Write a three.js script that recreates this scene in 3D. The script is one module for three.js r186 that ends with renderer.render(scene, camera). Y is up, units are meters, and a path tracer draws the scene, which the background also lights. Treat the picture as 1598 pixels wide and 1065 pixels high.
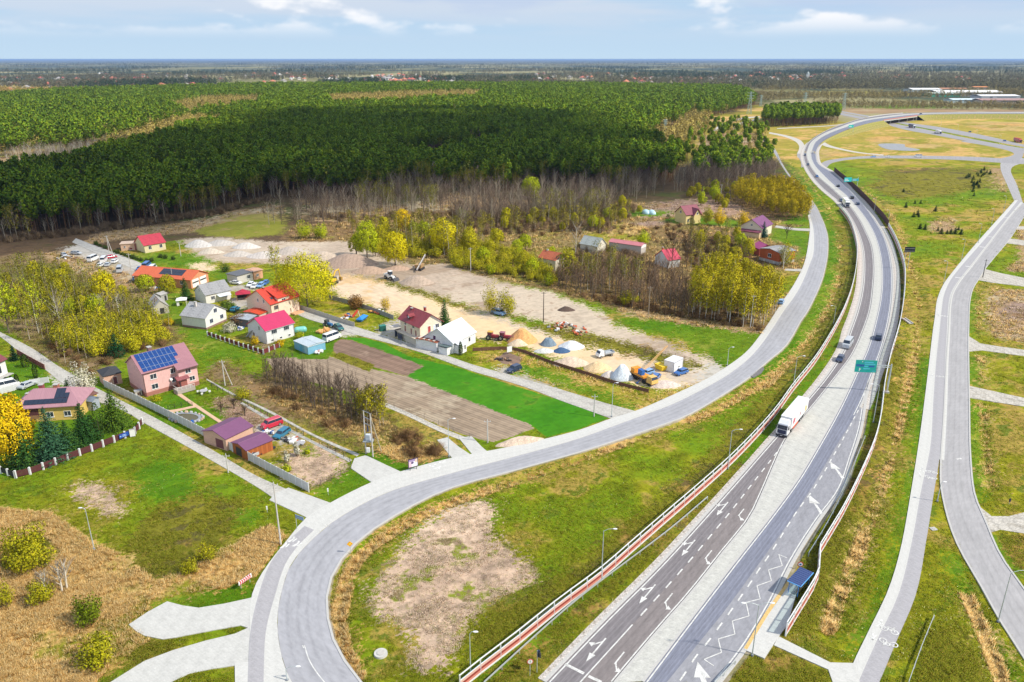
import*as THREE from 'three';
import { mergeGeometries } from 'three/addons/utils/BufferGeometryUtils.js';

// ---------- camera, exposure, sun, sky ----------
const scene=new THREE.Scene();
const EYE=80, FOC=1200, CX=799, CY=532.5, HORIZON=92;
const PITCH=Math.atan((CY - HORIZON) / FOC);
const camera=new THREE.PerspectiveCamera(2*Math.atan(CY / FOC)*180 / Math.PI, 1.5,0.5,90000);
camera.position.set(0, EYE, 0);
camera.rotation.x=-PITCH;
scene.add(camera);
const renderer=new THREE.WebGLRenderer({ antialias: true });
renderer.toneMapping=THREE.LinearToneMapping;
renderer.toneMappingExposure=1.16;
renderer.shadowMap.enabled=true;
const SUN=new THREE.Vector3(0.80,0.80,0.26).normalize();
const sun=new THREE.DirectionalLight(new THREE.Color().setRGB(1.0,0.93,0.81), 4.3);
sun.position.copy(SUN).multiplyScalar(900); sun.target.position.set(0,0,-350);
sun.position.add(sun.target.position);
sun.castShadow=true; sun.shadow.radius=4; sun.shadow.mapSize.set(4096,4096);
Object.assign(sun.shadow.camera, { left: -700, right: 700, top: 700, bottom: -700, near: 1, far: 2500 });
scene.add(sun, sun.target);
scene.fog=new THREE.FogExp2(new THREE.Color().setRGB(0.34,0.52,0.86), 0.000036);

// ---------- random and noise ----------
function rngOf(seed) { let a=seed >>> 0; return ()=>{ a=(a+0x6D2B79F5) >>> 0; let t=Math.imul(a ^ (a >>> 15), 1 | a); t=(t+Math.imul(t ^ (t >>> 7), 61 | t)) ^ t; return ((t ^ (t >>> 14)) >>> 0) / 4294967296; }; }
const NS=1024, NT=new Float32Array(NS*NS);            // one periodic fractal noise tile, 0..1
{
  const r=rngOf(11); let amp=1, tot=0;
  for (let cells=8; cells <= 512; cells *= 2) {
    const g=new Float32Array(cells*cells).map(()=>r());
    const k=cells / NS;
    for (let y=0; y<NS; y++) {
      const fy=y*k, y0=Math.floor(fy), ty=fy - y0, sy=ty*ty*(3 - 2*ty), ya=(y0 % cells)*cells, yb=((y0+1) % cells)*cells;
      for (let x=0; x<NS; x++) {
        const fx=x*k, x0=Math.floor(fx), tx=fx - x0, sx=tx*tx*(3 - 2*tx), xa=x0 % cells, xb=(x0+1) % cells;
        const a=g[ya+xa]+(g[ya+xb] - g[ya+xa])*sx, b=g[yb+xa]+(g[yb+xb] - g[yb+xa])*sx;
        NT[y*NS+x] += amp*(a+(b - a)*sy);
      }
    }
    tot += amp; amp *= 0.58;
  }
  let m=0, s=0; for (const v of NT) m += v; m /= NT.length; for (const v of NT) s += (v - m) ** 2; s=Math.sqrt(s / NT.length);
  for (let i=0; i<NT.length; i++) NT[i]=Math.min(1, Math.max(0,0.5+(NT[i] - m) / s*0.19));
}
const N=(u, v)=>NT[(Math.floor(v) & 1023)*NS+(Math.floor(u) & 1023)];     // nearest; u, v in tile pixels
function NB(u, v) { const x=Math.floor(u), y=Math.floor(v), a=u - x, b=v - y, x0=x & 1023, x1=(x+1) & 1023, y0=(y & 1023)*NS, y1=((y+1) & 1023)*NS; const p=NT[y0+x0]+(NT[y0+x1] - NT[y0+x0])*a, q=NT[y1+x0]+(NT[y1+x1] - NT[y1+x0])*a; return p+(q - p)*b; }
const clamp=(v, a=0, b=1)=>v<a?a : v>b?b : v;
const smooth=(a, b, v)=>{ const t=clamp((v - a) / (b - a)); return t*t*(3 - 2*t); };
const lerp=(a, b, t)=>a+(b - a)*t;
const toS=new Uint8Array(4097); for (let i=0; i <= 4096; i++) { const c=i / 4096; toS[i]=Math.round(255*(c <= 0.0031308?12.92*c : 1.055*c ** (1 / 2.4) - 0.055)); }
const S8=c=>toS[Math.round(clamp(c)*4096)];

// ---------- the sky: air and thin clouds ----------
{
  const W=4096, Hh=2048, d=new Float32Array(W*Hh*4);
  for (let j=0; j<Hh; j++) {
    const el=((j+0.5) / Hh - 0.5)*Math.PI, sy=Math.sin(el);
    for (let i=0; i<W; i++) {
      const k=(j*W+i)*4;
      let r, g, b;
      const e=Math.max(sy, 0), t=Math.pow(clamp(e*1.15), 0.55);
      r=lerp(0.49,0.24, t); g=lerp(0.64,0.41, t); b=lerp(0.78,0.68, t);
      if (sy>-0.002) {
        const az=((i+0.5) / W - 0.5)*2*Math.PI, cx=Math.cos(az), cz=Math.sin(az), q=1 / (e+0.035);
        const u=cx*q, v=cz*q;
        const n1=NB(u*24+300, v*24+90), n2=NB(u*90+11, v*90+700), n3=NB(az*700+50, el*3000+20);
        const veil=smooth(0.30,0.66, n1*0.8+n2*0.2)*smooth(0.012,0.07, e);
        r=lerp(r, 0.58, veil*0.85); g=lerp(g, 0.64, veil*0.85); b=lerp(b, 0.74, veil*0.85);
        const base=NB(az*420+500, el*1500+130)*0.55+NB(az*1500+77, el*4200+9)*0.30+n3*0.15;
        const puff=smooth(0.50,0.63, base)*smooth(0.02,0.05, e)*(1 - smooth(0.6,0.95, e));
        r=lerp(r, 0.88, puff*0.9); g=lerp(g, 0.88, puff*0.9); b=lerp(b, 0.90, puff*0.9);
        const grey=smooth(0.5,0.66, NB(az*260+800, el*1900+460))*smooth(0.035,0.07, e)*(1 - puff)*0.55;
        r=lerp(r, 0.42, grey); g=lerp(g, 0.53, grey); b=lerp(b, 0.74, grey);
      }
      d[k]=r; d[k+1]=g; d[k+2]=b; d[k+3]=1;
    }
  }
  const t=new THREE.DataTexture(d, W, Hh, THREE.RGBAFormat, THREE.FloatType);
  t.mapping=THREE.EquirectangularReflectionMapping; t.magFilter=THREE.LinearFilter; t.minFilter=THREE.LinearFilter; t.needsUpdate=true;
  scene.background=t; scene.environment=t; scene.environmentIntensity=1;
}

// ---------- from the survey (photo points) to the ground ----------
const cp=Math.cos(PITCH), sp=Math.sin(PITCH);
function G(px, py, y=0) {                                 // where a line of sight meets height y
  const a=px - CX, b=-(py - CY), dy=b*cp - FOC*sp, dz=-(b*sp+FOC*cp), t=(EYE - y) / -dy;
  return [a*t, dz*t];
}
function V3(px, py, y=0) { const [x, z]=G(px, py, y); return new THREE.Vector3(x, y, z); }
function path(a, y=0) { const o=[]; for (let i=0; i<a.length; i += 2) o.push(G(a[i], a[i+1], y)); return o; }
function curve(pts, n, closed=false) {                     // smooth resampling, even along its length
  if (pts.length<3&&!closed) { const o=[]; for (let i=0; i <= n; i++) o.push([lerp(pts[0][0], pts[1][0], i / n), lerp(pts[0][1], pts[1][1], i / n)]); return o; }
  const c=new THREE.CatmullRomCurve3(pts.map(p=>new THREE.Vector3(p[0],0, p[1])), closed, 'centripetal');
  c.arcLengthDivisions=600;
  return c.getSpacedPoints(n).map(p=>[p.x, p.z]);
}
function lengthOf(p) { let s=0; for (let i=1; i<p.length; i++) s += Math.hypot(p[i][0] - p[i - 1][0], p[i][1] - p[i - 1][1]); return s; }
function inside(x, z, poly) { let c=false; for (let i=0, j=poly.length - 1; i<poly.length; j=i++) { const a=poly[i], b=poly[j]; if ((a[1]>z) !== (b[1]>z)&&x<(b[0] - a[0])*(z - a[1]) / (b[1] - a[1])+a[0]) c=!c; } return c; }
function bandOf(pts, w) {                                    // outline of a band of width w round a line
  const L=[], R=[];
  for (let i=0; i<pts.length; i++) {
    const a=pts[Math.max(0, i - 1)], b=pts[Math.min(pts.length - 1, i+1)], l=Math.hypot(b[0] - a[0], b[1] - a[1]) || 1, nx=-(b[1] - a[1]) / l*w / 2, nz=(b[0] - a[0]) / l*w / 2;
    L.push([pts[i][0]+nx, pts[i][1]+nz]); R.push([pts[i][0] - nx, pts[i][1] - nz]);
  }
  return L.concat(R.reverse());
}
function offset(pts, w) { const o=[]; for (let i=0; i<pts.length; i++) { const a=pts[Math.max(0, i - 1)], b=pts[Math.min(pts.length - 1, i+1)], l=Math.hypot(b[0] - a[0], b[1] - a[1]) || 1; o.push([pts[i][0]+(b[1] - a[1]) / l*w, pts[i][1] - (b[0] - a[0]) / l*w]); } return o; }   // to the left

// ---------- naming ----------
const used=new Map();
function numbered(n) { const k=used.get(n) || 0; used.set(n, k+1); return k?n+'_'+String(k).padStart(3, '0') : n; }
function shade(o) { o.traverse(m=>{ if (m.isMesh) { m.castShadow=true; m.receiveShadow=true; } }); return o; }
function addTop(o, name, label, category, group, kind) {
  o.name=numbered(name); const u=o.userData={};
  if (label) u.label=label; if (category) u.category=category; if (group) u.group=group; if (kind) u.kind=kind;
  scene.add(shade(o)); return o;
}
function thing(name, label, category, pos=[0,0,0], turn=0, group) { const o=new THREE.Group(); o.position.set(...pos); o.rotation.y=turn; return addTop(o, name, label, category, group); }
function part(name, geo, mat, parent, label) { const m=new THREE.Mesh(Array.isArray(geo)?mergeAll(geo) : geo, mat); m.name=name; m.castShadow=m.receiveShadow=true; if (label) m.userData.label=label; parent.add(m); return m; }
function mergeAll(gs) { gs=gs.map(g=>{ const h=g.index?g.toNonIndexed() : g; for (const k of Object.keys(h.attributes)) if (!['position', 'normal', 'uv'].includes(k)) h.deleteAttribute(k); if (!h.attributes.uv) h.setAttribute('uv', new THREE.BufferAttribute(new Float32Array(h.attributes.position.count*2), 2)); return h; }); return gs.length===1?gs[0] : mergeGeometries(gs); }
function copyOf(root, name, label, pos, turn, group) { const c=root.clone(); c.name=numbered(name); c.userData={ ...root.userData }; if (label) c.userData.label=label; if (group) c.userData.group=group; c.position.set(...pos); c.rotation.y=turn; scene.add(c); return c; }
const lin=(r, g, b)=>new THREE.Color().setRGB(r, g, b);
const mat=(r, g, b, rough=0.8, extra={})=>new THREE.MeshStandardMaterial({ color: lin(r, g, b), roughness: rough, metalness: 0,...extra });
function box(w, h, d, x=0, y=0, z=0, ry=0) { const g=new THREE.BoxGeometry(w, h, d); if (ry) g.rotateY(ry); g.translate(x, y+h / 2, z); return g; }
function cyl(r0, r1, h, n=10, x=0, y=0, z=0) { const g=new THREE.CylinderGeometry(r1, r0, h, n); g.translate(x, y+h / 2, z); return g; }
function bar(a, b, r, n=6, r2=r) { const A=new THREE.Vector3(...a), B=new THREE.Vector3(...b), l=A.distanceTo(B), g=new THREE.CylinderGeometry(r2, r, l, n); g.translate(0, l / 2,0); g.applyQuaternion(new THREE.Quaternion().setFromUnitVectors(new THREE.Vector3(0,1,0), B.clone().sub(A).normalize())); g.translate(...a); return g; }

// ---------- computed textures ----------
function texture(w, h, f, repeatX=1, repeatY=1, srgb=true) {
  const d=new Uint8Array(w*h*4);
  for (let y=0; y<h; y++) for (let x=0; x<w; x++) { const c=f(x / w, y / h, x, y), k=(y*w+x)*4; d[k]=srgb?S8(c[0]) : 255*clamp(c[0]); d[k+1]=srgb?S8(c[1]) : 255*clamp(c[1]); d[k+2]=srgb?S8(c[2]) : 255*clamp(c[2]); d[k+3]=255; }
  const t=new THREE.DataTexture(d, w, h); t.wrapS=t.wrapT=THREE.RepeatWrapping; t.magFilter=THREE.LinearFilter; t.minFilter=THREE.LinearMipmapLinearFilter; t.generateMipmaps=true;
  if (srgb) t.colorSpace=THREE.SRGBColorSpace; t.repeat.set(repeatX, repeatY); t.needsUpdate=true; return t;
}
// a speckled mineral surface with stains; uv in metres
function mineral(c, grain, stain, size=10, seed=0, second=null) {
  const px=512;
  const t=texture(px, px, (u, v, x, y)=>{
    const a=N(x*2+seed*37, y*2+seed*91) - 0.5, b=N(x*8+401+seed*13, y*8+77) - 0.5, s=smooth(0.56,0.75, N(x*2+512, y*2+300+seed*51));
    const k=1+grain*b*1.6+stain*a;
    const m=second?s : 0;
    return [lerp(c[0], second?second[0] : 0, m)*k, lerp(c[1], second?second[1] : 0, m)*k, lerp(c[2], second?second[2] : 0, m)*k];
  }, 1 / size, 1 / size);
  return new THREE.MeshStandardMaterial({ map: t, roughness: 0.93 });
}
// ---------- paved surfaces: outlines first, the ground avoids them ----------
const YARDS=[];                                            // gravel yards without a kerb: part of the ground's cover
const PAVED=[];                                            // outlines for the ground map
const skirtDepth=0.45;
// a sheet between two edges, its sides going down into the ground; u across 0..1, v along in metres
function stripGeo(L, R, y, opt={}) {
  const n=L.length - 1, pos=[], uv=[], idx=[], yOf=i=>y+(opt.at?opt.at[i] : 0);
  const cols=opt.cols || 2; let s=0;
  for (let i=0; i <= n; i++) {
    if (i) s += Math.hypot((L[i][0]+R[i][0] - L[i - 1][0] - R[i - 1][0]) / 2, (L[i][1]+R[i][1] - L[i - 1][1] - R[i - 1][1]) / 2);
    const w=Math.hypot(L[i][0] - R[i][0], L[i][1] - R[i][1]);
    for (let k=0; k <= cols; k++) { const t=k / cols; pos.push(lerp(L[i][0], R[i][0], t), yOf(i), lerp(L[i][1], R[i][1], t)); uv.push(opt.metres?t*w : t, s); }
  }
  const c1=cols+1;
  for (let i=0; i<n; i++) for (let k=0; k<cols; k++) { const a=i*c1+k, b=a+1, c=a+c1, d=c+1; idx.push(a, b, c, b, d, c); }
  const base=pos.length / 3;
  if (opt.skirt !== 0) {
    const q=opt.skirt || skirtDepth;
    for (const e of [L, R]) { const o=pos.length / 3; for (let i=0; i <= n; i++) { const y0=yOf(i); pos.push(e[i][0], y0, e[i][1], e[i][0], y0 - q, e[i][1]); uv.push(0, i, q, i); } for (let i=0; i<n; i++) { const a=o+i*2; e===L?idx.push(a, a+2, a+1, a+1, a+2, a+3) : idx.push(a, a+1, a+2, a+1, a+3, a+2); } }
    for (const i of [0, n]) { const o=pos.length / 3, y0=yOf(i); pos.push(L[i][0], y0, L[i][1], R[i][0], y0, R[i][1], L[i][0], y0 - q, L[i][1], R[i][0], y0 - q, R[i][1]); uv.push(0,0,1,0,0,1,1,1); i?idx.push(o, o+1, o+2, o+1, o+3, o+2) : idx.push(o, o+2, o+1, o+1, o+2, o+3); }
  }
  const g=new THREE.BufferGeometry(); g.setAttribute('position', new THREE.Float32BufferAttribute(pos, 3)); g.setAttribute('uv', new THREE.Float32BufferAttribute(uv, 2)); g.setIndex(idx);
  const h=g.toNonIndexed(); h.computeVertexNormals(); return h;
}
function polyGeo(poly, y, skirt=skirtDepth) {              // a flat polygon of points with sides; uv in metres
  const sh=new THREE.Shape(poly.map(p=>new THREE.Vector2(p[0],-p[1])));
  const g=new THREE.ExtrudeGeometry(sh, { depth: skirt, bevelEnabled: false }); g.rotateX(-Math.PI / 2); g.translate(0, y - skirt, 0); return g;
}
function flatGeo(poly, y) { const g=new THREE.ShapeGeometry(new THREE.Shape(poly.map(p=>new THREE.Vector2(p[0],-p[1])))); g.rotateX(-Math.PI / 2); g.translate(0, y, 0); return g; }
function roadLook(c, opt={}) {                             // across the road 0..1,48 m along: wheel tracks worn smooth, seams, patches, speckle
  const { tracks=[], worn=0.1, seams=[], seed=0, lanes=[], grain=0.22, patch=0.1 }=opt;
  const t=texture(256,1024, (u, v, x, y)=>{
    let k=1+grain*(N(x*5+seed*31, y*5+17) - 0.5)+grain*0.8*(N(x*9+71, y*9+seed*7) - 0.5)+patch*(N(x*3+200+seed*77, y*1+600) - 0.5)*2;
    for (const p of tracks) k += worn*Math.exp(-(((u - p) / 0.035) ** 2))*(0.6+0.8*N(x*2, y*1+seed*19));
    for (const p of seams) { const w=0.004+0.006*N(300, y*1); k += 0.42*Math.exp(-(((u - p - 0.012*(N(44, y*1+seed) - 0.5)) / w) ** 2))*(0.3+N(500, y*2)); }
    let col=c; for (const l of lanes) if (u >= l[0]&&u<l[1]) col=l[2];
    return [col[0]*k, col[1]*k, col[2]*k];
  }, 1,1 / 48);
  return new THREE.MeshStandardMaterial({ map: t, roughness: 0.88 });
}
const M={
  concrete: mineral([0.49,0.485,0.46],0.14,0.12,9,1), slab: mineral([0.525,0.52,0.495],0.12,0.11,7,2), median: mineral([0.48,0.475,0.44],0.2,0.15,8,3,[0.42,0.415,0.39]),
  bike: mineral([0.35,0.34,0.355],0.16,0.12,8,4), gravel: mineral([0.46,0.43,0.38],0.5,0.3,8,5,[0.36,0.33,0.28]), shoulder: mineral([0.50,0.46,0.42],0.55,0.3,6,6,[0.34,0.30,0.25]),
  lane: mineral([0.44,0.42,0.38],0.3,0.22,10,7,[0.37,0.35,0.32]), kerb: mineral([0.47,0.46,0.44],0.15,0.1,4,8), farRoad: mineral([0.30,0.29,0.30],0.12,0.15,14,9), farLight: mineral([0.50,0.47,0.42],0.15,0.15,14,10),
  paint: mineral([0.62,0.62,0.60],0.25,0.35,5,13,[0.50,0.49,0.47]), yellowPave: mineral([0.62,0.42,0.16],0.2,0.25,5,12),
};
M.left=roadLook([0.175,0.160,0.168], { tracks: [0.2,0.42,0.62,0.84], worn: 0.2, seams: [0.49], seed: 1 });
M.right=roadLook([0.175,0.185,0.235], { tracks: [0.22,0.43,0.63,0.82], worn: 0.2, seams: [0.5], seed: 2 });
M.leftNear=roadLook([0.150,0.138,0.148], { tracks: [0.12,0.30,0.62,0.85], worn: 0.12, seams: [0.34], seed: 3, lanes: [[0.52,1,[0.205,0.180,0.178]]] });
M.rightNear=roadLook([0.145,0.160,0.225], { tracks: [0.12,0.27,0.40,0.62], worn: 0.12, seams: [0.26], seed: 4, lanes: [[0.52,1,[0.255,0.255,0.285]]] });
M.service=roadLook([0.345,0.345,0.37], { tracks: [0.18,0.40,0.60,0.82], worn: -0.10, seed: 5, grain: 0.16, patch: 0.08 });
M.service2=roadLook([0.355,0.345,0.35], { tracks: [0.2,0.42,0.62,0.85], worn: -0.09, seed: 6, grain: 0.14, patch: 0.08 });

const structs=(name, y)=>{ const o=new THREE.Group(); o.name=numbered(name); o.userData.kind='structure'; scene.add(o); return o; };
function strip(parent, name, L, R, y, m, n=60, opt={}) {
  const a=curve(path(L, opt.h || 0), n), b=curve(path(R, opt.h || 0), n);
  if (!opt.noPave) PAVED.push(a.concat(b.slice().reverse()));
  return Object.assign(part(name, stripGeo(a, b, y, opt), m, parent), { edges: [a, b] });
}
function slabOf(parent, name, P, y, m, pave=true) { const poly=Array.isArray(P[0])?P : path(P); if (pave) PAVED.push(poly); return part(name, polyGeo(poly, y), m, parent); }
// painted line along a path of ground points: [start, end] metres, width
function lineAlong(parent, name, pts, y, w=0.16, from=0, to=1e9, m=M.paint) {
  const out=[]; let s=0;
  for (let i=0; i<pts.length; i++) { const d=i?Math.hypot(pts[i][0] - pts[i - 1][0], pts[i][1] - pts[i - 1][1]) : 0; if (i) for (const q of [from, to]) if (q>s&&q<s+d) out.push([lerp(pts[i - 1][0], pts[i][0], (q - s) / d), lerp(pts[i - 1][1], pts[i][1], (q - s) / d)]); s += d; if (s >= from&&s <= to) out.push(pts[i]); }
  if (out.length<2) return null;
  return part(name, stripGeo(offset(out, w / 2), offset(out, -w / 2), y, { skirt: 0, cols: 1 }), m, parent);
}

// ===== the main road =====
const HL=[852,1066,940,974,1029,885,1104,803,1156,744.5,1194,701,1227,664,1265,619,1287,592.6,1305,567.5,1318,546,1327,518,1337,490,1345,458,1348.6,422.5,1347,390,1340,365,1328,340,1310,316,1294,302.5,1281,291,1268.8,277,1257.5,258,1254,243,1256,233,1265,220.5,1283,207.8,1301,199,1322.6,191.5,1340,186.3,1367.7,181.3,1390,178.7,1436,176,1510,174.8,1640,174.4];
const HML=[957,1066,1025.6,984.4,1077,926,1128.4,861,1169.5,809.7,1191,765,1206.9,727.6,1224.5,690,1242.6,665,1272.6,630,1302,592.6,1330,555,1347,518,1358,485,1363,447.5,1364.5,418,1361,385,1353,365,1340,340,1321,315,1307.5,302.5,1293.8,290,1278.2,276.4,1264.4,257.6,1259.4,243,1260.7,233,1268,220,1287.6,207.5,1310,198.8,1330,191.3,1351,186.3,1385,181.3,1410,178.6,1438,177,1510,175.8,1640,175.4];
const HMR=[1005,1066,1077,970.7,1145.5,881.6,1207,803,1247,748,1274.5,702.5,1303,652.5,1320.8,617.6,1338,580,1354,545,1367.8,497.6,1375,460,1376.4,422.5,1372,390,1364,365,1350,340,1330,315,1317.5,302.5,1302.5,290,1288,276.4,1271,257.6,1265.7,243,1267.6,233,1275,220,1296,207.5,1319,198.8,1340,191.3,1361,186.6,1396,182,1415,179.8,1440,178,1510,176.8,1640,176.4];
const HR=[1040,1066,1080,1017,1130,955,1187,877,1238,806,1275,748,1305,697,1331,655,1349,618,1363,580,1376,545,1387.7,497.6,1392.3,460,1392.4,422.5,1387,390,1378,365,1363,340,1344.5,315,1331.6,302.5,1314,282,1300,270,1279,257,1274,243,1275,233,1285,220,1310,207.5,1332.6,198.8,1357.7,192,1378,188.2,1405,184.4,1426,181.6,1446,179,1510,177.9,1640,177.5];
const AUX=[1118,1066,1160,1012,1200,946,1237,873,1275,813,1310,765,1328,715,1342,670,1347,642,1350,621,1358,592];
const highway=structs('main_road');

const HTOP=HML.slice(HML.indexOf(1224.5));                 // inner edge beyond the turning lane
const HLD=[905,1066,975,989,1012,948,1050,906,1083,868,1113,832,1140,799.4,1164,768.5,1186,740.4,1207,713.7].concat(HTOP);
const climb=py=>6.2*(1 - smooth(189,231, py));        // the road rises onto the bridge
function path3(a) { const o=[]; for (let i=0; i<a.length; i += 2) { const h=climb(a[i+1]), q=G(a[i], a[i+1], h); o.push(new THREE.Vector3(q[0], h, q[1])); } return o; }
function curve3(a, n) { const c=new THREE.CatmullRomCurve3(path3(a), false, 'centripetal'); c.arcLengthDivisions=800; const p=c.getSpacedPoints(n); return { pts: p.map(v=>[v.x, v.z]), at: p.map(v=>v.y) }; }
const S=270;
const cL=curve3(HL, S), cLD=curve3(HLD, S), cML=curve3(HML, S), cMR=curve3(HMR, S), cR=curve3(HR, S), kAux=curve(path(AUX), 70);
const tail=(c, i, j=S)=>({ pts: c.pts.slice(i, j+1), at: c.at.slice(i, j+1) });
function strip3(name, a, b, y, m, parent, opt={}) { PAVED.push(a.pts.concat(b.pts.slice().reverse())); return part(name, stripGeo(a.pts, b.pts, y, { at: a.at, ...opt }), m, parent); }
strip3('carriageway', cL, cLD, 0.02, M.left, highway, { skirt: 1 });
strip3('carriageway', cMR, cR, 0.02, M.right, highway, { skirt: 1 });
{
  const a=curve(path(HLD.slice(0,22)), 60), b=curve(path(HML.slice(0,16)), 60);
  PAVED.push(a.concat(b.slice().reverse()));
  part('turning_lane', stripGeo(a, b, 0.016), roadLook([0.205,0.180,0.178], { tracks: [0.3,0.7], worn: -0.1, seed: 8 }), highway);
  const c=curve(path(HR.slice(0,20)), 70);
  PAVED.push(c.concat(kAux.slice().reverse()));
  part('auxiliary_lane', stripGeo(c, kAux, 0.016), roadLook([0.265,0.265,0.290], { tracks: [0.3,0.72], worn: 0.05, seed: 9 }), highway);
}
// raised paved median with kerb stones
strip3('median', { pts: offset(cML.pts, -0.35), at: cML.at }, { pts: offset(cMR.pts, 0.35), at: cMR.at }, 0.14, M.median, highway, { metres: true });
strip3('kerb', { pts: cML.pts, at: cML.at }, { pts: offset(cML.pts, -0.35), at: cML.at }, 0.15, M.kerb, highway, { metres: true, cols: 1 });
strip3('kerb', { pts: offset(cMR.pts, 0.35), at: cMR.at }, { pts: cMR.pts, at: cMR.at }, 0.15, M.kerb, highway, { metres: true, cols: 1 });
// edge lines
function paintEdge(c, off, w, i0=0, i1=S) { const q=tail(c, i0, i1), p=offset(q.pts, off), o=p.map(v=>v); part('edge_line', stripGeo(offset(o, w / 2), offset(o, -w / 2), 0.034, { at: q.at, skirt: 0, cols: 1 }), M.paint, highway); }
paintEdge(cL, -0.35,0.22); paintEdge(cML, 0.30,0.20); paintEdge(cMR, -0.30,0.20); paintEdge(cR, 0.30,0.20,20);
lineAlong(highway, 'edge_line', offset(kAux, 0.3), 0.034,0.2);
// kerb and gravel verge outside the carriageways
const outerL=offset(cL.pts, 0.55), verge=[];
strip3('kerb', { pts: outerL, at: cL.at }, { pts: cL.pts, at: cL.at }, 0.09, M.kerb, highway, { metres: true, cols: 1 });
{
  const i0=0, i1=150, w=i=>0.5+1.1*smooth(14,34, i)+0.5*NB(i*9,77), q=cL.pts.slice(i0, i1);
  const out=q.map((p, i)=>{ const a=outerL[i], l=Math.hypot(a[0] - p[0], a[1] - p[1]), k=w(i) / l; return [a[0]+(a[0] - p[0])*k, a[1]+(a[1] - p[1])*k]; });
  PAVED.push(out.concat(outerL.slice(i0, i1).reverse())); part('gravel_verge', stripGeo(out, outerL.slice(i0, i1), 0.05, { metres: true }), M.shoulder, highway);
}
{
  const i0=21, i1=150, q=cR.pts.slice(i0, i1), in_=offset(q, -0.45), out=q.map((p, i)=>{ const a=in_[i], l=Math.hypot(a[0] - p[0], a[1] - p[1]), k=(1.9+0.7*NB(i*7,300)) / l; return [a[0]+(a[0] - p[0])*k, a[1]+(a[1] - p[1])*k]; });
  part('kerb', stripGeo(q, in_, 0.08, { metres: true, cols: 1 }), M.kerb, highway);
  PAVED.push(q.concat(out.slice().reverse())); part('gravel_verge', stripGeo(in_, out, 0.05, { metres: true }), M.shoulder, highway);
}
{
  const out=offset(kAux, -0.6), out2=offset(kAux, -1.2);
  part('kerb', stripGeo(kAux, out, 0.1, { metres: true, cols: 1 }), M.kerb, highway); PAVED.push(kAux.concat(out2.slice().reverse()));
}
// lane dashes
{
  const d=curve(path(HLD.slice(0,22)), 200), len=lengthOf(d);
  lineAlong(highway, 'lane_line', d, 0.036,0.2,0,14.5);
  for (let s=17.0; s<len - 3; s += 4.15) lineAlong(highway, 'lane_dash', d, 0.036,0.24, s, s+2);
  const e=curve(path([1058,1066,1064,1059,1085,1027,1106,1001,1124,977,1141,953.5,1157.6,930,1171.5,910,1185,889,1200,868,1215,844.7,1227,825,1245,797,1265,770.6,1274,757,1283,743,1291,729.5,1298,716.5,1306,703,1313,691,1319,679.5,1325.5,668,1331,657,1337,646,1342,636,1347,625]), 260), le=lengthOf(e);
  for (let s=0.5; s<le - 2; s += 4.15) lineAlong(highway, 'lane_dash', e, 0.036,0.24, s, s+2);
}
// painted arrows: a flat shape in a frame (along the lane, across), metres
function mark(name, at, ahead, shape, y=0.036, parent=highway, k=1) {
  const a=G(...at), b=G(...ahead), l=Math.hypot(b[0] - a[0], b[1] - a[1]), f=[(b[0] - a[0]) / l, (b[1] - a[1]) / l], s=[-f[1], f[0]];
  return part(name, shape.map(poly=>flatGeo(poly.map(([u, v])=>[a[0]+f[0]*u*k+s[0]*v*k, a[1]+f[1]*u*k+s[1]*v*k]), y)), M.paint, parent);
}
const straightRight=[[[-2.4,-0.10],[-2.4,0.10],[1.0,0.10],[1.0,0.42],[2.6,0],[1.0,-0.42],[1.0,-0.10]],[[-1.7,0.10],[-1.3,0.10],[-0.38,0.74],[-0.66,0.74]],[[-1.0,0.74],[-0.04,0.74],[-0.45,1.4]]];
const turnLeft=[[[-2.6,-0.10],[-2.6,0.10],[0.2,0.10],[0.2,-0.10]],[[-0.2,-0.10],[0.2,-0.10],[1.05,-0.70],[0.75,-0.74]],[[0.4,-0.72],[1.4,-0.72],[0.95,-1.4]]];
const mergeArrow=[[[-3.4,-0.34],[-3.4,0.34],[0.4,0.22],[0.3,0.95],[3.6,0],[0.5,-1.0],[0.45,-0.2]]];
for (const [x, y] of [[931,1014],[1011,927],[1075,855],[1128,794]]) mark('arrow', [x, y],[x - 50, y+59], straightRight, 0.036, highway, 1.15);
for (const [x, y] of [[960,1036],[1038,941],[1101,872],[1153,805]]) mark('arrow', [x, y],[x - 50, y+62], turnLeft, 0.036, highway, 1.05);
mark('arrow', [1273,788],[1265,776], mergeArrow, 0.036); mark('arrow', [1306,734],[1297,722], mergeArrow, 0.036); mark('arrow', [1098,1062],[1090,1040],[[[-3,-0.5],[-3,0.5],[0.4,0.35],[0.3,1.1],[3.4,0.1],[0.5,-1.2],[0.45,-0.4]]],0.036);
// stop-line blocks
for (const [x, y] of [[886.5,1039.5],[896.5,1044.5],[906.5,1049.5],[923.5,1058.5],[933.5,1063]]) mark('give_way_block', [x, y],[x+10, y+5],[[[-0.5,-0.24],[-0.5,0.24],[0.5,0.24],[0.5,-0.24]]],0.036);
// bus-bay zigzag
{ const z=path([1114,1040,1099,1030,1126,1019,1121,998,1147,990.5,1143,970,1169,962,1164.5,941,1186.5,935.5,1181.5,915,1204,907,1199.5,890,1221,883.5,1215.5,866,1228.5,871.5]); for (let i=1; i<z.length; i++) lineAlong(highway, 'zigzag_line', [z[i - 1], z[i]],0.036+0.004*(i % 2), 0.17); }

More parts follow.
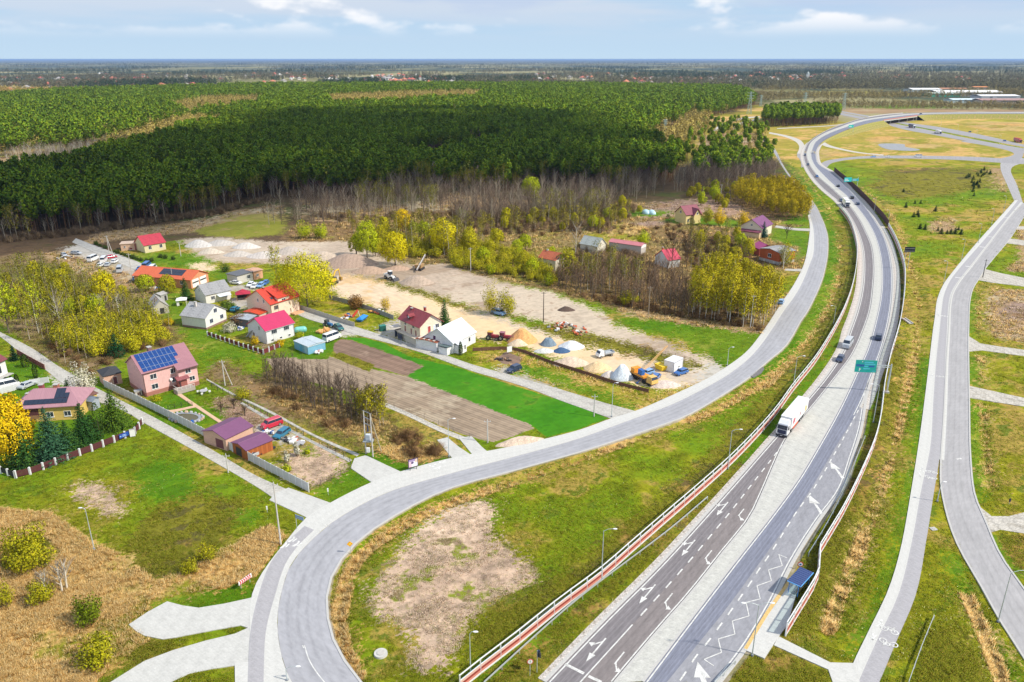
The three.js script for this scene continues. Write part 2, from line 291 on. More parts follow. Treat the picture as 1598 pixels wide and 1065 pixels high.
// bus bay platform and the path to it
{
  const bay=structs('bus_bay');
  slabOf(bay, 'platform', [1238,905,1248,912,1228,978,1215,995,1193,1029,1161,1015],0.13, M.slab);
  strip(bay, 'tactile_strip', [1161,1013,1196,955,1234,902],[1166,1015.5,1201,958,1238,905],0.138, M.yellowPave, 20, { metres: true, noPave: true });
  slabOf(bay, 'footpath', [1215,994,1296,1035,1334,1036,1342,1066,1300,1066,1293,1046,1208,1008],0.08, M.slab);
}
// ===== the right-hand road with its footway and cycle path =====
const side=structs('side_road');
{
  const SL=[1325,1052,1332,1034.6,1358.6,980,1386.7,920.8,1405.4,858.5,1422.5,765,1436.6,674.5,1449,578,1456,517.6,1459.3,495,1463,467.6,1473,443.8,1490.6,420,1523,381,1566,333,1584.5,312.5];
  const SB=[1336,1075,1340,1065,1371,995.6,1402,930,1424,843,1438,765,1452,699.4,1457,624.6,1461.5,562,1466.8,513.9,1470,482.6,1473.5,461,1483,438.8,1497,420,1531,381,1572,334,1589,313];
  const BR=[1366,1080,1372.7,1065,1399,1001.8,1430,927,1446,843,1458.4,765,1466,718,1472.4,640,1475.5,562,1478,520,1480.6,476,1484.5,457.5,1495.6,438.8,1510.6,420,1536,387.6,1573,340,1593,316];
  const RL=[1640,1100,1598,1023.7,1567.4,977,1536,920.8,1492.6,843,1471.5,768,1469.5,733.7,1474,656,1478.6,562,1481.5,520,1484,476,1488,457.5,1498.6,438.8,1513.5,420,1539,387.6,1576,340,1597,317];
  const RR=[1660,1010,1598,920.8,1561,868,1536.3,811.7,1520.7,774,1514,718,1512,624.6,1511,531,1511.5,507.6,1513,472.6,1518,451,1527,436,1537,420,1578,370,1598,339,1618,316];
  strip(side, 'roadway', RL, RR, 0.02, M.service2,110); strip(side, 'kerb', BR, RL.slice(6*2), 0.06, M.kerb, 2, { noPave: true }).removeFromParent();
  strip(side, 'footway', SL, SB, 0.07, M.slab, 110, { metres: true }); strip(side, 'cycle_path', SB, BR, 0.06, M.bike, 110, { metres: true });
  const e=curve(path(RL), 110); part('kerb', stripGeo(offset(e, 0.3), e, 0.12, { metres: true, cols: 1 }), M.kerb, side); const f=curve(path(RR), 110); part('kerb', stripGeo(f, offset(f, -0.3), 0.12, { metres: true, cols: 1 }), M.kerb, side);
  const gap=curve(path([1469,718,1474,640,1477,562,1479.7,520,1482,476,1486,457.5,1497,438.8,1512,420,1537,387.6,1574,340,1595,316]), 60); PAVED.push(bandOf(gap, 1.2)); part('separator', stripGeo(offset(gap, 0.6), offset(gap, -0.6), 0.04, { metres: true, cols: 1 }), M.slab, side);
  // the road beyond its bend, up to the ramps
  strip(side, 'roadway', [1584,315,1573,290,1562,262,1566,252,1594,246],[1597,318,1588,290,1578,265,1585,258,1610,252],0.018, M.service2,24);
  for (const [x, y] of [[1497,434],[1512.5,416.5],[1534,386],[1545,370],[1571,340]]) mark('crossing_band', [x, y],[x+12, y - 15],[[[-0.5,-1.3],[-0.5,1.3],[0.5,1.3],[0.5,-1.3]]],0.07, side);
  // cycle and pedestrian symbols
  const bike=[]; const ring=(cx, cy, r)=>{ const p=[]; for (let i=0; i <= 16; i++) p.push([cx+Math.cos(i / 8*Math.PI)*r, cy+Math.sin(i / 8*Math.PI)*r]); for (let i=16; i >= 0; i--) p.push([cx+Math.cos(i / 8*Math.PI)*(r - 0.12), cy+Math.sin(i / 8*Math.PI)*(r - 0.12)]); return p; };
  const seg=(a, b, w=0.06)=>{ const l=Math.hypot(b[0] - a[0], b[1] - a[1]), n=[-(b[1] - a[1]) / l*w, (b[0] - a[0]) / l*w]; return [[a[0]+n[0], a[1]+n[1]],[b[0]+n[0], b[1]+n[1]],[b[0] - n[0], b[1] - n[1]],[a[0] - n[0], a[1] - n[1]]]; };
  bike.push(ring(0,-0.55,0.42), ring(0,0.55,0.42), seg([0,-0.55],[0.55,-0.25]), seg([0.55,-0.25],[0.5,0.35]), seg([0,0.0],[0.5,0.35]), seg([0,0.55],[0.75,0.3]), seg([0,0],[0.62,-0.3]), seg([0.75,0.3],[0.78,0.5]));
  const walk=[[[0.9,-0.12],[1.2,-0.12],[1.2,0.15],[0.9,0.15]], seg([0.85,0],[0.1,0.02],0.13), seg([0.1,0],[-0.7,0.3],0.09), seg([0.1,0],[-0.7,-0.32],0.09), seg([0.7,0],[0.25,0.4],0.07), seg([0.7,0],[0.3,-0.38],0.07)];
  for (const [x, y, dx, dy, shp, k] of [[1388,985,12,-30, bike, 1.35],[1387,1004,-12,30, bike, 1.35],[1373,976,12,-30, walk, 1.1],[1364,995,-12,30, walk, 1.1],[1454,738,3,-20, bike, 1.2],[1453,746,-3,20, bike, 1.2],[1439,734,3,-20, walk, 1.1],[1437,742,-3,20, walk, 1.1],[1469,589,1,-20, bike, 1.3],[1455,588,1,-20, walk, 1.3],[1472,494,2,-20, bike, 1.5],[1464,493,2,-20, walk, 1.4]]) mark('path_symbol', [x, y],[x+dx, y+dy], shp, 0.085, side, k);
  mark('dash_mark', [1497,716.5],[1501,716],[[[-0.6,-0.25],[-0.6,0.25],[0.6,0.25],[0.6,-0.25]]],0.03, side);
}
const drive=structs('driveway');
for (const p of [[1537,420,1560,426,1620,438,1620,450,1546,441,1526,437],[1583,354,1620,352,1620,357,1578,359],[1573,372,1620,378,1620,386,1565,379],[1511,524,1530,536,1560,541,1620,549,1620,559,1533,547,1511,549],[1511,602,1620,626,1620,638,1511,621],[1523,786,1548,806,1575,806,1620,795,1620,836,1561,827,1543,832]]) slabOf(drive, 'apron', p, 0.012, M.gravel);

// ===== the service road on the left, its footway, turnings and lanes =====
const serv=structs('service_road');
{
  const RL=[470,1090,448,1052,436.6,1012.8,432.4,967.8,439.4,922.7,456,877.6,490,839.5,525.6,810.6,600.8,770.5,700,740.4,800,714,900,686,956,666,994,652,1050,631,1106.5,602.6,1136.5,585,1166.5,562,1189,537,1226,482,1240,463,1252.5,441,1265,410,1269.4,397.6,1270.7,371,1268.8,352.6,1263.8,335,1252.5,312.5,1247.5,298,1240,286,1229,272,1216,252,1208,238,1200,226,1190,219];
  const RR=[592,1100,557.7,1062,524,1013,510,968,508.4,928,521,889,552,849.5,597,815.7,693,765,803,734,912.5,703,956,689,1012.6,670,1069,649.5,1125,617.6,1170,588,1195,566,1224.7,540.5,1249.6,500,1257.5,489,1272.5,460,1282.6,435,1288.8,410,1290.7,396,1291,371,1287,354,1281,339,1273.8,324,1265,311,1256,300,1246,289,1233,275,1220,255,1212,238,1203,225,1194,217];
  const OUT=[385,1090,388,1066,390,1010,391,940,398,915,416.8,883.3,447.8,843.9,479,808,515.5,785.5,580.7,753,625.8,736.6,700,716.6,800,697,900,673,956,653,992,642,1050,617,1106.5,590,1134.6,572.6,1162.8,551.5,1185,525.6,1222,470,1240,443,1255,412,1263,371,1264,352,1261,336];
  const EDGE=RL.slice(0, RL.indexOf(1263.8)+2);
  strip(serv, 'roadway', RL, RR, 0.02, M.service, 170);
  strip(serv, 'footway', OUT, EDGE, 0.10, M.slab, 150, { metres: true });
  const f=curve(path(RR), 170); part('kerb', stripGeo(f, offset(f, -0.35), 0.1, { metres: true, cols: 1 }), M.kerb, serv); PAVED.push(bandOf(f, 1.4));
  strip(serv, 'cycle_path', [386,1085,387,1050,391,985,402,934,422,880,447,848,475,822],[411,1085,411.5,1050,415,985,428,934,446,880,465,853,490,828],0.108, M.bike, 40, { metres: true, noPave: true });
  lineAlong(serv, 'lane_line', path([472,1008,474,1012]), 0.032,0.16); lineAlong(serv, 'lane_line', curve(path([475,1008,482,1030,494,1050,510,1070]), 12), 0.032,0.16);
  slabOf(serv, 'turning_apron', [398,930,391,934,350,943,310,949.5,285,946,260.5,939.6,230,956,200.5,975.6,212,986,225,993,253.5,998.7,273,996,330,985,375,977,400,985],0.075, M.concrete);
  slabOf(serv, 'turning_apron', [400,975,366,990,320,1001,270,1015.6,225,1032.5,165,1070,160,1085,255,1085,267.5,1065,295.7,1052,330,1045,366,1039.6,400,1040],0.07, M.concrete);
  strip(serv, 'footway', [366,1036,367,1085],[389,1034,390,1085],0.09, M.slab, 4, { metres: true });
  for (const [x, y, dx, dy] of [[456,843,20,-18],[463,850,20,-18],[676,727,20,-7],[683,731,20,-7],[444,852,10,-12],[690,722,20,-6]]) mark('path_symbol', [x, y],[x+dx, y+dy],[[[-0.9,-0.5],[-0.9,0.1],[0.2,0.3],[0.8,0.1],[0.9,-0.35],[0.1,-0.1]],[[-0.6,0.3],[0.6,0.5],[0.5,0.75],[-0.5,0.65]]],0.118, serv);
  // repaired patch at the outer edge and the joint of two surfacings
  slabOf(serv, 'patch', [1170,588,1180,580,1190,573,1193,576,1188,583,1176,590],0.10, mineral([0.16,0.15,0.15],0.4,0.3,4,21), false);
}
const lanes=structs('lane');
strip(lanes, 'gravel_lane', [-60,488,3,520,49,543.5,89,570.7,110,583,145,603,190,626,250,657,330,702,400,743,450,765],[-60,494,0,526,35,554,70,577,95,597,140,622,195,643,222,659,300,702,400,760,424,776],0.012, M.lane, 60, { metres: true });
slabOf(lanes, 'apron', [450,761.7,515.5,785.5,500,797,480,809,420,781,430,770],0.05, M.concrete);
YARDS.push([80.8,584,105,590,150,608,190,635,160,632,130,612,100,604,82,598,75,589]);
strip(lanes, 'wheel_track', [322,591,360,612,425,643,490,678,560.6,709],[322,593,358,614,422,645.5,487,680.5,556,712],0.0, M.lane, 30, { metres: true });
strip(lanes, 'wheel_track', [378,628,418,651,480,684,549,718],[374,629.5,414,653.5,476,686.5,544,721],0.0, M.lane, 30, { metres: true });
slabOf(lanes, 'apron', [553,716,570.7,711,600,725,626,737,581,754,547,731],0.05, M.concrete);
slabOf(lanes, 'apron', [682,687,698,683,716,698,733,709,720,715,706,716],0.05, M.concrete); slabOf(lanes, 'apron', [715,683,736,681.5,752,698,764,708,738,711],0.055, M.concrete);
strip(lanes, 'gravel_track', [585,622,640,645,690,668,730,684],[580,626,636,650,684,673,716,686],0.0, M.gravel, 24, { metres: true });
strip(lanes, 'village_lane', [955,654,870,623.5,827,607,780,592,740,580.5,700,566,656,550,600,534,550,521,510,507,480,498,462,490],[992,642,940,628,878,609,790,584,740,570,701,556.5,656,541,600,524,550,508.5,510,493,490,486,466,480],0.03, M.lane, 70, { metres: true });
YARDS.push([508,500,548,508,566,521,548,525,531,526,524,520,512,516]);
YARDS.push([606,502,640,492,652,500,632,522,614,528,586,518,590,510]);
YARDS.push([1078,592,1108,562,1130,572,1122,590,1100,600]);
strip(lanes, 'gravel_lane', [118,372,150,384,190,399,235,417,262,430],[112,378,142,392,182,409,225,427,250,436],0.0, M.lane, 20, { metres: true });
YARDS.push([350,446,408,440,414,446,400,453,372,458,350,455]); YARDS.push([360,465,392,462,402,470,385,482,368,484,352,476]);
strip(lanes, 'drive', [1212,352,1240,356,1267,357],[1209,355,1240,359.5,1267,361],0.01, M.lane, 10, { metres: true }); strip(lanes, 'drive', [1226,419.5,1254,420],[1224,422.5,1252,424],0.01, M.lane, 6, { metres: true }); strip(lanes, 'drive', [1216,467,1238,464],[1214,472,1230,473],0.01, M.lane, 6, { metres: true });

// ===== ramps and the dual carriageway of the interchange =====
const ramps=structs('ramp');
strip(ramps, 'roadway', [1279,257,1290,251,1302,248.8,1332,245,1360,243.5,1420,243,1520,245,1575,248,1610,250],[1291,261,1296,256,1304,253,1333,248.5,1360,247.3,1420,247.5,1500,250,1560,254,1610,257],0.03, M.farRoad, 60);
strip(ramps, 'roadway', [1560,247.5,1577,244,1583,240.5,1576,236,1550,229,1500,221],[1590,250.5,1596,245,1597,240,1590,235,1560,227,1510,219.5],0.034, M.farRoad, 30);
strip(ramps, 'roadway', [1282,225.5,1290,229,1308,233,1333,238,1358,241,1378,243],[1287,222,1295,226.5,1310,231,1334,236.2,1358,239.6,1380,241.5],0.024, M.farLight, 30);
strip(ramps, 'roadway', [1245,246,1244.3,240,1247,233.5,1247,227,1240,220,1222,213,1200,208.5],[1253,245,1254.5,238,1256,231,1254,224,1246,217,1226,211,1201,206.3],0.024, M.farLight, 30);
strip(ramps, 'roadway', [1213,201.2,1260,199,1300,196.5,1320,193.5],[1213,200,1260,197.8,1300,195.4,1320,192.5],0.02, M.farLight, 12);
strip(ramps, 'roadway', [1251,262,1250,252,1244.5,243,1244.4,240],[1258,257,1254,247,1253.5,243,1254,240],0.026, M.farRoad, 12);
strip(ramps, 'roadway', [1113,204,1122,196,1140,188,1160,183.5,1186,181.5],[1119,205,1128,198,1144,190,1162,185.5,1186,183],0.02, M.farLight, 24);
strip(ramps, 'roadway', [1142,202,1150,195,1164,188.5,1186,184.5],[1150,202,1157,196,1168,190.5,1187,186],0.02, M.farLight, 20);

const motor=structs('dual_carriageway');
strip(motor, 'carriageway', [1640,243,1575,234.8,1532,226,1475,214,1417,204,1388,197,1360,191,1330,184,1315,181,1240,166],[1640,249,1598,239,1575,234.5,1532,225.6,1473,212.8,1415,202.3,1386,195.3,1358,189.5,1312,179,1240,165.2].reverse().reverse(), 0.02, M.farRoad, 2).removeFromParent();
strip(motor, 'carriageway', [1640,238.5,1598,231.7,1524,218.4,1439,201,1405,194.8,1375,188.5,1320,177.5,1240,163.5],[1640,247.5,1598,239.2,1575,234.6,1538,225.7,1473,213.2,1417,203.4,1388,196,1320,180.8,1240,166],0.02, M.farRoad, 50);
strip(motor, 'carriageway', [1640,231,1598,225.7,1564,217.5,1518,207.8,1464,198,1420,192,1385,186,1320,174.5,1240,161],[1640,236.5,1598,229.5,1524,215.3,1439,199,1405,192.8,1375,187,1320,176.5,1240,162.8],0.02, M.farRoad, 50);

// ===== embankment and bridge where the main road crosses the dual carriageway =====
{
  const near=(c, px, py)=>{ const q=G(px, py, 6.2); let m=1e9, k=0; c.pts.forEach((p, i)=>{ const e=Math.hypot(p[0] - q[0], p[1] - q[1]); if (e<m) { m=e; k=i; } }); return k; };
  const grassy=mineral([0.25,0.235,0.04],0.5,0.4,12,31,[0.36,0.26,0.09]);
  const a0=near(cR, 1378,188.2), a1=near(cR, 1432,180.8), b0=near(cL, 1357,183.2), b1=near(cL, 1412,177.4);
  const bank=structs('embankment');
  const slope=(c, side, i0, i1)=>{ const top=c.pts.slice(i0, i1+1), at=c.at.slice(i0, i1+1), e=offset(top, side), out=top.map((p, i)=>{ const k=0.6+at[i]*1.7; return [p[0]+(e[i][0] - p[0])*k, p[1]+(e[i][1] - p[1])*k]; });
    const pos=[], uv=[], idx=[]; top.forEach((p, i)=>{ const w=Math.hypot(out[i][0] - p[0], out[i][1] - p[1]); pos.push(p[0]+(e[i][0] - p[0])*0.56, at[i]+0.0, p[1]+(e[i][1] - p[1])*0.56, out[i][0],-0.06, out[i][1]); uv.push(0, i*5, w, i*5); if (i) { const q=i*2; idx.push(q - 2, q, q - 1, q - 1, q, q+1); } });
    const g=new THREE.BufferGeometry(); g.setAttribute('position', new THREE.Float32BufferAttribute(pos, 3)); g.setAttribute('uv', new THREE.Float32BufferAttribute(uv, 2)); g.setIndex(idx); g.computeVertexNormals(); part('slope', g, grassy, bank); };
  const i0=cR.at.findIndex(h=>h>0.05), j0=cL.at.findIndex(h=>h>0.05);
  slope(cR, -1, i0, a0); slope(cL, 1, j0, b0); slope(cR, -1, a1, S); slope(cL, 1, b1, S);
  const bridge=thing('road_bridge', 'concrete road bridge carrying the main road over the dual carriageway', 'bridge');
  const dk={ pts: cL.pts.slice(b0, b1+1), at: cL.at.slice(b0, b1+1) }, n=dk.pts.length - 1, rr=curve(cR.pts.slice(a0, a1+1), n);
  part('deck', stripGeo(offset(dk.pts, 0.6), offset(rr, -0.6), 6.0, { skirt: 1.3, metres: true }), M.concrete, bridge);
  for (const [p, s] of [[offset(dk.pts, 0.55), 0],[offset(rr, -0.55), 1]]) { part('parapet', stripGeo(offset(p, 0.15), offset(p, -0.15), 7.3, { skirt: 1.1, metres: true }), s?mat(0.5,0.2,0.16,0.8) : M.concrete, bridge); }
  for (const f of [0.06,0.3,0.54,0.78,0.95]) for (const s of [0.12,0.5,0.88]) { const k=Math.round(f*n), x=lerp(dk.pts[k][0], rr[k][0], s), z=lerp(dk.pts[k][1], rr[k][1], s); part('pier', [cyl(0.7,0.7,4.9,10, x, -0.1, z)], M.concrete, bridge); }
  for (const k of [0, n]) { const A=dk.pts[k], B=rr[k], l=Math.hypot(A[0] - B[0], A[1] - B[1]); const g=new THREE.BoxGeometry(l, 5.2,1.2); g.rotateY(-Math.atan2(B[1] - A[1], B[0] - A[0])); g.translate((A[0]+B[0]) / 2,2.4, (A[1]+B[1]) / 2); part('abutment', g, M.concrete, bridge); }
}
// ---------- the ground: one sheet, its cover read from the survey ----------
const C={ meadow: 0, reed: 1, dead: 2, soil: 3, soilDark: 4, crop: 5, sand: 6, gravelSand: 7, brush: 8, under: 9, floor: 10, glade: 11, tan: 12, inter: 13, lush: 14, weedy: 15, gravel: 16, pink: 17, far: 18, darkGreen: 19, water: 20, paved: 30 };
const PAL=[];                                              // base colours: two main ones, one in patches, one in flecks
const pal=(id, a, b, c, d, k={})=>PAL[id]={ a, b, c, d, patch: k.patch ?? 0.6, fleck: k.fleck ?? 0.66, grain: k.grain ?? 0.5, big: k.big ?? 1 };
pal(C.meadow, [0.135,0.215,0.005],[0.25,0.245,0.009],[0.36,0.25,0.06],[0.055,0.10,0.006], { patch: 0.56, fleck: 0.63, grain: 0.75 });
pal(C.reed, [0.52,0.31,0.10],[0.46,0.33,0.12],[0.24,0.23,0.02],[0.26,0.13,0.045], { patch: 0.55, fleck: 0.64, grain: 0.6 });
pal(C.dead, [0.60,0.45,0.33],[0.50,0.36,0.26],[0.19,0.22,0.02],[0.16,0.105,0.07], { patch: 0.63, fleck: 0.60, grain: 0.8 });
pal(C.soil, [0.32,0.245,0.175],[0.27,0.205,0.145],[0.36,0.29,0.21],[0.2,0.15,0.1], { grain: 0.3 });
pal(C.soilDark, [0.235,0.155,0.115],[0.20,0.135,0.10],[0.27,0.19,0.14],[0.14,0.09,0.07], { grain: 0.3 });
pal(C.crop, [0.040,0.185,0.006],[0.060,0.21,0.008],[0.13,0.20,0.016],[0.03,0.12,0.006], { patch: 0.68, fleck: 0.72, grain: 0.35 });
pal(C.sand, [0.68,0.51,0.31],[0.64,0.50,0.35],[0.58,0.40,0.22],[0.55,0.41,0.28], { grain: 0.2, fleck: 0.7 });
pal(C.gravelSand, [0.52,0.43,0.33],[0.44,0.35,0.27],[0.34,0.26,0.19],[0.30,0.22,0.16], { grain: 0.35, patch: 0.62 });
pal(C.brush, [0.26,0.18,0.095],[0.20,0.17,0.045],[0.15,0.17,0.02],[0.10,0.065,0.035], { grain: 0.7, patch: 0.6, fleck: 0.58 });
pal(C.under, [0.25,0.155,0.07],[0.26,0.19,0.075],[0.27,0.24,0.04],[0.09,0.055,0.03], { grain: 0.6, patch: 0.64, fleck: 0.58 });
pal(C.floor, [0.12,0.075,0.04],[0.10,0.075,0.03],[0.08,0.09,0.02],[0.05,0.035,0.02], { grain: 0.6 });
pal(C.glade, [0.24,0.24,0.03],[0.32,0.27,0.07],[0.36,0.24,0.10],[0.15,0.18,0.02], { grain: 0.35 });
pal(C.tan, [0.40,0.27,0.14],[0.33,0.22,0.12],[0.44,0.35,0.22],[0.2,0.14,0.07], { grain: 0.4 });
pal(C.inter, [0.36,0.28,0.045],[0.27,0.25,0.025],[0.52,0.33,0.11],[0.16,0.17,0.02], { grain: 0.4, patch: 0.56 });
pal(C.lush, [0.075,0.175,0.004],[0.125,0.205,0.008],[0.22,0.25,0.03],[0.05,0.12,0.005], { grain: 0.5, patch: 0.7, fleck: 0.68 });
pal(C.weedy, [0.20,0.18,0.018],[0.14,0.14,0.012],[0.36,0.22,0.06],[0.06,0.05,0.02], { grain: 0.8, patch: 0.6, fleck: 0.58 });
pal(C.gravel, [0.46,0.43,0.38],[0.40,0.36,0.31],[0.30,0.27,0.20],[0.28,0.25,0.2], { grain: 0.4 });
pal(C.pink, [0.34,0.22,0.16],[0.30,0.21,0.17],[0.26,0.16,0.09],[0.16,0.10,0.06], { grain: 0.5 });
pal(C.far, [0.20,0.19,0.07],[0.27,0.22,0.09],[0.09,0.10,0.04],[0.06,0.07,0.03], { grain: 0.5, patch: 0.5 });
pal(C.darkGreen, [0.045,0.075,0.018],[0.06,0.085,0.02],[0.09,0.09,0.03],[0.025,0.045,0.012], { grain: 0.5 });
pal(C.water, [0.28,0.30,0.34],[0.28,0.30,0.34],[0.28,0.30,0.34],[0.28,0.30,0.34], { grain: 0.02 });
pal(C.paved, [0.34,0.29,0.21],[0.30,0.26,0.19],[0.22,0.2,0.1],[0.2,0.16,0.1], { grain: 0.5 });

const COVER=[];                                            // [class, outline], later ones lie on earlier ones
const cover=(id, a, w)=>COVER.push([id, w?bandOf(curve(path(a), 60), w) : path(a)]);
cover(C.far, [-2500,97,4200,97,4200,142,-2500,142]);
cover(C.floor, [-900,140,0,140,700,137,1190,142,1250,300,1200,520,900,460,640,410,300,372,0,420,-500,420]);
cover(C.glade, [-300,160,0,158,260,150,340,166,260,200,180,224,0,246,-300,262]);
cover(C.glade, [500,160,760,150,760,165,520,178]);
cover(C.tan, [-300,262,0,248,110,240,190,226,240,202,296,196,260,226,150,258,100,272,0,272,-300,300]);
cover(C.glade, [690,246,760,224,800,226,770,240,700,254]);
cover(C.glade, [575,246,690,240,740,236,700,252,640,256]);
cover(C.glade, [290,362,310,348,370,330,430,325,452,352,436,366,380,372,320,366]);
cover(C.tan, [110,388,160,362,300,345,430,318,455,330,380,334,300,362,180,374]);
cover(C.tan, [470,310,620,320,700,300,860,318,940,312,900,330,720,345,560,352,480,340]);
cover(C.under, [640,408,560,380,480,385,440,372,460,350,560,345,720,330,860,312,1000,318,1130,312,1240,300,1252,330,1262,380,1250,430,1225,475,1192,522,1080,505,960,480,860,452,760,432]);
cover(C.pink, [990,326,1050,312,1120,312,1160,322,1150,338,1100,332,1010,342]);
cover(C.pink, [980,348,1040,344,1030,352,985,356]);
cover(C.lush, [966,330,1000,325,1050,330,1040,336,980,338]);
cover(C.reed, [905,360,960,345,1010,356,1000,376,930,384]);
cover(C.lush, [1030,345,1100,338,1170,345,1180,356,1120,352,1090,350]);
cover(C.lush, [1203,358,1262,352,1260,395,1240,410,1246,386,1222,380,1200,372]);
cover(C.meadow, [1190,428,1248,424,1240,446,1214,468,1192,462]);
cover(C.lush, [1215,340,1260,338,1262,352,1220,350]);
cover(C.lush, [195,430,292,395,330,398,340,415,300,420,258,412,232,402,200,395]);
cover(C.lush, [215,395,262,392,300,400,345,420,380,432,350,442,325,430,250,408]);
cover(C.sand, [296,412,316,408,338,414,336,422,310,424]);
cover(C.gravelSand, [283,374,330,369,430,377,552,377,600,402,655,414,700,411,760,434,800,444,860,454,935,484,968,508,1050,538,1125,568,1112,576,1085,575,1000,545,900,516,845,500,760,484,700,468,640,447,560,428,520,440,500,415,400,412,330,407,300,394]);
cover(C.sand, [515,447,540,426,600,440,700,470,760,486,840,514,920,530,1000,548,1030,560,1070,566,1110,570,1140,582,1118,598,1095,600,1060,608,1010,606,930,578,860,552,800,536,740,526,690,508,620,496,580,477,530,462]);
cover(C.gravelSand, [700,470,760,486,840,514,920,530,1000,548,1110,570,1095,600,1060,606,1000,560,900,536,820,515,745,490]);
cover(C.weedy, [836,506,870,506,960,530,1050,556,1100,573,1080,575,1000,558,900,535,845,516]);
cover(C.weedy, [600,436,640,447,700,468,745,484,735,486,690,474,640,456,600,442]);
cover(C.lush, [965,496,1050,500,1190,518,1182,540,1160,560,1132,571,1105,556,1050,530,1000,515]);
cover(C.tan, [965,478,1080,500,1190,515,1190,522,1060,506,960,486]);
cover(C.brush, [-300,440,0,400,60,392,120,400,180,430,240,490,288,512,270,545,200,545,142,592,80,562,0,506,-300,480]);
cover(C.tan, [60,395,130,388,200,425,250,445,240,470,160,440,90,412]);
cover(C.meadow, [215,478,250,470,300,500,290,515,250,500]);
cover(C.lush, [-200,520,0,560,60,572,95,600,150,625,215,662,200,690,60,735,0,745,-200,760]);
cover(C.lush, [245,460,290,455,300,480,300,505,430,562,410,592,350,602,315,565,285,515,262,500]);
cover(C.meadow, [320,560,420,560,470,556,430,600,380,598]);
cover(C.lush, [470,486,500,492,530,512,515,525,470,530,462,500]);
cover(C.meadow, [500,470,540,465,575,490,640,492,600,520,560,508,500,488]);
cover(C.pink, [395,518,412,512,418,530,425,545,395,540]);
cover(C.brush, [318,590,345,560,400,590,425,575,470,592,560,632,600,640,640,672,700,700,706,718,640,736,560,706,480,666,420,640,350,604]);
cover(C.under, [380,598,420,596,560,640,640,672,690,700,640,724,560,690,470,650,410,622]);
cover(C.reed, [575,690,600,680,690,694,700,708,650,724,600,716]);
cover(C.lush, [596,722,560,708,580,702,640,728,700,712,712,720,626,737]);
cover(C.lush, [150,600,200,628,260,655,330,648,345,660,320,672,270,668,215,640,155,612]);
cover(C.meadow, [228,622,310,595,330,592,420,645,470,668,540,722,545,740,490,766,420,730,330,690,270,656]);
cover(C.lush, [228,622,275,608,300,620,320,640,350,650,345,668,300,660,260,648]);
cover(C.pink, [330,622,360,618,430,655,470,678,470,690,430,680,395,682,345,650]);
cover(C.dead, [455,695,500,690,528,705,545,728,490,764,450,744,430,725]);
cover(C.gravel, [395,668,425,655,470,678,460,690,420,690]); cover(C.gravel, [95,388,130,380,190,400,240,422,262,436,225,440,180,420,120,400]);
cover(C.lush, [484,768,545,735,578,752,520,786,500,778]);
cover(C.soil, [414,559,463,557,516,555,540,566,579,575,633,587,831,664,834,669,800,682,771,690,754,687,715,676,589,624,470,592,425,575]);
cover(C.soilDark, [514,541,530,529,550,531,661,571,633,587,580,572,525,553]);
cover(C.crop, [533,527,568,527,656,551,740,582,898,632,950,653,900,671,852,683,831,664,633,587,661,571,551,531]);
cover(C.weedy, [520,556,530,550,583,569,577,580,545,568]); cover(C.meadow, [600,536,700,566,740,581,700,570,640,556]);
cover(C.lush, [500,515,520,522,520,545,512,560,470,560,440,552,470,545]);
cover(C.inter, [735,556,745,542,800,546,900,582,1000,612,1055,610,1098,592,1090,602,990,641,900,611,800,582]);
cover(C.lush, [800,568,850,572,920,600,985,630,990,641,900,611,820,584]);
cover(C.gravel, [768,574,800,576,835,592,880,608,860,608,790,586]);
cover(C.soilDark, [772,560,790,548,815,558,812,572,785,568]);
// the near left
cover(C.meadow, [-300,760,0,748,65,736,215,664,330,722,420,782,480,810,440,850,330,930,230,950,0,900,-300,860]);
cover(C.reed, [-300,800,0,792,80,800,150,850,230,880,330,866,420,818,446,836,400,900,330,925,250,938,200,978,240,1003,170,1040,120,1100,-300,1100]);
cover(C.weedy, [230,800,300,770,380,776,398,790,340,850,300,890,240,905,190,865]);
cover(C.dead, [112,752,160,756,195,800,170,808,120,782]);
cover(C.lush, [206,740,250,715,290,730,300,770,260,785,215,770]); cover(C.lush, [365,795,395,790,410,805,395,820,368,812]);
cover(C.lush, [252,935,320,922,395,910,392,934,310,950,265,942]);
cover(C.weedy, [170,1045,232,1000,272,998,268,1016,220,1034]);
cover(C.weedy, [0,852,60,830,95,860,70,885,0,890]);
// the middle field
cover(C.meadow, [520,960,545,880,600,830,700,776,800,745,950,696,1110,632,1230,545,1300,420,1330,440,1290,520,1240,596,1160,690,1060,790,940,895,720,1066,570,1066]);
cover(C.reed, [560,1060,530,1000,532,940,560,870,620,826,700,786,800,752,920,712,1010,677,1110,642,1190,600],2.6);
cover(C.reed, [1190,600,1240,555,1278,505,1300,460,1311,420,1310,380,1300,345,1280,315,1262,290,1240,262],5);
cover(C.weedy, [760,1010,860,935,960,860,1060,780,1150,690,1230,600,1290,520,1318,465,1326,420,1322,380,1308,345],6.5);
cover(C.lush, [1175,590,1225,546,1262,500,1287,450,1298,410,1298,375,1290,345,1276,315,1258,290,1236,264,1222,240],5);
cover(C.dead, [570,945,600,880,640,835,690,797,740,781,772,786,768,835,800,866,842,892,836,910,790,930,735,965,722,1005,700,1040,660,1056,635,1035,630,985,590,968]);
cover(C.weedy, [1168,650,1120,706,1040,786,960,858,860,932,750,1012],3);
cover(C.lush, [740,1066,860,975,950,900,1060,815,1130,748,1200,670,1262,592,1298,540],2.2);
cover(C.weedy, [770,1080,880,978,990,882,1100,780,1160,722],2);
cover(C.lush, [1300,540,1322,500,1336,460,1342,415,1338,385,1332,365],2.6);
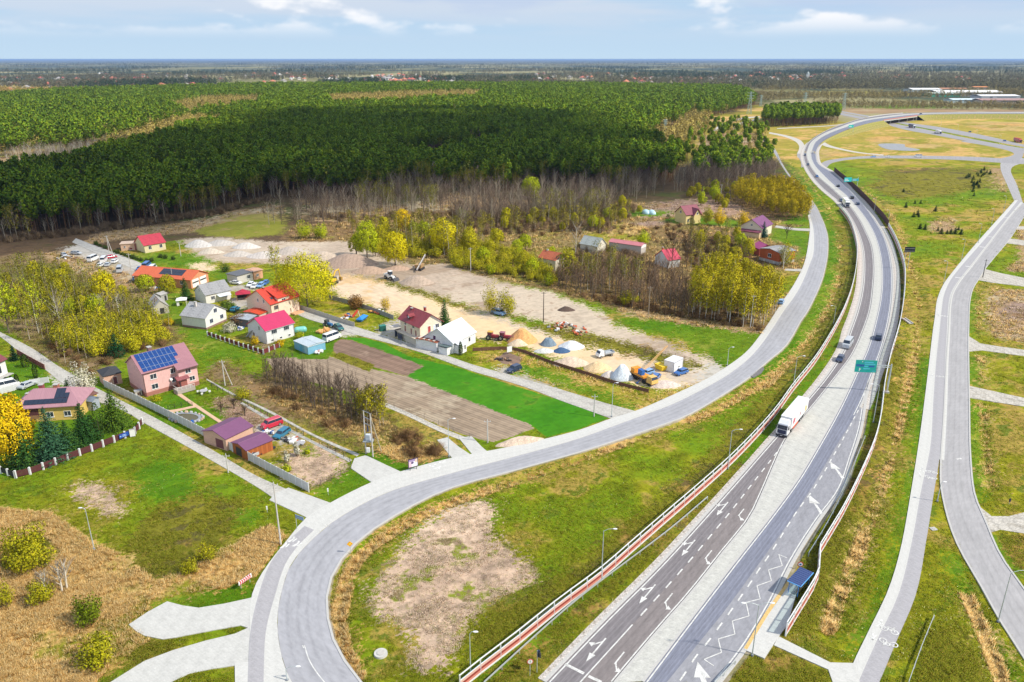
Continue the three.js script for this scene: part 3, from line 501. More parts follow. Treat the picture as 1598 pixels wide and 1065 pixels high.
// right of the main road
cover(C.meadow, [1165,1066,1240,960,1300,860,1345,760,1376,640,1400,520,1412,430,1392,350,1330,285,1300,254,1420,250,1560,255,1590,310,1460,460,1440,690,1400,870,1330,1040]);
cover(C.weedy, [1385,262,1545,262,1548,292,1480,305,1400,312,1352,290]);
cover(C.tan, [1448,346,1490,340,1492,360,1455,364]); cover(C.tan, [1545,262,1566,262,1570,300,1558,300]);
cover(C.reed, [1340,290,1380,325,1403,360,1418,405,1430,450,1434,500,1428,545,1416,600,1402,660,1384,740,1360,800,1335,870,1305,940,1292,985],2.3);
cover(C.weedy, [1402,540,1390,610,1372,690,1340,770,1300,850,1272,920,1240,985],5);
cover(C.lush, [1450,560,1440,660,1424,745,1400,840,1372,930,1330,1028],2.4);
cover(C.darkGreen, [1395,545,1404,500,1407,450,1404,410,1390,370,1368,335,1346,305],1.4);
cover(C.meadow, [1515,440,1620,452,1640,800,1560,800,1520,760,1513,620]);
cover(C.tan, [1545,450,1640,456,1640,540,1550,526,1540,490]); cover(C.pink, [1565,470,1640,474,1640,500,1572,498]);
cover(C.reed, [1526,448,1526,480,1527,520],3); cover(C.reed, [1530,556,1532,612],2.6); cover(C.reed, [1534,630,1536,690,1545,760],2.6);
cover(C.lush, [1516,440,1516,520],3); cover(C.lush, [1518,556,1518,600],2.5); cover(C.lush, [1519,630,1522,720,1532,780],2.5);
cover(C.tan, [1588,358,1640,350,1640,428,1572,424,1590,400]);
cover(C.meadow, [1468,780,1486,835,1540,930,1620,1060,1640,1100,1360,1100,1440,900]);
cover(C.lush, [1480,860,1510,930,1545,1000,1600,1080],3); cover(C.reed, [1508,925,1530,975,1548,1020,1570,1080],2.2);
cover(C.weedy, [1450,985,1500,980,1530,1030,1540,1080,1425,1080]);
cover(C.weedy, [1130,1066,1175,1018,1205,1015,1290,1050,1300,1080,1130,1080]);
cover(C.weedy, [1556,835,1640,838,1640,900,1600,900]); cover(C.lush, [1545,833,1562,862,1600,905],2);
// the interchange
cover(C.inter, [1180,204,1240,196,1330,190,1450,176,1640,170,1640,242,1560,247,1330,248,1290,256,1240,262,1200,232]);
cover(C.reed, [1352,216,1380,212,1440,216,1490,232,1470,238,1380,238]); cover(C.reed, [1282,232,1320,238,1350,242,1300,246,1280,250]);
cover(C.reed, [1480,190,1640,182,1640,206,1540,204]); cover(C.lush, [1380,190,1420,196,1500,212,1640,240],5);
cover(C.lush, [1330,165,1480,164,1480,168,1330,170]); cover(C.tan, [1310,168,1480,170,1640,172,1640,176,1310,178]); cover(C.glade, [1240,145,1330,143,1480,146,1480,150,1240,149]);
cover(C.inter, [1062,262,1030,236,1060,212,1090,188,1130,180,1190,164,1250,166,1240,200,1222,246,1195,258,1120,250]); cover(C.tan, [1090,214,1140,206,1190,208,1200,226,1150,234,1090,236]);
cover(C.tan, [1000,224,1030,205,1062,196,1082,176,1090,180,1078,200,1040,218,1010,228]);
for (const p of YARDS) cover(C.gravel, p);
for (const p of PAVED) COVER.push([C.paved, p]);

function fill(map, W, Hh, x0, z0, sx, sz, poly, id) {        // even-odd scanline
  let a=1e9, b=-1e9; for (const p of poly) { a=Math.min(a, p[1]); b=Math.max(b, p[1]); }
  const j0=Math.max(0, Math.ceil((a - z0) / sz - 0.5)), j1=Math.min(Hh - 1, Math.floor((b - z0) / sz - 0.5));
  for (let j=j0; j <= j1; j++) {
    const z=z0+(j+0.5)*sz, xs=[];
    for (let i=0, k=poly.length - 1; i<poly.length; k=i++) { const p=poly[i], q=poly[k]; if ((p[1]>z) !== (q[1]>z)) xs.push(p[0]+(q[0] - p[0])*(z - p[1]) / (q[1] - p[1])); }
    xs.sort((m, n)=>m - n);
    for (let i=0; i+1<xs.length; i += 2) { const i0=Math.max(0, Math.ceil((xs[i] - x0) / sx - 0.5)), i1=Math.min(W - 1, Math.floor((xs[i+1] - x0) / sx - 0.5)); for (let m=i0; m <= i1; m++) map[j*W+m]=id; }
  }
}
const furrow=(()=>{ const a=G(540,566), b=G(834,669), l=Math.hypot(b[0] - a[0], b[1] - a[1]); return [-(b[1] - a[1]) / l, (b[0] - a[0]) / l]; })();
// zones: x from, z from (far side), metres across, metres deep, texels, wobble of the borders
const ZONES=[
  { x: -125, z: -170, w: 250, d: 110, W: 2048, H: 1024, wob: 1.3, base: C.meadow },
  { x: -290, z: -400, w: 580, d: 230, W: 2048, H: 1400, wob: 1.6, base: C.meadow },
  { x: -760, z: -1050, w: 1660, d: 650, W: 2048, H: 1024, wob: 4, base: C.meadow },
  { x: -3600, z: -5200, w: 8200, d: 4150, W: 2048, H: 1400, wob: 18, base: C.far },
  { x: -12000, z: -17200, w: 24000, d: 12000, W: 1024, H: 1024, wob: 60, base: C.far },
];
function classIn(zo, x, z) { const i=Math.floor((x - zo.x) / zo.w*zo.W), j=Math.floor((z - zo.z) / zo.d*zo.H); return i<0 || j<0 || i >= zo.W || j >= zo.H?-1 : zo.map[j*zo.W+i]; }
function coverAt(x, z) { for (const zo of ZONES) { const c=classIn(zo, x, z); if (c >= 0) return c; } return C.far; }
function groundColour(id, x, z, far) {
  const p=PAL[id], big=N(x*1.7+100, z*1.7+50), mid=N(x*7+300, z*7+620), fine=N(x*29+17, z*29+411), tiny=N(x*83+5, z*83+210);
  let t=smooth(0.36,0.64, big*0.6+mid*0.4), r=lerp(p.a[0], p.b[0], t), g=lerp(p.a[1], p.b[1], t), b=lerp(p.a[2], p.b[2], t);
  t=smooth(p.patch - 0.03, p.patch+0.09, id===C.dead?fine*0.65+mid*0.35 : mid*0.5+big*0.2+fine*0.3); r=lerp(r, p.c[0], t); g=lerp(g, p.c[1], t); b=lerp(b, p.c[2], t);
  t=far?0 : smooth(p.fleck - 0.02, p.fleck+0.12, fine*0.6+tiny*0.4)*0.85; r=lerp(r, p.d[0], t); g=lerp(g, p.d[1], t); b=lerp(b, p.d[2], t);
  let k=1+p.grain*((fine - 0.5)*0.7+(tiny - 0.5)*0.9);
  if (id===C.soil || id===C.soilDark) { const q=x*furrow[0]+z*furrow[1]; k *= 1+0.13*Math.sin(q*6.9+mid*2)+0.10*Math.sin(q*2.3+big*5); }
  if (id===C.gravelSand || id===C.sand) { const q=x*furrow[0]+z*furrow[1]+big*9; k *= 1+0.05*Math.sin(q*2.1+mid*7+big*30)*smooth(0.45,0.65, big); }
  return [r*k, g*k, b*k];
}
// hollows: ditches beside the roads and unevenness of the rough ground
const DITCH=[[[560,1060,530,1000,532,940,560,870,620,826,700,786,800,752,920,712,1010,677,1110,642,1190,600],0.7,1.7],[[1190,600,1240,555,1278,505,1300,460,1311,420],0.9,2.6],[[1418,405,1430,450,1434,500,1428,545,1416,600,1402,660,1384,740,1360,800,1335,870,1305,940,1292,985],0.9,2.6],[[1534,640,1536,690,1545,760],0.7,1.6],[[1508,925,1530,975,1548,1020,1570,1080],0.6,1.6]].map(([a, d, w])=>({ p: curve(path(a), 60), d, w }));
function heightAt(x, z) {
  if (z<-400) return 0;
  const c=coverAt(x, z);
  let h=c===C.paved?-0.03 : -0.03 - 0.16*N(x*9+60, z*9)*(c===C.crop || c===C.soil || c===C.soilDark || c===C.sand || c===C.gravelSand?0.3 : 1);
  for (const q of DITCH) { let m=1e9; for (const p of q.p) { const e=(p[0] - x) ** 2+(p[1] - z) ** 2; if (e<m) m=e; } if (m<25) h -= q.d*Math.exp(-m / (q.w*q.w*0.45)); }
  return h;
}
const HG={};                                               // heights on a half-metre lattice, as asked for
function heightAtFast(x, z) { const a=Math.round(x*2), b=Math.round(z*2), k=a*100003+b; return HG[k] ??= heightAt(x, z); }
{
  const mats=[], geos=[];
  ZONES.forEach((zo, zi)=>{
    const { W, H: Hh }=zo, sx=zo.w / W, sz=zo.d / Hh, m0=new Uint8Array(W*Hh).fill(zo.base);
    for (const [id, poly] of COVER) fill(m0, W, Hh, zo.x, zo.z, sx, sz, poly, id);
    zo.map=m0;
    const px=new Uint8Array(W*Hh*4);
    for (let j=0; j<Hh; j++) for (let i=0; i<W; i++) {
      const x=zo.x+(i+0.5)*sx, z=zo.z+(j+0.5)*sz;
      let id=m0[j*W+i];
      if (id !== C.paved) {                                   // borders between covers wander, as they do between plants
        const tilled=id===C.soil || id===C.soilDark || id===C.crop; let k=zo.wob / sx*(tilled?0.15 : 1); const dx=(N(x*21 / zo.wob+9, z*21 / zo.wob+40) - 0.5)*2.4+(N(x*90 / zo.wob, z*90 / zo.wob+77) - 0.5)*1.0+(N(x*311 / zo.wob+3, z*311 / zo.wob) - 0.5)*5, dz=(N(x*21 / zo.wob+509, z*21 / zo.wob+340) - 0.5)*2.4+(N(x*90 / zo.wob+50, z*90 / zo.wob+570) - 0.5)*1.0+(N(x*311 / zo.wob+703, z*311 / zo.wob+350) - 0.5)*5;
        const q=m0[clamp(Math.round(j+dz*k*sx / sz), 0, Hh - 1)*W+clamp(Math.round(i+dx*k), 0, W - 1)]; if (q !== C.paved&&(tilled || !(q===C.soil || q===C.soilDark || q===C.crop))) id=q;
      }
      const f=zi<2?1 : zi===2?0.35 : zi===3?0.06 : 0.022;
      let c=groundColour(id, x*f, z*f, zi>2);
      if (id===C.far) {                                     // fields and woods in blocks, beyond where plants can be told apart
        const u=N(x*0.10+30, z*0.05+90), v=N(x*0.33+330, z*0.16+190);
        const w=smooth(0.44,0.54, u*0.6+v*0.4); c=[lerp(0.055, c[0], w), lerp(0.075, c[1], w), lerp(0.045, c[2], w)];
        const s=smooth(0.62,0.68, v); c=[lerp(c[0],0.30, s), lerp(c[1],0.27, s), lerp(c[2],0.13, s)];
      }
      const k=(j*W+i)*4; px[k]=S8(c[0]); px[k+1]=S8(c[1]); px[k+2]=S8(c[2]); px[k+3]=255;
    }
    const t=new THREE.DataTexture(px, W, Hh); t.colorSpace=THREE.SRGBColorSpace; t.magFilter=THREE.LinearFilter; t.wrapS=t.wrapT=THREE.ClampToEdgeWrapping; t.needsUpdate=true;
    mats.push(new THREE.MeshPhysicalMaterial({ map: t, roughness: 1, specularIntensity: 0.25 }));
  });
  ZONES.forEach((zo, zi)=>{
    const nx=[250,290,60,60,40][zi], nz=[110,115,40,40,40][zi], pos=[], uv=[], idx=[], drop=[0,0,0,0,0][zi];
    for (let j=0; j <= nz; j++) for (let i=0; i <= nx; i++) {
      const x=zo.x+zo.w*i / nx, z=zo.z+zo.d*j / nz, rim=i===0 || j===0 || i===nx || j===nz;
      pos.push(x, zi<2&&!rim?heightAt(x, z) : -0.03 - drop, z); uv.push(i / nx, j / nz);
    }
    for (let j=0; j<nz; j++) for (let i=0; i<nx; i++) { const a=j*(nx+1)+i, b=a+1, c=a+nx+1, d=c+1; idx.push(a, c, b, b, c, d); }
    const g=new THREE.BufferGeometry(); g.setAttribute('position', new THREE.Float32BufferAttribute(pos, 3)); g.setAttribute('uv', new THREE.Float32BufferAttribute(uv, 2)); g.setIndex(idx); g.computeVertexNormals(); geos.push(g);
  });
  // the country beyond: the same sheet, out to the horizon and round behind the camera, lying a little lower
  const g=new THREE.PlaneGeometry(130000,130000,8,8); g.rotateX(-Math.PI / 2); g.translate(0,-1.4,0);
  geos.push(g);
  mats.push(new THREE.MeshStandardMaterial({ map: texture(512,512, (u, v, x, y)=>{ const a=N(x*2, y*2+9), b=N(x*8+40, y*8); const w=smooth(0.4,0.62, a*0.6+b*0.4); return [lerp(0.05,0.13, w), lerp(0.062,0.12, w), lerp(0.034,0.05, w)]; }, 9,9), roughness: 1 }));
  const ground=new THREE.Mesh(mergeGeometries(geos, true), mats);
  addTop(ground, 'ground', null, null, null, 'structure');
}
// ---------- houses ----------
const plaster=texture(256,256, (u, v, x, y)=>{ const k=0.93+0.10*(N(x*4, y*4+50) - 0.5)+0.09*(N(x*16, y*16) - 0.5) - 0.10*smooth(0.62,0.8, N(x*4+400, y*8)); return [k, k, k]; }, 1 / 5,1 / 5);
const courses=texture(256,256, (u, v, x, y)=>{ const c=Math.floor(v*8), f=v*8 - c, r=u*16 - Math.floor(u*16), k=0.80+0.30*NB(Math.floor(u*16)*71+c*37, c*90) - 0.30*(f<0.16?1 : 0) - 0.16*(r<0.18?1 : 0)+0.25*(N(x*4+55, y*4) - 0.5); return [k, k, k]; }, 1 / 2.8,1 / 2.8);
const sheets=texture(256,256, (u, v, x, y)=>{ const r=u*10 - Math.floor(u*10), k=0.90 - 0.16*(r<0.12?1 : 0)+0.08*(N(x*3, y*12) - 0.5)+0.14*(N(x*4+90, y*4+30) - 0.5); return [k, k, k]; }, 1 / 4,1 / 4);
const oldSheets=texture(256,256, (u, v, x, y)=>{ const r=u*20 - Math.floor(u*20), k=0.85 - 0.10*(r<0.3?1 : 0)+0.5*(N(x*4, y*8) - 0.5)+0.3*(N(x*16+90, y*16+30) - 0.5) - 0.12*(v*3 % 1<0.06?1 : 0); return [k, k, k]; }, 1 / 4,1 / 4);
const brickTone=texture(256,256, (u, v, x, y)=>{ const c=Math.floor(v*20), f=v*20 - c, q=u*8+(c & 1)*0.5, r=q - Math.floor(q); const m=f<0.12 || r<0.05; const k=0.8+0.5*(N(Math.floor(q)*97+11, c*61) - 0.5); return m?[1.0,1.25,1.5] : [k, k, k]; }, 1 / 2,1 / 2);
const wallOf=(r, g, b)=>new THREE.MeshStandardMaterial({ color: lin(r, g, b), map: plaster, roughness: 0.9 });
const roofOf=(r, g, b, map=courses, rough=0.6)=>new THREE.MeshStandardMaterial({ color: lin(r, g, b), map, roughness: rough });
const GLASS=new THREE.MeshStandardMaterial({ color: lin(0.035,0.045,0.065), roughness: 0.12, metalness: 0.0 });
const WHITE=mat(0.78,0.78,0.77,0.6), DARKTRIM=mat(0.10,0.035,0.04,0.6), STEEL=mat(0.50,0.53,0.56,0.45, { metalness: 0.5 }), TIMBER=mat(0.28,0.15,0.07,0.8), BRICKRED=mat(0.30,0.08,0.045,0.85), DARK=mat(0.03,0.03,0.035,0.7), CONC=wallOf(0.45,0.44,0.42);
const PANEL=new THREE.MeshStandardMaterial({ color: lin(0.012,0.055,0.22), roughness: 0.22, metalness: 0.1 }), PANELDARK=new THREE.MeshStandardMaterial({ color: lin(0.022,0.03,0.055), roughness: 0.25 }), PANELEDGE=mat(0.35,0.42,0.52,0.5);
function metricUV(g, w, h) { const a=g.attributes.uv; for (let i=0; i<a.count; i++) a.setXY(i, a.getX(i)*w, a.getY(i)*h); return g; }
function shapeGeo(pts, depth) { const g=new THREE.ExtrudeGeometry(new THREE.Shape(pts.map(p=>new THREE.Vector2(p[0], p[1]))), { depth, bevelEnabled: false }); return g; }
// a building from its near corner A, right corner B, left/back corner C (photo points at height ref); ridge along u (A-B) or v
function house(o) {
  const A=G(...o.A, o.ref || 0), B=G(...o.B, o.ref || 0), Cc=G(...o.C, o.ref || 0);
  const ux=B[0] - A[0], uz=B[1] - A[1], w=o.w || Math.hypot(ux, uz), th=o.turn ?? Math.atan2(-uz, ux), d=o.d || Math.abs((Cc[0] - A[0])*-Math.sin(th)+(Cc[1] - A[1])*-Math.cos(th));
  const g=thing(o.name, o.label, o.category || 'house', [A[0],0, A[1]], th, o.group);
  const H={ g, w, d, o, eave: o.eave, ridge: o.ridge, axis: o.axis || 'u', over: o.over ?? 0.35 };
  body(H, 0, w, -d, 0, o.eave, o.ridge, H.axis, o.wall, o.roof, o.hip);
  if (o.plinth) part('plinth', [box(w+0.08, o.plinth[0], d+0.08, w / 2,0,-d / 2)], o.plinth[1], g);
  return H;
}
// walls and roof of a block x0..x1, z0..z1 in the house's frame
function body(H, x0, x1, z0, z1, eave, ridge, axis, wall, roof, hip, base=-0.3) {
  const { g, over }=H, w=x1 - x0, d=z1 - z0, flat=ridge <= eave+0.01;
  let wg;
  if (hip || flat) wg=box(w, eave - base, d, (x0+x1) / 2, base, (z0+z1) / 2);
  else if (axis==='u') { wg=shapeGeo([[0, base],[d, base],[d, eave],[d / 2, ridge],[0, eave]], w); wg.rotateY(Math.PI / 2); wg.translate(x0,0, z1); }
  else { wg=shapeGeo([[0, base],[w, base],[w, eave],[w / 2, ridge],[0, eave]], d); wg.translate(x0,0, z0); }
  if (hip || flat) metricUV(wg, 5,3);
  part('wall', wg, wall, g);
  const t=0.14, rs=[];
  if (hip) {
    const e=over, y0=eave, r=Math.min(w, d) / 2*(hip===true?1 : hip), X0=x0 - e, X1=x1+e, Z0=z0 - e, Z1=z1+e, long=w >= d;
    const p=[[X0, y0, Z1],[X1, y0, Z1],[X1, y0, Z0],[X0, y0, Z0]], q=long?[[X0+r, ridge, (Z0+Z1) / 2],[X1 - r, ridge, (Z0+Z1) / 2]] : [[(X0+X1) / 2, ridge, Z1 - r],[(X0+X1) / 2, ridge, Z0+r]];
    const faces=long?[[p[0], p[1], q[1], q[0]],[p[1], p[2], q[1]],[p[2], p[3], q[0], q[1]],[p[3], p[0], q[0]]] : [[p[0], p[1], q[0]],[p[1], p[2], q[1], q[0]],[p[2], p[3], q[1]],[p[3], p[0], q[0], q[1]]];
    const pos=[], uv=[];
    for (const f of faces) for (let i=1; i+1<f.length; i++) for (const v of [f[0], f[i], f[i+1]]) { pos.push(...v); const a=Math.abs(f[1][0] - f[0][0])>Math.abs(f[1][2] - f[0][2]); uv.push(a?v[0] : v[2], v[1]*2+(a?v[2] : v[0])); }
    for (const v of [p[0], p[3], p[2], p[0], p[2], p[1]]) { pos.push(v[0], y0 - 0.16, v[2]); uv.push(v[0], v[2]); }
    for (let i=0; i<4; i++) { const a=p[i], b=p[(i+1) % 4]; for (const v of [[a, 0],[a, 1],[b, 0],[b, 0],[a, 1],[b, 1]]) { pos.push(v[0][0], y0 - 0.16*v[1], v[0][2]); uv.push(0,0); } }
    const bg=new THREE.BufferGeometry(); bg.setAttribute('position', new THREE.Float32BufferAttribute(pos, 3)); bg.setAttribute('uv', new THREE.Float32BufferAttribute(uv, 2)); bg.computeVertexNormals(); rs.push(bg);
  } else if (flat) rs.push(metricUV(box(w+over*2,0.22, d+over*2, (x0+x1) / 2, eave, (z0+z1) / 2), w, d));
  else {
    const half=(axis==='u'?d : w) / 2, run=half+over, k=(ridge - eave) / half, len=(axis==='u'?w : d)+over*2, sl=Math.hypot(run, run*k), a=Math.atan(k);
    for (const s of [1,-1]) {
      const b=metricUV(new THREE.BoxGeometry(len, t, sl), len, sl); b.translate(0, t / 2+0.02, sl / 2); b.rotateX(a); if (s<0) b.rotateY(Math.PI);
      b.translate(0, ridge, 0); if (axis==='v') b.rotateY(Math.PI / 2); b.translate((x0+x1) / 2,0, (z0+z1) / 2); rs.push(b);
    }
    const cap=new THREE.CylinderGeometry(0.13,0.13, len, 6); cap.rotateZ(Math.PI / 2); cap.translate(0, ridge+0.12,0); if (axis==='v') cap.rotateY(Math.PI / 2); cap.translate((x0+x1) / 2,0, (z0+z1) / 2); rs.push(cap);
  }
  const r=part('roof', rs, roof, g);
  (H.roofs ||= []).push({ r, x0, x1, z0, z1, eave, ridge, axis }); if (H.roof===undefined) H.roof=r;
  return r;
}
// a window or door on a wall: face, place along it from the near corner, height of its foot
function opening(H, face, s, y, w, h, opt={}) {
  const { g }=H, z1=opt.z ?? 0, x0=opt.x ?? 0;
  const place=geo=>{ if (face==='front') geo.translate(s, y, z1); else if (face==='left') { geo.rotateY(-Math.PI / 2); geo.translate(x0, y, z1 - s); } else if (face==='right') { geo.rotateY(Math.PI / 2); geo.translate(opt.x ?? H.w, y, z1 - s); } return geo; };
  const kind=opt.kind || 'window';
  const pane=part(kind, place(box(w, h, 0.05,0,0,0.005)), opt.mat || GLASS, g, opt.label);
  const f=0.07, fr=[box(w+f*2, f, 0.1,0, h, 0.03), box(f, h, 0.1,-w / 2 - f / 2,0,0.03), box(f, h, 0.1, w / 2+f / 2,0,0.03)];
  if (kind==='window') { fr.push(box(w+f*2, f, 0.1,0,-f, 0.03)); const n=opt.sash ?? 2; for (let i=1; i<n; i++) fr.push(box(f, h, 0.09,-w / 2+w*i / n, 0,0.03)); }
  const frame=part('frame', mergeAll(fr.map(place)), opt.frame || WHITE, pane);
  if (kind==='window') part('sill', place(box(w+0.3,0.05,0.16,0,-f - 0.05,0.08)), opt.sill || WHITE, pane);
  else part('handle', place(box(0.05,0.05,0.06, w / 2 - 0.12, h*0.48,0.06)), STEEL, pane);
  return pane;
}
// something lying on the near slope of roof i: s along the ridge, t up the slope in metres from the eave
function onRoof(H, i, side, s, t, w, l, m, name, parent, thick=0.06) {
  const q=H.roofs[i], half=(q.axis==='u'?q.z1 - q.z0 : q.x1 - q.x0) / 2, k=(q.ridge - q.eave) / half, a=Math.atan(k);
  const b=new THREE.BoxGeometry(w, thick, l); b.translate(s, 0.18+thick / 2,-t - l / 2); b.rotateX(a);
  if (q.axis==='u') { b.translate(0, q.eave, 0); if (side<0) { b.rotateY(Math.PI); b.translate(q.x0+q.x1,0,0); b.translate(0,0, q.z0); } else b.translate(q.x0*0,0, q.z1); }
  else { b.rotateY(side>0?Math.PI / 2 : -Math.PI / 2); b.translate(side>0?q.x1 : q.x0, q.eave, 0); }   // s counts back from the near gable (negative on the left slope)
  return part(name, b, m, parent || H.g);
}
function chimney(H, x, z, y0, h, m=BRICKRED, s=0.55) { const c=part('chimney', [box(s, h, s*1.3, x, y0, z)], m, H.roof); part('chimney_cap', [box(s+0.2,0.12, s*1.3+0.2, x, y0+h, z)], CONC, H.g); return c; }
function gutters(H, m=DARKTRIM) { const { w, d, eave, g, over }=H; if (H.axis !== 'u') return; part('gutter', [box(w+over*2,0.12,0.14, w / 2, eave - 0.28, over - 0.02)], m, g); for (const x of [0.1, w - 0.1]) part('downpipe', [cyl(0.06,0.06, eave, 8, x, 0,0.08)], m, g); }

// pink house with the blue panels
{
  const wall=wallOf(0.78,0.47,0.45), roof=roofOf(0.36,0.17,0.20, sheets, 0.5);
  const H=house({ name: 'house', label: 'pink two-storey house with blue solar panels covering most of its mauve roof', A: [228,619.5], B: [309,596], C: [198,602], w: 13.0, d: 10.2, eave: 6.4, ridge: 9.6, axis: 'u', wall, roof, plinth: [1.0, mat(0.36,0.15,0.12,0.9)] });
  const w=H.w; gutters(H);
  // the wing steps forward under a lengthened slope
  const x0=w - 5.0; part('wing_wall', [box(4.9,5.7,1.9, x0+2.45,-0.2,0.95)], wall, H.g); part('plinth', [box(4.96,1.0,1.96, x0+2.45,0,0.97)], mat(0.36,0.15,0.12,0.9), H.g);
  { const k=3.2 / 5.3, a=Math.atan(k), l=2.8, b=metricUV(new THREE.BoxGeometry(5.5,0.14, l), 5.5, l); b.translate(x0+2.4,0.09, l / 2); b.rotateX(a*0.72); b.translate(0,6.52,-0.1); part('roof', b, roof, H.g); part('gutter', [box(5.5,0.12,0.14, x0+2.4,4.95,2.25)], DARKTRIM, H.g); }
  for (const [s, y, n] of [[2.5,1.5,2],[2.5,4.2,2],[7.6,1.9,2],[7.6,4.3,2]]) opening(H, 'front', s, y, 1.5,1.25, { sash: n });
  for (const [s, y] of [[w - 2.5,4.0],[w - 1.7,1.7]]) opening(H, 'front', s, y, 1.3,1.1, { z: 1.9 });
  part('satellite_dish', [cyl(0.42,0.34,0.08,16).rotateX(1.2).translate(6.6,2.9,0.35), bar([6.6,2.8,0],[6.6,2.9,0.3],0.03)], WHITE, H.g);
  const p=part('porch_roof', [box(3.2,0.14,1.9).rotateX(0.28).translate(x0+0.6,3.25,2.4)], roofOf(0.30,0.10,0.11, courses), H.g); part('porch_wall', [box(1.6,2.4,0.12, x0+0.8,0.9,2.6), box(0.12,2.4,1.5, x0 - 0.4,0.9,1.5)], mat(0.30,0.10,0.08,0.85), p);
  part('terrace', [box(4.6,0.9,2.6, x0+0.4,0,3.2)], wallOf(0.4,0.36,0.32), H.g); part('railing', [box(4.6,0.06,0.06, x0+0.4,1.75,4.45), box(0.06,0.06,2.5, x0 - 1.85,1.75,3.2), ...[0,1,2,3,4].map(i=>box(0.05,0.85,0.05, x0 - 1.8+i*1.1,0.9,4.45))], WHITE, H.g);
  chimney(H, w*0.36,-5.9,8.6,2.0, mat(0.2,0.12,0.11,0.9), 0.9);
  const sl=Math.hypot(5.3,3.2), pw=1.06, pl=(sl - 0.3) / 5 - 0.06;
  for (let r=0; r<5; r++) for (let c=0; c<(r<2?8 : 9); c++) { const a=[0.35+pw / 2+c*(pw+0.03), 0.05+r*(pl+0.06)+(r>0)*0.06+(r>2)*0.08]; onRoof(H, 0,1,...a, pw, pl, PANEL, 'solar_panel'); if (c) onRoof(H, 0,1, a[0] - pw / 2 - 0.015, a[1],0.05, pl, PANELEDGE, 'panel_rail', null, 0.075); }
  { for (const t of [pl+0.08,3*pl+0.3]) onRoof(H, 0,1,0.35+4.9, t, 9.7,0.05, PANELEDGE, 'panel_rail', null, 0.05); }
}
// salmon outbuilding
{
  const H=house({ name: 'outbuilding', label: 'small salmon outbuilding with a black hipped roof beside the pink house', category: 'outbuilding', A: [164,604], B: [187,598.5], C: [147.4,597], w: 4.2, d: 5.2, eave: 3.0, ridge: 4.1, wall: wallOf(0.66,0.42,0.31), roof: roofOf(0.04,0.042,0.05, sheets, 0.7), hip: true, over: 0.25 });
  opening(H, 'front', 2.6,0.2,0.9,1.9, { kind: 'door', mat: mat(0.16,0.05,0.05) });
}
// the two garages with purple roofs
{
  const roof=roofOf(0.20,0.075,0.165, sheets, 0.55);
  const H=house({ name: 'garage', label: 'larger purple-roofed garage with salmon walls behind the pale fence', category: 'garage', A: [351.7,686.4], B: [393.3,666.2], C: [321.8,671.2], ref: 2.7, eave: 2.8, ridge: 3.9, axis: 'u', wall: wallOf(0.66,0.42,0.31), roof, over: 0.25 });
  part('gate', [box(0.06,2.1,2.4).translate(-0.02,0.1,-2.2)], mat(0.15,0.05,0.06), H.g);
  const K=house({ name: 'garage', label: 'lower purple-roofed garage with orange-brown plank walls, nearest the pale fence', category: 'garage', A: [384.3,703.9], B: [424.3,687.6], C: [358.4,692], ref: 2.3, d: 5.6, eave: 2.35, ridge: 3.0, axis: 'u', wall: new THREE.MeshStandardMaterial({ color: lin(0.36,0.11,0.025), map: sheets, roughness: 0.8 }), roof, over: 0.25 });
  for (let i=0; i<11; i++) part('plank', [box(K.w / 11 - 0.03,2.2,0.03, (i+0.5)*K.w / 11,0,0.02)],[mat(0.40,0.12,0.03), mat(0.33,0.095,0.024)][i & 1], K.g);
  part('gate', [box(0.06,1.9,2.2).translate(-0.02,0.05,-3.2)], DARK, K.g);
}
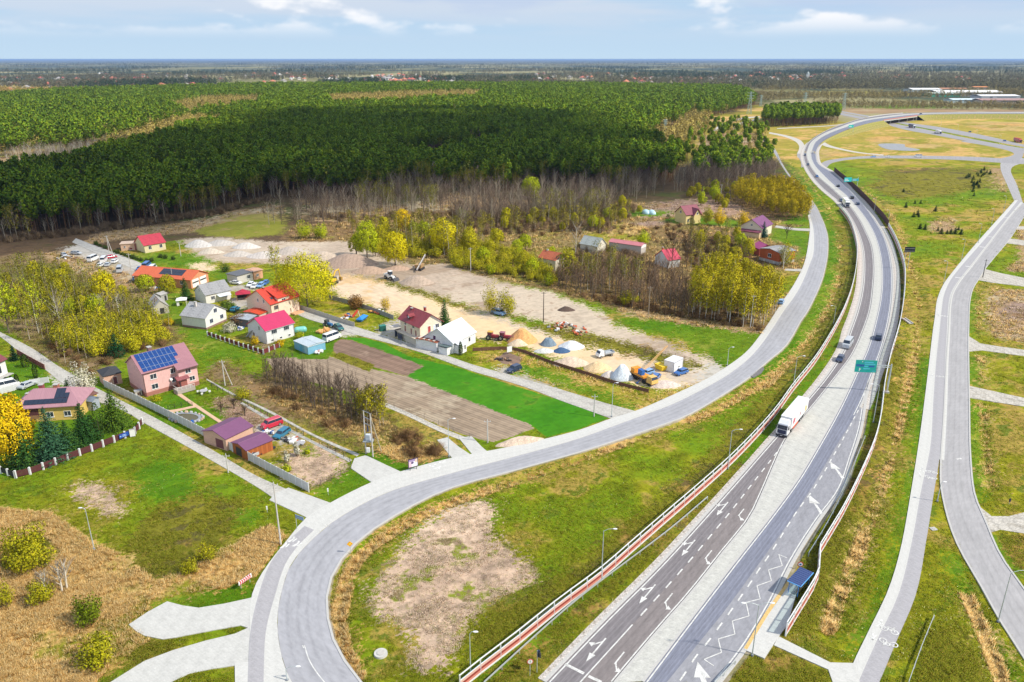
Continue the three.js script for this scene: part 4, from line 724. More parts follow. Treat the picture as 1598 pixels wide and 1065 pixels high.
// house with the lilac roof at the left
{
  const yellow=wallOf(0.72,0.50,0.14), roof=roofOf(0.42,0.22,0.26, sheets, 0.5);
  const A=[20,638], H=house({ name: 'house', label: 'yellow house behind spruces with a wide lilac roof, black solar panels and two brick chimneys', A, B: [122,631.5], C: [8,622], ref: 3.6, d: 9.4, eave: 3.6, ridge: 6.4, wall: yellow, roof, hip: 0.8, over: 0.6 });
  chimney(H, 4.2,-6.4,5.2,1.5, mat(0.24,0.06,0.06), 0.9); chimney(H, 8.0,-5.2,5.4,1.6, mat(0.34,0.13,0.08), 1.0); chimney(H, 2.0,-3.6,4.8,0.9, mat(0.24,0.06,0.06), 0.5);
  const a=Math.atan2(2.8,5.4);
  const pan=(x, t, n='solar_panel')=>{ const b=new THREE.BoxGeometry(1.02,0.06,1.5); b.translate(0,0.08,-t - 0.75); b.rotateX(a); b.translate(x, 3.62,0.6); part(n, b, PANELDARK, H.g); };
  for (let i=0; i<9; i++) pan(2.6+i*1.06,1.0); for (let i=0; i<3; i++) pan(9.0+i*1.06,2.6); for (let i=0; i<2; i++) pan(9.0+i*1.06,4.1);
  for (let i=0; i<2; i++) { const b=new THREE.BoxGeometry(1.5,0.06,1.0); b.translate(1.6,0.1,-2.2 - i*1.06); b.rotateZ(0.62); b.translate(-0.6,3.6,0); part('solar_panel', b, PANEL, H.g); }
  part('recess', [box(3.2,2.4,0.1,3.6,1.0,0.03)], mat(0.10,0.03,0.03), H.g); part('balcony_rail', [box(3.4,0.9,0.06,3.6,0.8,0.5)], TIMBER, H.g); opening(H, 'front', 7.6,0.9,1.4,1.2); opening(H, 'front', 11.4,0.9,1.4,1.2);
  const K=house({ name: 'outbuilding', label: 'small brown hip-roofed annex beside the lilac-roofed house', category: 'outbuilding', A: [127,639], B: [141,634], C: [117,630], w: 4.2, d: 4, eave: 2.8, ridge: 4.0, wall: yellow, roof: roofOf(0.22,0.10,0.085), hip: true });
  house({ name: 'gate_canopy', label: 'slate-grey sloping canopy between the brown annex and the gravel lane', category: 'canopy', A: [146,641], B: [153,637], C: [140,632], w: 2.2, d: 4.2, eave: 2.5, ridge: 3.0, axis: 'v', wall: wallOf(0.34,0.38,0.44), roof: roofOf(0.20,0.24,0.30, sheets) });
}
// white house at the left edge
{
  const H=house({ name: 'house', label: 'white house cut by the left edge with maroon roof and blue solar panels', A: [0,590], B: [20,580.5], C: [-40,572], w: 3.2, d: 11, eave: 4.2, ridge: 7.4, axis: 'u', wall: wallOf(0.76,0.76,0.75), roof: roofOf(0.20,0.05,0.06), over: 0.5 });
  H.g.position.x -= 0.5; opening(H, 'front', 1.0,0.9,0.8,2.0, { sash: 1 });
  for (let r=0; r<2; r++) for (let c=0; c<3; c++) onRoof(H, 0,1,0.4+c*1.06,1.6+r*1.9,1.02,1.8, PANEL, 'solar_panel');
  part('terrace', [box(6,0.15,1.6,0.4,0,0.9)], CONC, H.g);
}
// crimson roof
{
  const H=house({ name: 'house', label: 'white house with a crimson metal roof and an outside stair on its left gable', A: [416.3,537], B: [459.7,523.6], C: [392.7,519], eave: 4.2, ridge: 7.0, d: 9.4, axis: 'u', wall: wallOf(0.74,0.75,0.77), roof: roofOf(0.52,0.028,0.115, sheets, 0.5), over: 0.35 });
  gutters(H, mat(0.5,0.5,0.52)); for (const s of [2.9,7.2]) opening(H, 'front', s, 2.6,1.7,1.15, { sash: 3, frame: mat(0.35,0.36,0.38) });
  opening(H, 'left', 3.2,3.6,0.7,1.3); opening(H, 'left', 6.4,0.2,0.9,2, { kind: 'door', mat: mat(0.18,0.13,0.12) });
  for (let i=0; i<9; i++) part('stair_step', [box(0.9,0.15,0.3,-0.5,0.25+i*0.3,-9.6+i*0.34)], CONC, H.g); part('handrail', [bar([-0.95,1.2,-9.6],[-0.95,4.0,-6.6],0.04)], STEEL, H.g);
  for (const s of [2,5,8]) opening(H, 'front', s, 0.4,0.8,0.5, { sash: 1 });
}
// peach house
{
  const wall=wallOf(0.84,0.66,0.52), roof=roofOf(0.60,0.055,0.028, courses, 0.55);
  const H=house({ name: 'house', label: 'tall peach house with a bright red tiled roof and broad raised dormer', A: [421.4,475], B: [465.9,461.7], C: [389.8,463.4], ref: 5.4, eave: 5.4, ridge: 9.0, axis: 'u', wall, roof, over: 0.4 });
  gutters(H, mat(0.3,0.05,0.04));
  body(H, 3.0,7.6,-5.2,0.15,6.6,6.6, 'u', wall, mat(0.5,0.05,0.03)); H.g.children[H.g.children.length - 1].removeFromParent();
  { const b=metricUV(new THREE.BoxGeometry(5.4,0.14,5.9), 5.4,5.9); b.translate(5.3,0.1,-2.95); b.rotateX(Math.atan(2.0 / 5.4)); b.translate(0,6.55,0.5); part('dormer_roof', b, roof, H.g); }
  for (const [s, y, n] of [[2.2,3.1,3],[7.0,3.3,3],[7.4,0.7,2],[2.4,0.5,2]]) opening(H, 'front', s, y, n*0.55,1.3, { sash: n, frame: mat(0.5,0.34,0.22) });
  opening(H, 'front', 5.3,5.4,1.4,0.7, { z: 0.15, sash: 2 }); onRoof(H, 0,1,2.0,1.6,0.8,1.0, GLASS, 'roof_window'); opening(H, 'left', 3.2,5.2,0.6,1.2); opening(H, 'left', 6.2,5.2,0.6,1.0);
  chimney(H, 2.4,-6.0,7.6,1.9, mat(0.28,0.05,0.04)); part('terrace', [box(4,0.5,2.2, H.w - 2.2,0,1.2)], mat(0.62,0.36,0.2), H.g);
  house({ name: 'lean_to', label: 'low orange-red lean-to roof against the peach house', category: 'lean-to', A: [405.5,503], B: [421.5,496.5], C: [386.5,488.5], w: 4.2, d: 6.4, eave: 2.6, ridge: 2.9, axis: 'u', wall: wallOf(0.6,0.5,0.42), roof: roofOf(0.62,0.07,0.02, sheets) });
  const K=house({ name: 'carport', label: 'blue-grey corrugated carport roof between the grey-roofed and crimson-roofed houses', category: 'carport', A: [388,511], B: [402,503], C: [370,503], w: 4.4, d: 6.0, eave: 2.4, ridge: 2.6, axis: 'u', wall: mat(0.12,0.11,0.13), roof: roofOf(0.40,0.44,0.50, oldSheets) });
}
// the two grey-roofed white houses
{
  const grey=roofOf(0.40,0.40,0.41, oldSheets, 0.8);
  const H=house({ name: 'house', label: 'white house with pale grey roof and chimney, gable towards the crimson-roofed house', A: [322,514.3], B: [354,500], C: [289.8,502], d: 9.4, eave: 3.7, ridge: 6.6, axis: 'v', wall: wallOf(0.78,0.78,0.76), roof: grey, over: 0.35 });
  for (const [s, y] of [[2.6,1.4],[7.4,1.4],[4.9,4.2]]) opening(H, 'front', s, y, 1.3,1.2, { frame: mat(0.4,0.45,0.55) });
  chimney(H, H.w / 2 - 1.4,-6.2,5.4,2.0, mat(0.62,0.58,0.54)); part('plinth', [box(H.w+0.06,0.7, H.d+0.06, H.w / 2,-0.2,-H.d / 2)], mat(0.28,0.17,0.15), H.g);
  const K=house({ name: 'house', label: 'white house with mid-grey roof standing behind the other grey-roofed one', A: [320,461], B: [359,452.4], C: [302,455], ref: 3.2, d: 8, eave: 3.2, ridge: 6.0, axis: 'u', wall: wallOf(0.74,0.73,0.70), roof: roofOf(0.33,0.335,0.35, oldSheets, 0.8), over: 0.3 });
  opening(K, 'front', 6.8,1.1,1.6,1.2, { sash: 3 }); opening(K, 'front', 2.6,1.1,1.3,1.2); opening(K, 'left', 4,3.6,0.6,0.9); part('awning', [box(4.5,0.08,2.2).rotateX(0.2).translate(6.2,2.3,1.2)], mat(0.6,0.66,0.72), K.g);
}
// hall with the orange roof
{
  const H=house({ name: 'hall', label: 'long workshop hall with an orange roof, solar panels and two white roller gates', category: 'hall', A: [298.8,450.7], B: [325.9,439.4], C: [242.5,433], eave: 3.4, ridge: 5.6, d: 25, axis: 'v', wall: wallOf(0.66,0.30,0.16), roof: roofOf(0.66,0.14,0.055, sheets, 0.6), over: 0.5 });
  for (const s of [2.6,7.0]) { const q=part('roller_gate', [box(3.7,3.0,0.1, s, 0.05,0.04)], WHITE, H.g); part('gate_window', [box(3.5,0.5,0.06, s, 1.6,0.08)], GLASS, q); }
  for (let r=0; r<2; r++) for (let c=0; c<6; c++) onRoof(H, 0,-1,-(5.5+c*1.7), 1.6+r*1.75,1.62,1.68, PANELDARK, 'solar_panel');
  for (const s of [4,8]) opening(H, 'left', s, 1.4,1.2,1.2); part('flue', [cyl(0.12,0.12,2.4,8,1.4,4.6,-9)], STEEL, H.g);
}
// yellow house by the forest and its shed
{
  const H=house({ name: 'house', label: 'cream house with a rose-red roof nearest the dark forest edge at left', A: [226.4,395], B: [259,389.4], C: [207.8,390], d: 9.8, eave: 3.4, ridge: 6.6, axis: 'u', wall: wallOf(0.78,0.68,0.42), roof: roofOf(0.56,0.045,0.075, courses), over: 0.4 });
  for (const s of [2.4,7.2]) opening(H, 'front', s, 1.3,1.2,1.4);
  const K=house({ name: 'outbuilding', label: 'flat-roofed peach outbuilding beside the cream house with rose-red roof', category: 'outbuilding', A: [189,391.5], B: [207,390.5], C: [184,384], w: 6.4, d: 5, eave: 2.9, ridge: 2.9, wall: wallOf(0.74,0.50,0.36), roof: roofOf(0.74,0.55,0.42, sheets) });
  opening(K, 'front', 1.6,1.3,0.7,0.6, { sash: 1 }); opening(K, 'front', 4,0.3,1.2,0.8, { sash: 1, mat: mat(0.3,0.07,0.05) }); part('buttress', [box(0.3,3.0,0.9,6.0,0,0.1)], mat(0.30,0.06,0.06), K.g);
}
// ruined shed, little grey shed, white garden pavilion, red pavilion, grey annex
{
  const old=roofOf(0.44,0.42,0.40, oldSheets, 0.9);
  const H=house({ name: 'shed', label: 'derelict shed with sagging pale slate roof at the edge of the scrub', category: 'shed', A: [241,491.5], B: [256,489], C: [216,487], w: 4.6, d: 9, eave: 2.3, ridge: 4.4, axis: 'v', wall: wallOf(0.52,0.49,0.42), roof: old, over: 0.2 });
  part('doorway', [box(1.3,1.9,0.08,2.5,0,0.02)], DARK, H.g); part('rafter', [bar([0.1,2.5,-3],[2.2,4.7,-3],0.09), bar([0.1,2.5,-5],[2.2,4.7,-5],0.09)], TIMBER, H.g);
  const K=house({ name: 'shed', label: 'small grey plank shed with an open doorway behind the garden pavilion', category: 'shed', A: [252,471.5], B: [260,468.5], C: [243,468], w: 3, d: 3.4, eave: 2.3, ridge: 2.8, axis: 'u', wall: wallOf(0.40,0.39,0.38), roof: old, over: 0.2 }); part('doorway', [box(0.9,1.8,0.06,2.0,0,0.02)], DARK, K.g);
  const P=thing('garden_pavilion', 'white garden pavilion tent on the lawn beside the conifer', 'pavilion', [...G(284,476), 0].length?[G(284,476)[0],0, G(284,476)[1]] : [0,0,0],0.3);
  for (const [x, z] of [[-1.5,-1.2],[1.5,-1.2],[-1.5,1.2],[1.5,1.2]]) part('post', [box(0.1,2.1,0.1, x, 0, z)], WHITE, P); { const c=new THREE.ConeGeometry(2.5,0.8,4); c.rotateY(Math.PI / 4); c.translate(0,2.45,0); part('canopy', c, WHITE, P); } part('side_cloth', [box(0.7,1.9,0.04,-1.1,0.1,1.2), box(0.04,1.9,2.2,-1.5,0.1,0)], WHITE, P);
  const q=G(380,467), R=thing('pavilion', 'crimson hip-roofed open pavilion in the paved yard', 'pavilion', [q[0],0, q[1]],0.35);
  for (const [x, z] of [[-2.2,-1.8],[2.2,-1.8],[-2.2,1.8],[2.2,1.8]]) part('post', [box(0.14,2.3,0.14, x, 0, z)], TIMBER, R); { const c=new THREE.ConeGeometry(3.7,1.5,4); c.rotateY(Math.PI / 4); c.scale(1,1,0.82); c.translate(0,3.0,0); part('roof', c, roofOf(0.42,0.02,0.05, courses), R); } part('back_wall', [box(4.2,1.3,0.1,0,0,-1.8)], DARK, R);
  const a=house({ name: 'outbuilding', label: 'pale grey flat-roofed outbuilding beside the parked cars', category: 'outbuilding', A: [371,443.5], B: [396,436.5], C: [366,438], w: 7.2, d: 6, eave: 3.1, ridge: 3.1, wall: wallOf(0.56,0.54,0.50), roof: roofOf(0.13,0.135,0.15, sheets) }); opening(a, 'front', 5.2,1.0,1.3,1.4);
  const b=house({ name: 'outbuilding', label: 'salmon block joined to the right end of the grey outbuilding', category: 'outbuilding', A: [397,437], B: [411,433], C: [392,431], w: 4.2, d: 5.4, eave: 3.1, ridge: 3.3, wall: wallOf(0.66,0.36,0.22), roof: roofOf(0.62,0.36,0.24, sheets), axis: 'u' }); opening(b, 'front', 1.6,1.2,1.0,0.8);
}
// blue sheds
{
  const H=house({ name: 'shed', label: 'light blue corrugated metal shed at the corner of the ploughed field', category: 'shed', A: [481,553.3], B: [508,545], C: [458.6,544.3], eave: 2.3, ridge: 2.55, axis: 'v', wall: new THREE.MeshStandardMaterial({ color: lin(0.20,0.46,0.64), map: sheets, roughness: 0.55 }), roof: roofOf(0.52,0.60,0.66, sheets, 0.5), over: 0.15 });
  part('side_sheet', [box(0.04,2.2,1.5).translate(-0.03,0.05,-1.0)], mat(0.34,0.52,0.62,0.5), H.g); part('side_sheet', [box(0.04,2.2,1.2).translate(-0.03,0.05,-3.6)], mat(0.10,0.38,0.58,0.5), H.g); part('eave_trim', [box(H.w+0.3,0.12,0.05, H.w / 2,2.2,0.16)], WHITE, H.g);
}
// beige house with the maroon roof
{
  const wall=wallOf(0.78,0.68,0.52), roof=roofOf(0.28,0.042,0.052, courses, 0.5);
  const H=house({ name: 'house', label: 'beige three-storey house with dark maroon roof and small dormer beside the village lane', A: [655,509], B: [684,495], C: [620,498.8], ref: 6.3, w: 7.8, d: 10.4, turn: 0.72, eave: 6.2, ridge: 9.0, axis: 'v', wall, roof, over: 0.6 });
  part('garage_block', [box(H.w*0.95,2.4, H.d+1.2).translate(H.w / 2 - 1.1,-0.2,-H.d / 2)], wallOf(0.62,0.58,0.50), H.g); part('ledge', [box(1.6,0.16, H.d+1.8).translate(-0.75,2.3,-H.d / 2)], mat(0.64,0.56,0.46), H.g);
  part('garage_gate', [box(0.08,1.9,2.0).translate(-1.62,0.05,-8.6)], mat(0.05,0.06,0.10), H.g);
  for (const s of [2.2,4.6,7.8]) opening(H, 'left', s, 2.7,0.42,1.5, { sash: 1, frame: mat(0.34,0.06,0.05), mat: mat(0.3,0.22,0.2) }); for (const s of [3.4,7.6]) opening(H, 'left', s, 4.8,0.9,0.9, { frame: mat(0.7,0.66,0.6) });
  opening(H, 'front', 3.3,3.4,0.95,2.1, { kind: 'door', mat: mat(0.36,0.05,0.04) }); opening(H, 'front', 6.2,4.4,1.3,1.2); opening(H, 'front', 5.2,3.4,0.7,1.9, { sash: 1, mat: mat(0.5,0.6,0.72) });
  part('balcony', [box(6.0,0.18,1.4,5.4,3.2,0.75)], CONC, H.g); part('railing', [box(6.0,0.9,0.06,5.4,3.4,1.42)], mat(0.25,0.3,0.36), H.g); for (let i=0; i<10; i++) part('stair_step', [box(0.34,0.16,1.0,2.3 - i*0.32,3.1 - i*0.3,0.7)], CONC, H.g); part('stair_rail', [bar([2.6,4.1,1.2],[-0.8,1.1,1.2],0.04)], DARK, H.g);
  { const b=new THREE.BoxGeometry(1.6,0.1,2.0); const dg=part('dormer', [box(1.7,1.0,1.5,1.2,7.0,-6.2)], mat(0.08,0.03,0.03), H.g); const q=[]; for (const s of [-1,1]) { const c=new THREE.BoxGeometry(2.2,0.09,1.25); c.translate(0,0, s*0.6); c.rotateX(s*0.55); c.translate(1.1,8.35,-6.2); q.push(c); } part('dormer_roof', q, roof, dg); const c=cyl(0.38,0.38,0.06,16); c.rotateZ(Math.PI / 2); c.translate(0.33,7.55,-6.2); part('round_window', c, mat(0.62,0.7,0.78), dg); }
  chimney(H, 3.2,-8.6,7.8,1.3, mat(0.16,0.03,0.035)); chimney(H, 6.2,-6.0,8.2,1.2, mat(0.3,0.06,0.05)); part('carport_roof', [box(3.4,0.1,2.6).rotateZ(-0.1).translate(-1.0,3.4,-11.8)], mat(0.55,0.5,0.45), H.g); part('carport_wall', [box(2.4,2.4,0.08,-0.6,0.3,-11.0)], mat(0.05,0.06,0.10), H.g);
}
// white house with the pale metal roof
{
  const wall=wallOf(0.80,0.80,0.82), roof=roofOf(0.78,0.81,0.86, sheets, 0.45);
  const H=house({ name: 'house', label: 'white house with a pale silvery metal roof, a thuja at its corner', A: [707,552], B: [741.3,534.5], C: [671,545], w: 11.4, d: 10.6, eave: 3.2, ridge: 6.6, axis: 'u', wall, roof, over: 0.3 });
  opening(H, 'left', 6.6,3.0,0.9,1.2, { sash: 1, mat: mat(0.10,0.03,0.10) }); opening(H, 'front', 8.2,1.2,0.8,1.3, { sash: 1 });
  part('porch_wall', [box(3.0,2.6,2.2,2.2,-0.2,1.1)], wall, H.g); part('porch_roof', [box(3.4,0.12,2.8).rotateX(0.35).translate(2.2,2.75,1.2)], roof, H.g); part('porch_window', [box(0.5,1.2,0.06,2.9,0.9,2.22)], GLASS, H.g);
  part('side_porch', [box(2.6,2.3,3.0,-0.9,-0.2,-2.0)], wall, H.g); part('side_porch_roof', [box(3.0,0.14,3.4).rotateZ(-0.14).translate(-0.9,2.25,-2.0)], roofOf(0.12,0.17,0.17, sheets), H.g);
  const K=house({ name: 'outbuilding', label: 'low white outbuilding with a rust-striped roof joined to the pale-roofed house', category: 'outbuilding', A: [681.5,549.5], B: [689,545.5], C: [660,542.5], w: 3.4, d: 7.4, eave: 2.7, ridge: 2.9, axis: 'u', wall, roof: roofOf(0.42,0.13,0.07, oldSheets, 0.8), over: 0.15 });
  for (let i=0; i<4; i++) part('roof_sheet', [box(3.5,0.05,0.7).translate(1.7,3.12,-1.1 - i*1.75)], mat(0.6,0.52,0.46,0.8), K.g); opening(K, 'front', 2.2,0,0.9,2.0, { kind: 'door', mat: mat(0.10,0.03,0.09) });
}
// container office in the yard
{
  const H=house({ name: 'site_container', label: 'white site office container in the sand yard beside the blue car', category: 'container', A: [1050.8,582], B: [1064.6,574.5], C: [1037.6,578], w: 4.8, d: 3.0, eave: 2.8, ridge: 2.8, wall: wallOf(0.80,0.80,0.81), roof: roofOf(0.78,0.79,0.82, sheets), over: 0.04 });
  part('edge_frame', [box(0.12,2.8,0.12,0,0,0.02), box(0.12,2.8,0.12,4.8,0,0.02), box(4.9,0.12,0.12,2.4,2.7,0.03)], mat(0.3,0.33,0.4), H.g); opening(H, 'front', 2.8,0.7,0.5,0.5, { sash: 1 });
}
// houses among the trees
{
  const H=house({ name: 'house', label: 'abandoned whitewashed house with a mottled orange roof among bushes', A: [866.6,422.8], B: [878,414], C: [838,416], w: 6.2, d: 8.4, turn: 0.86, eave: 4.3, ridge: 6.6, axis: 'v', wall: wallOf(0.62,0.58,0.46), roof: roofOf(0.56,0.15,0.07, oldSheets, 0.85), over: 0.3 });
  for (const s of [2.2,4.6,6.8]) opening(H, 'left', s, 1.4,0.7,1.2, { sash: 1, frame: mat(0.4,0.36,0.28) }); part('gable_boards', [box(5.4,1.6,0.06,3.1,4.3,0.03)], DARK, H.g); chimney(H, 3.1,-6.5,6.2,1.0, mat(0.6,0.5,0.42));
  const K=house({ name: 'house', label: 'cream house with a pale grey-green roof seen through birches', A: [932,397], B: [947,392], C: [918,391], w: 6.6, d: 9, eave: 3.6, ridge: 6.4, axis: 'v', wall: wallOf(0.72,0.69,0.58), roof: roofOf(0.44,0.48,0.46, oldSheets, 0.8) });
  const L=house({ name: 'barn', label: 'long low grey barn with a pink roof behind the birches', category: 'barn', A: [1000,397], B: [1013,391], C: [953,388.5], w: 5.2, d: 15.5, eave: 3.6, ridge: 4.4, axis: 'v', wall: wallOf(0.50,0.47,0.44), roof: roofOf(0.58,0.20,0.22, sheets) }); part('white_gable', [box(5.0,1.4,0.08,2.6,2.5,0.03)], WHITE, L.g);
  const Q=house({ name: 'house', label: 'white house with bright pink-red roof beside two bare trees', A: [1042,419], B: [1052,413], C: [1022,412], w: 6.2, d: 8.4, turn: 0.5, eave: 3.4, ridge: 6.6, axis: 'u', wall: wallOf(0.74,0.75,0.76), roof: roofOf(0.58,0.05,0.10, courses) }); chimney(Q, 1.0,-5,6,1.6, mat(0.5,0.14,0.05));
  const Y=house({ name: 'house', label: 'cream-yellow house with a maroon cross-gabled roof in a walled garden', A: [1070,349.5], B: [1088,343], C: [1045.7,347.6], w: 10, d: 8.4, turn: 0.52, eave: 4.8, ridge: 8.4, axis: 'u', wall: wallOf(0.76,0.62,0.28), roof: roofOf(0.26,0.06,0.09), over: 0.5 });
  body(Y, 4.2,8.4,-4,1.4,4.6,7.4, 'v', wallOf(0.76,0.62,0.28), roofOf(0.26,0.06,0.09)); opening(Y, 'left', 4.2,5.0,1.0,1.2); opening(Y, 'front', 1.6,1.0,1.0,1.3); opening(Y, 'front', 6.3,4.5,1.0,1.1, { z: 1.4 });
  const W=house({ name: 'house', label: 'cream house with a violet roof beside a blue spruce near the curving road', A: [1188,371], B: [1210.5,358], C: [1162,369], w: 13.5, d: 10.5, turn: 0.92, eave: 4.6, ridge: 8.0, axis: 'u', wall: wallOf(0.78,0.72,0.56), roof: roofOf(0.20,0.06,0.17, courses), over: 0.5 });
  part('verandah_roof', [box(3.2,0.14,10.6).rotateZ(0.22).translate(-1.2,2.9,-5.2)], roofOf(0.22,0.06,0.10, courses), W.g); part('verandah_wall', [box(2.2,2.2,10,-1.2,0,-5.2)], wallOf(0.70,0.55,0.34), W.g); chimney(W, 7,-5.4,7.4,1.2, mat(0.3,0.1,0.08)); opening(W, 'left', 5.2,5.0,0.8,0.9);
  const R=house({ name: 'house', label: 'unfinished red-brick house with a flat grey roof slab and white-framed window', A: [1215,414], B: [1240,404], C: [1184,409], w: 9.5, d: 10.2, turn: 0.55, eave: 5.0, ridge: 5.9, wall: new THREE.MeshStandardMaterial({ color: lin(0.48,0.115,0.035), map: brickTone, roughness: 0.9 }), roof: roofOf(0.36,0.36,0.37, oldSheets, 0.9), axis: 'u', over: 0.3, plinth: [1.3, wallOf(0.46,0.44,0.42)] });
  opening(R, 'left', 5,2.4,1.6,1.4, { sash: 2 }); opening(R, 'front', 3,2.4,1.4,1.3); for (const s of [2.4,7.6]) opening(R, 'left', s, 0.4,0.6,0.5, { sash: 1 });
  const S2=house({ name: 'garage', label: 'brick garage with a violet gable roof joined to the unfinished brick house', category: 'garage', A: [1184.5,400], B: [1193,395], C: [1163,397], w: 6.4, d: 6.6, turn: 0.2, eave: 3.2, ridge: 4.8, axis: 'v', wall: new THREE.MeshStandardMaterial({ color: lin(0.42,0.09,0.05), map: brickTone, roughness: 0.9 }), roof: roofOf(0.42,0.06,0.20, sheets) }); part('doorway', [box(3.6,2.3,0.08,3.0,0,0.02)], DARK, S2.g);
  // two pale polytunnels beside the far garden
  for (const [x, y, l] of [[1008,333.5, 'pale blue plastic tunnel, left of the pair beside the cream-yellow house'],[1017,334, 'pale blue plastic tunnel, right of the pair beside the cream-yellow house']]) { const p=G(x, y), t=thing('garden_tunnel', l, 'tunnel', [p[0],0, p[1]],0.5); const c=new THREE.CylinderGeometry(1.9,1.9,4.5,14,1, false, 0, Math.PI); c.rotateZ(Math.PI / 2); c.rotateY(Math.PI / 2); c.rotateX(0); const e=new THREE.SphereGeometry(2.1,14,8,0, Math.PI*2,0, Math.PI / 2); e.scale(1,1.1,1.35); part('sheet', e, mat(0.45,0.66,0.74,0.4), t); part('base_rail', [cyl(2.15,2.15,0.12,14).scale(1,1,1.35)], mat(0.4,0.4,0.42), t); }
}
// ---------- plants ----------
class TB {                                                   // collects triangles with a colour each
  constructor() { this.p=[]; this.n=[]; this.c=[]; }
  tri(a, b, c, n, col) { const ux=b[0] - a[0], uy=b[1] - a[1], uz=b[2] - a[2], vx=c[0] - a[0], vy=c[1] - a[1], vz=c[2] - a[2]; if ((uy*vz - uz*vy)*n[0]+(uz*vx - ux*vz)*n[1]+(ux*vy - uy*vx)*n[2]<0) { const q=b; b=c; c=q; } this.p.push(...a, ...b, ...c); for (let i=0; i<3; i++) { this.n.push(...n); this.c.push(...col); } }
  geo() { const g=new THREE.BufferGeometry(); g.setAttribute('position', new THREE.Float32BufferAttribute(this.p, 3)); g.setAttribute('normal', new THREE.Float32BufferAttribute(this.n, 3)); g.setAttribute('color', new THREE.Float32BufferAttribute(this.c, 3)); return g; }
  // a leaf or spray at p, about size s, turned at random, its normal leaning towards n
  leaf(r, p, s, n, col, flat=0) {
    const a=r()*6.283, e=(r() - 0.5)*(flat?1 - flat : 1)*3.0, u=[Math.cos(a)*Math.cos(e), Math.sin(e), Math.sin(a)*Math.cos(e)], b=r()*6.283, v0=[Math.cos(b), (r() - 0.5)*(2 - 1.7*flat), Math.sin(b)];
    const d=u[0]*v0[0]+u[1]*v0[1]+u[2]*v0[2], v=[v0[0] - d*u[0], v0[1] - d*u[1], v0[2] - d*u[2]], l=Math.hypot(...v) || 1, k=s*(0.5+0.45*r()) / l;
    const m=[n[0]+(r() - 0.5)*0.9, n[1]+(r() - 0.5)*0.9, n[2]+(r() - 0.5)*0.9], ml=Math.hypot(...m) || 1;
    this.tri([p[0] - u[0]*s*0.5, p[1] - u[1]*s*0.5, p[2] - u[2]*s*0.5],[p[0]+u[0]*s*0.6, p[1]+u[1]*s*0.6, p[2]+u[2]*s*0.6],[p[0]+v[0]*k, p[1]+v[1]*k, p[2]+v[2]*k],[m[0] / ml, m[1] / ml, m[2] / ml], col);
  }
  clump(r, c, rad, n, s, mid, cols, flat=0) {
    for (let i=0; i<n; i++) { let x, y, z, q; do { x=r()*2 - 1; y=r()*2 - 1; z=r()*2 - 1; q=x*x+y*y+z*z; } while (q>1); q=Math.pow(q, -0.18); x *= q; y *= q; z *= q;
      const p=[c[0]+x*rad[0], c[1]+y*rad[1], c[2]+z*rad[2]], d=[(p[0] - mid[0])*0.5+x*0.8, (p[1] - mid[1])*0.5+y*0.9+0.25, (p[2] - mid[2])*0.5+z*0.8], l=Math.hypot(...d) || 1;
      this.leaf(r, p, s*(0.7+0.6*r()), [d[0] / l, d[1] / l, d[2] / l], tone(r, cols), flat); }
  }
  twig(a, b, w, col) { const d=[b[0] - a[0], b[1] - a[1], b[2] - a[2]], l=Math.hypot(...d) || 1, s=[-d[2] / l*w, 0, d[0] / l*w]; if (Math.hypot(s[0], s[2])<w*0.3) s[0]=w; const n=[s[2] / w*0.6,0.5,-s[0] / w*0.6]; this.tri([a[0] - s[0], a[1], a[2] - s[2]],[a[0]+s[0], a[1], a[2]+s[2]], b, n, col); this.tri([a[0], a[1] - w, a[2]],[a[0], a[1]+w, a[2]], b, [s[0] / w, 0.4, s[2] / w], col); }
}
function tone(r, cols) { const a=cols[Math.floor(r()*cols.length)], k=0.8+0.4*r(); return [a[0]*k, a[1]*k, a[2]*k]; }
function stem(pts, r0, r1, n=5) { const gs=[]; for (let i=1; i<pts.length; i++) { const a=lerp(r0, r1, (i - 1) / (pts.length - 1)), b=lerp(r0, r1, i / (pts.length - 1)); gs.push(bar(pts[i - 1], pts[i], a, n, b)); } return gs; }
const LEAF=new THREE.MeshPhysicalMaterial({ vertexColors: true, roughness: 1, specularIntensity: 0.2, side: THREE.DoubleSide });
const bark=(r, g, b)=>new THREE.MeshPhysicalMaterial({ color: lin(r, g, b), roughness: 0.95, specularIntensity: 0.2 });
const BARK={ pine: bark(0.21,0.115,0.06), birch: bark(0.58,0.55,0.48), grey: bark(0.17,0.135,0.10), dark: bark(0.10,0.075,0.055), pale: bark(0.42,0.37,0.28), gold: bark(0.30,0.22,0.09) };
const wob=(r, h, n, k)=>{ const p=[[0,-0.2,0]]; for (let i=1; i <= n; i++) p.push([(r() - 0.5)*k*i / n, h*i / n, (r() - 0.5)*k*i / n]); return p; };

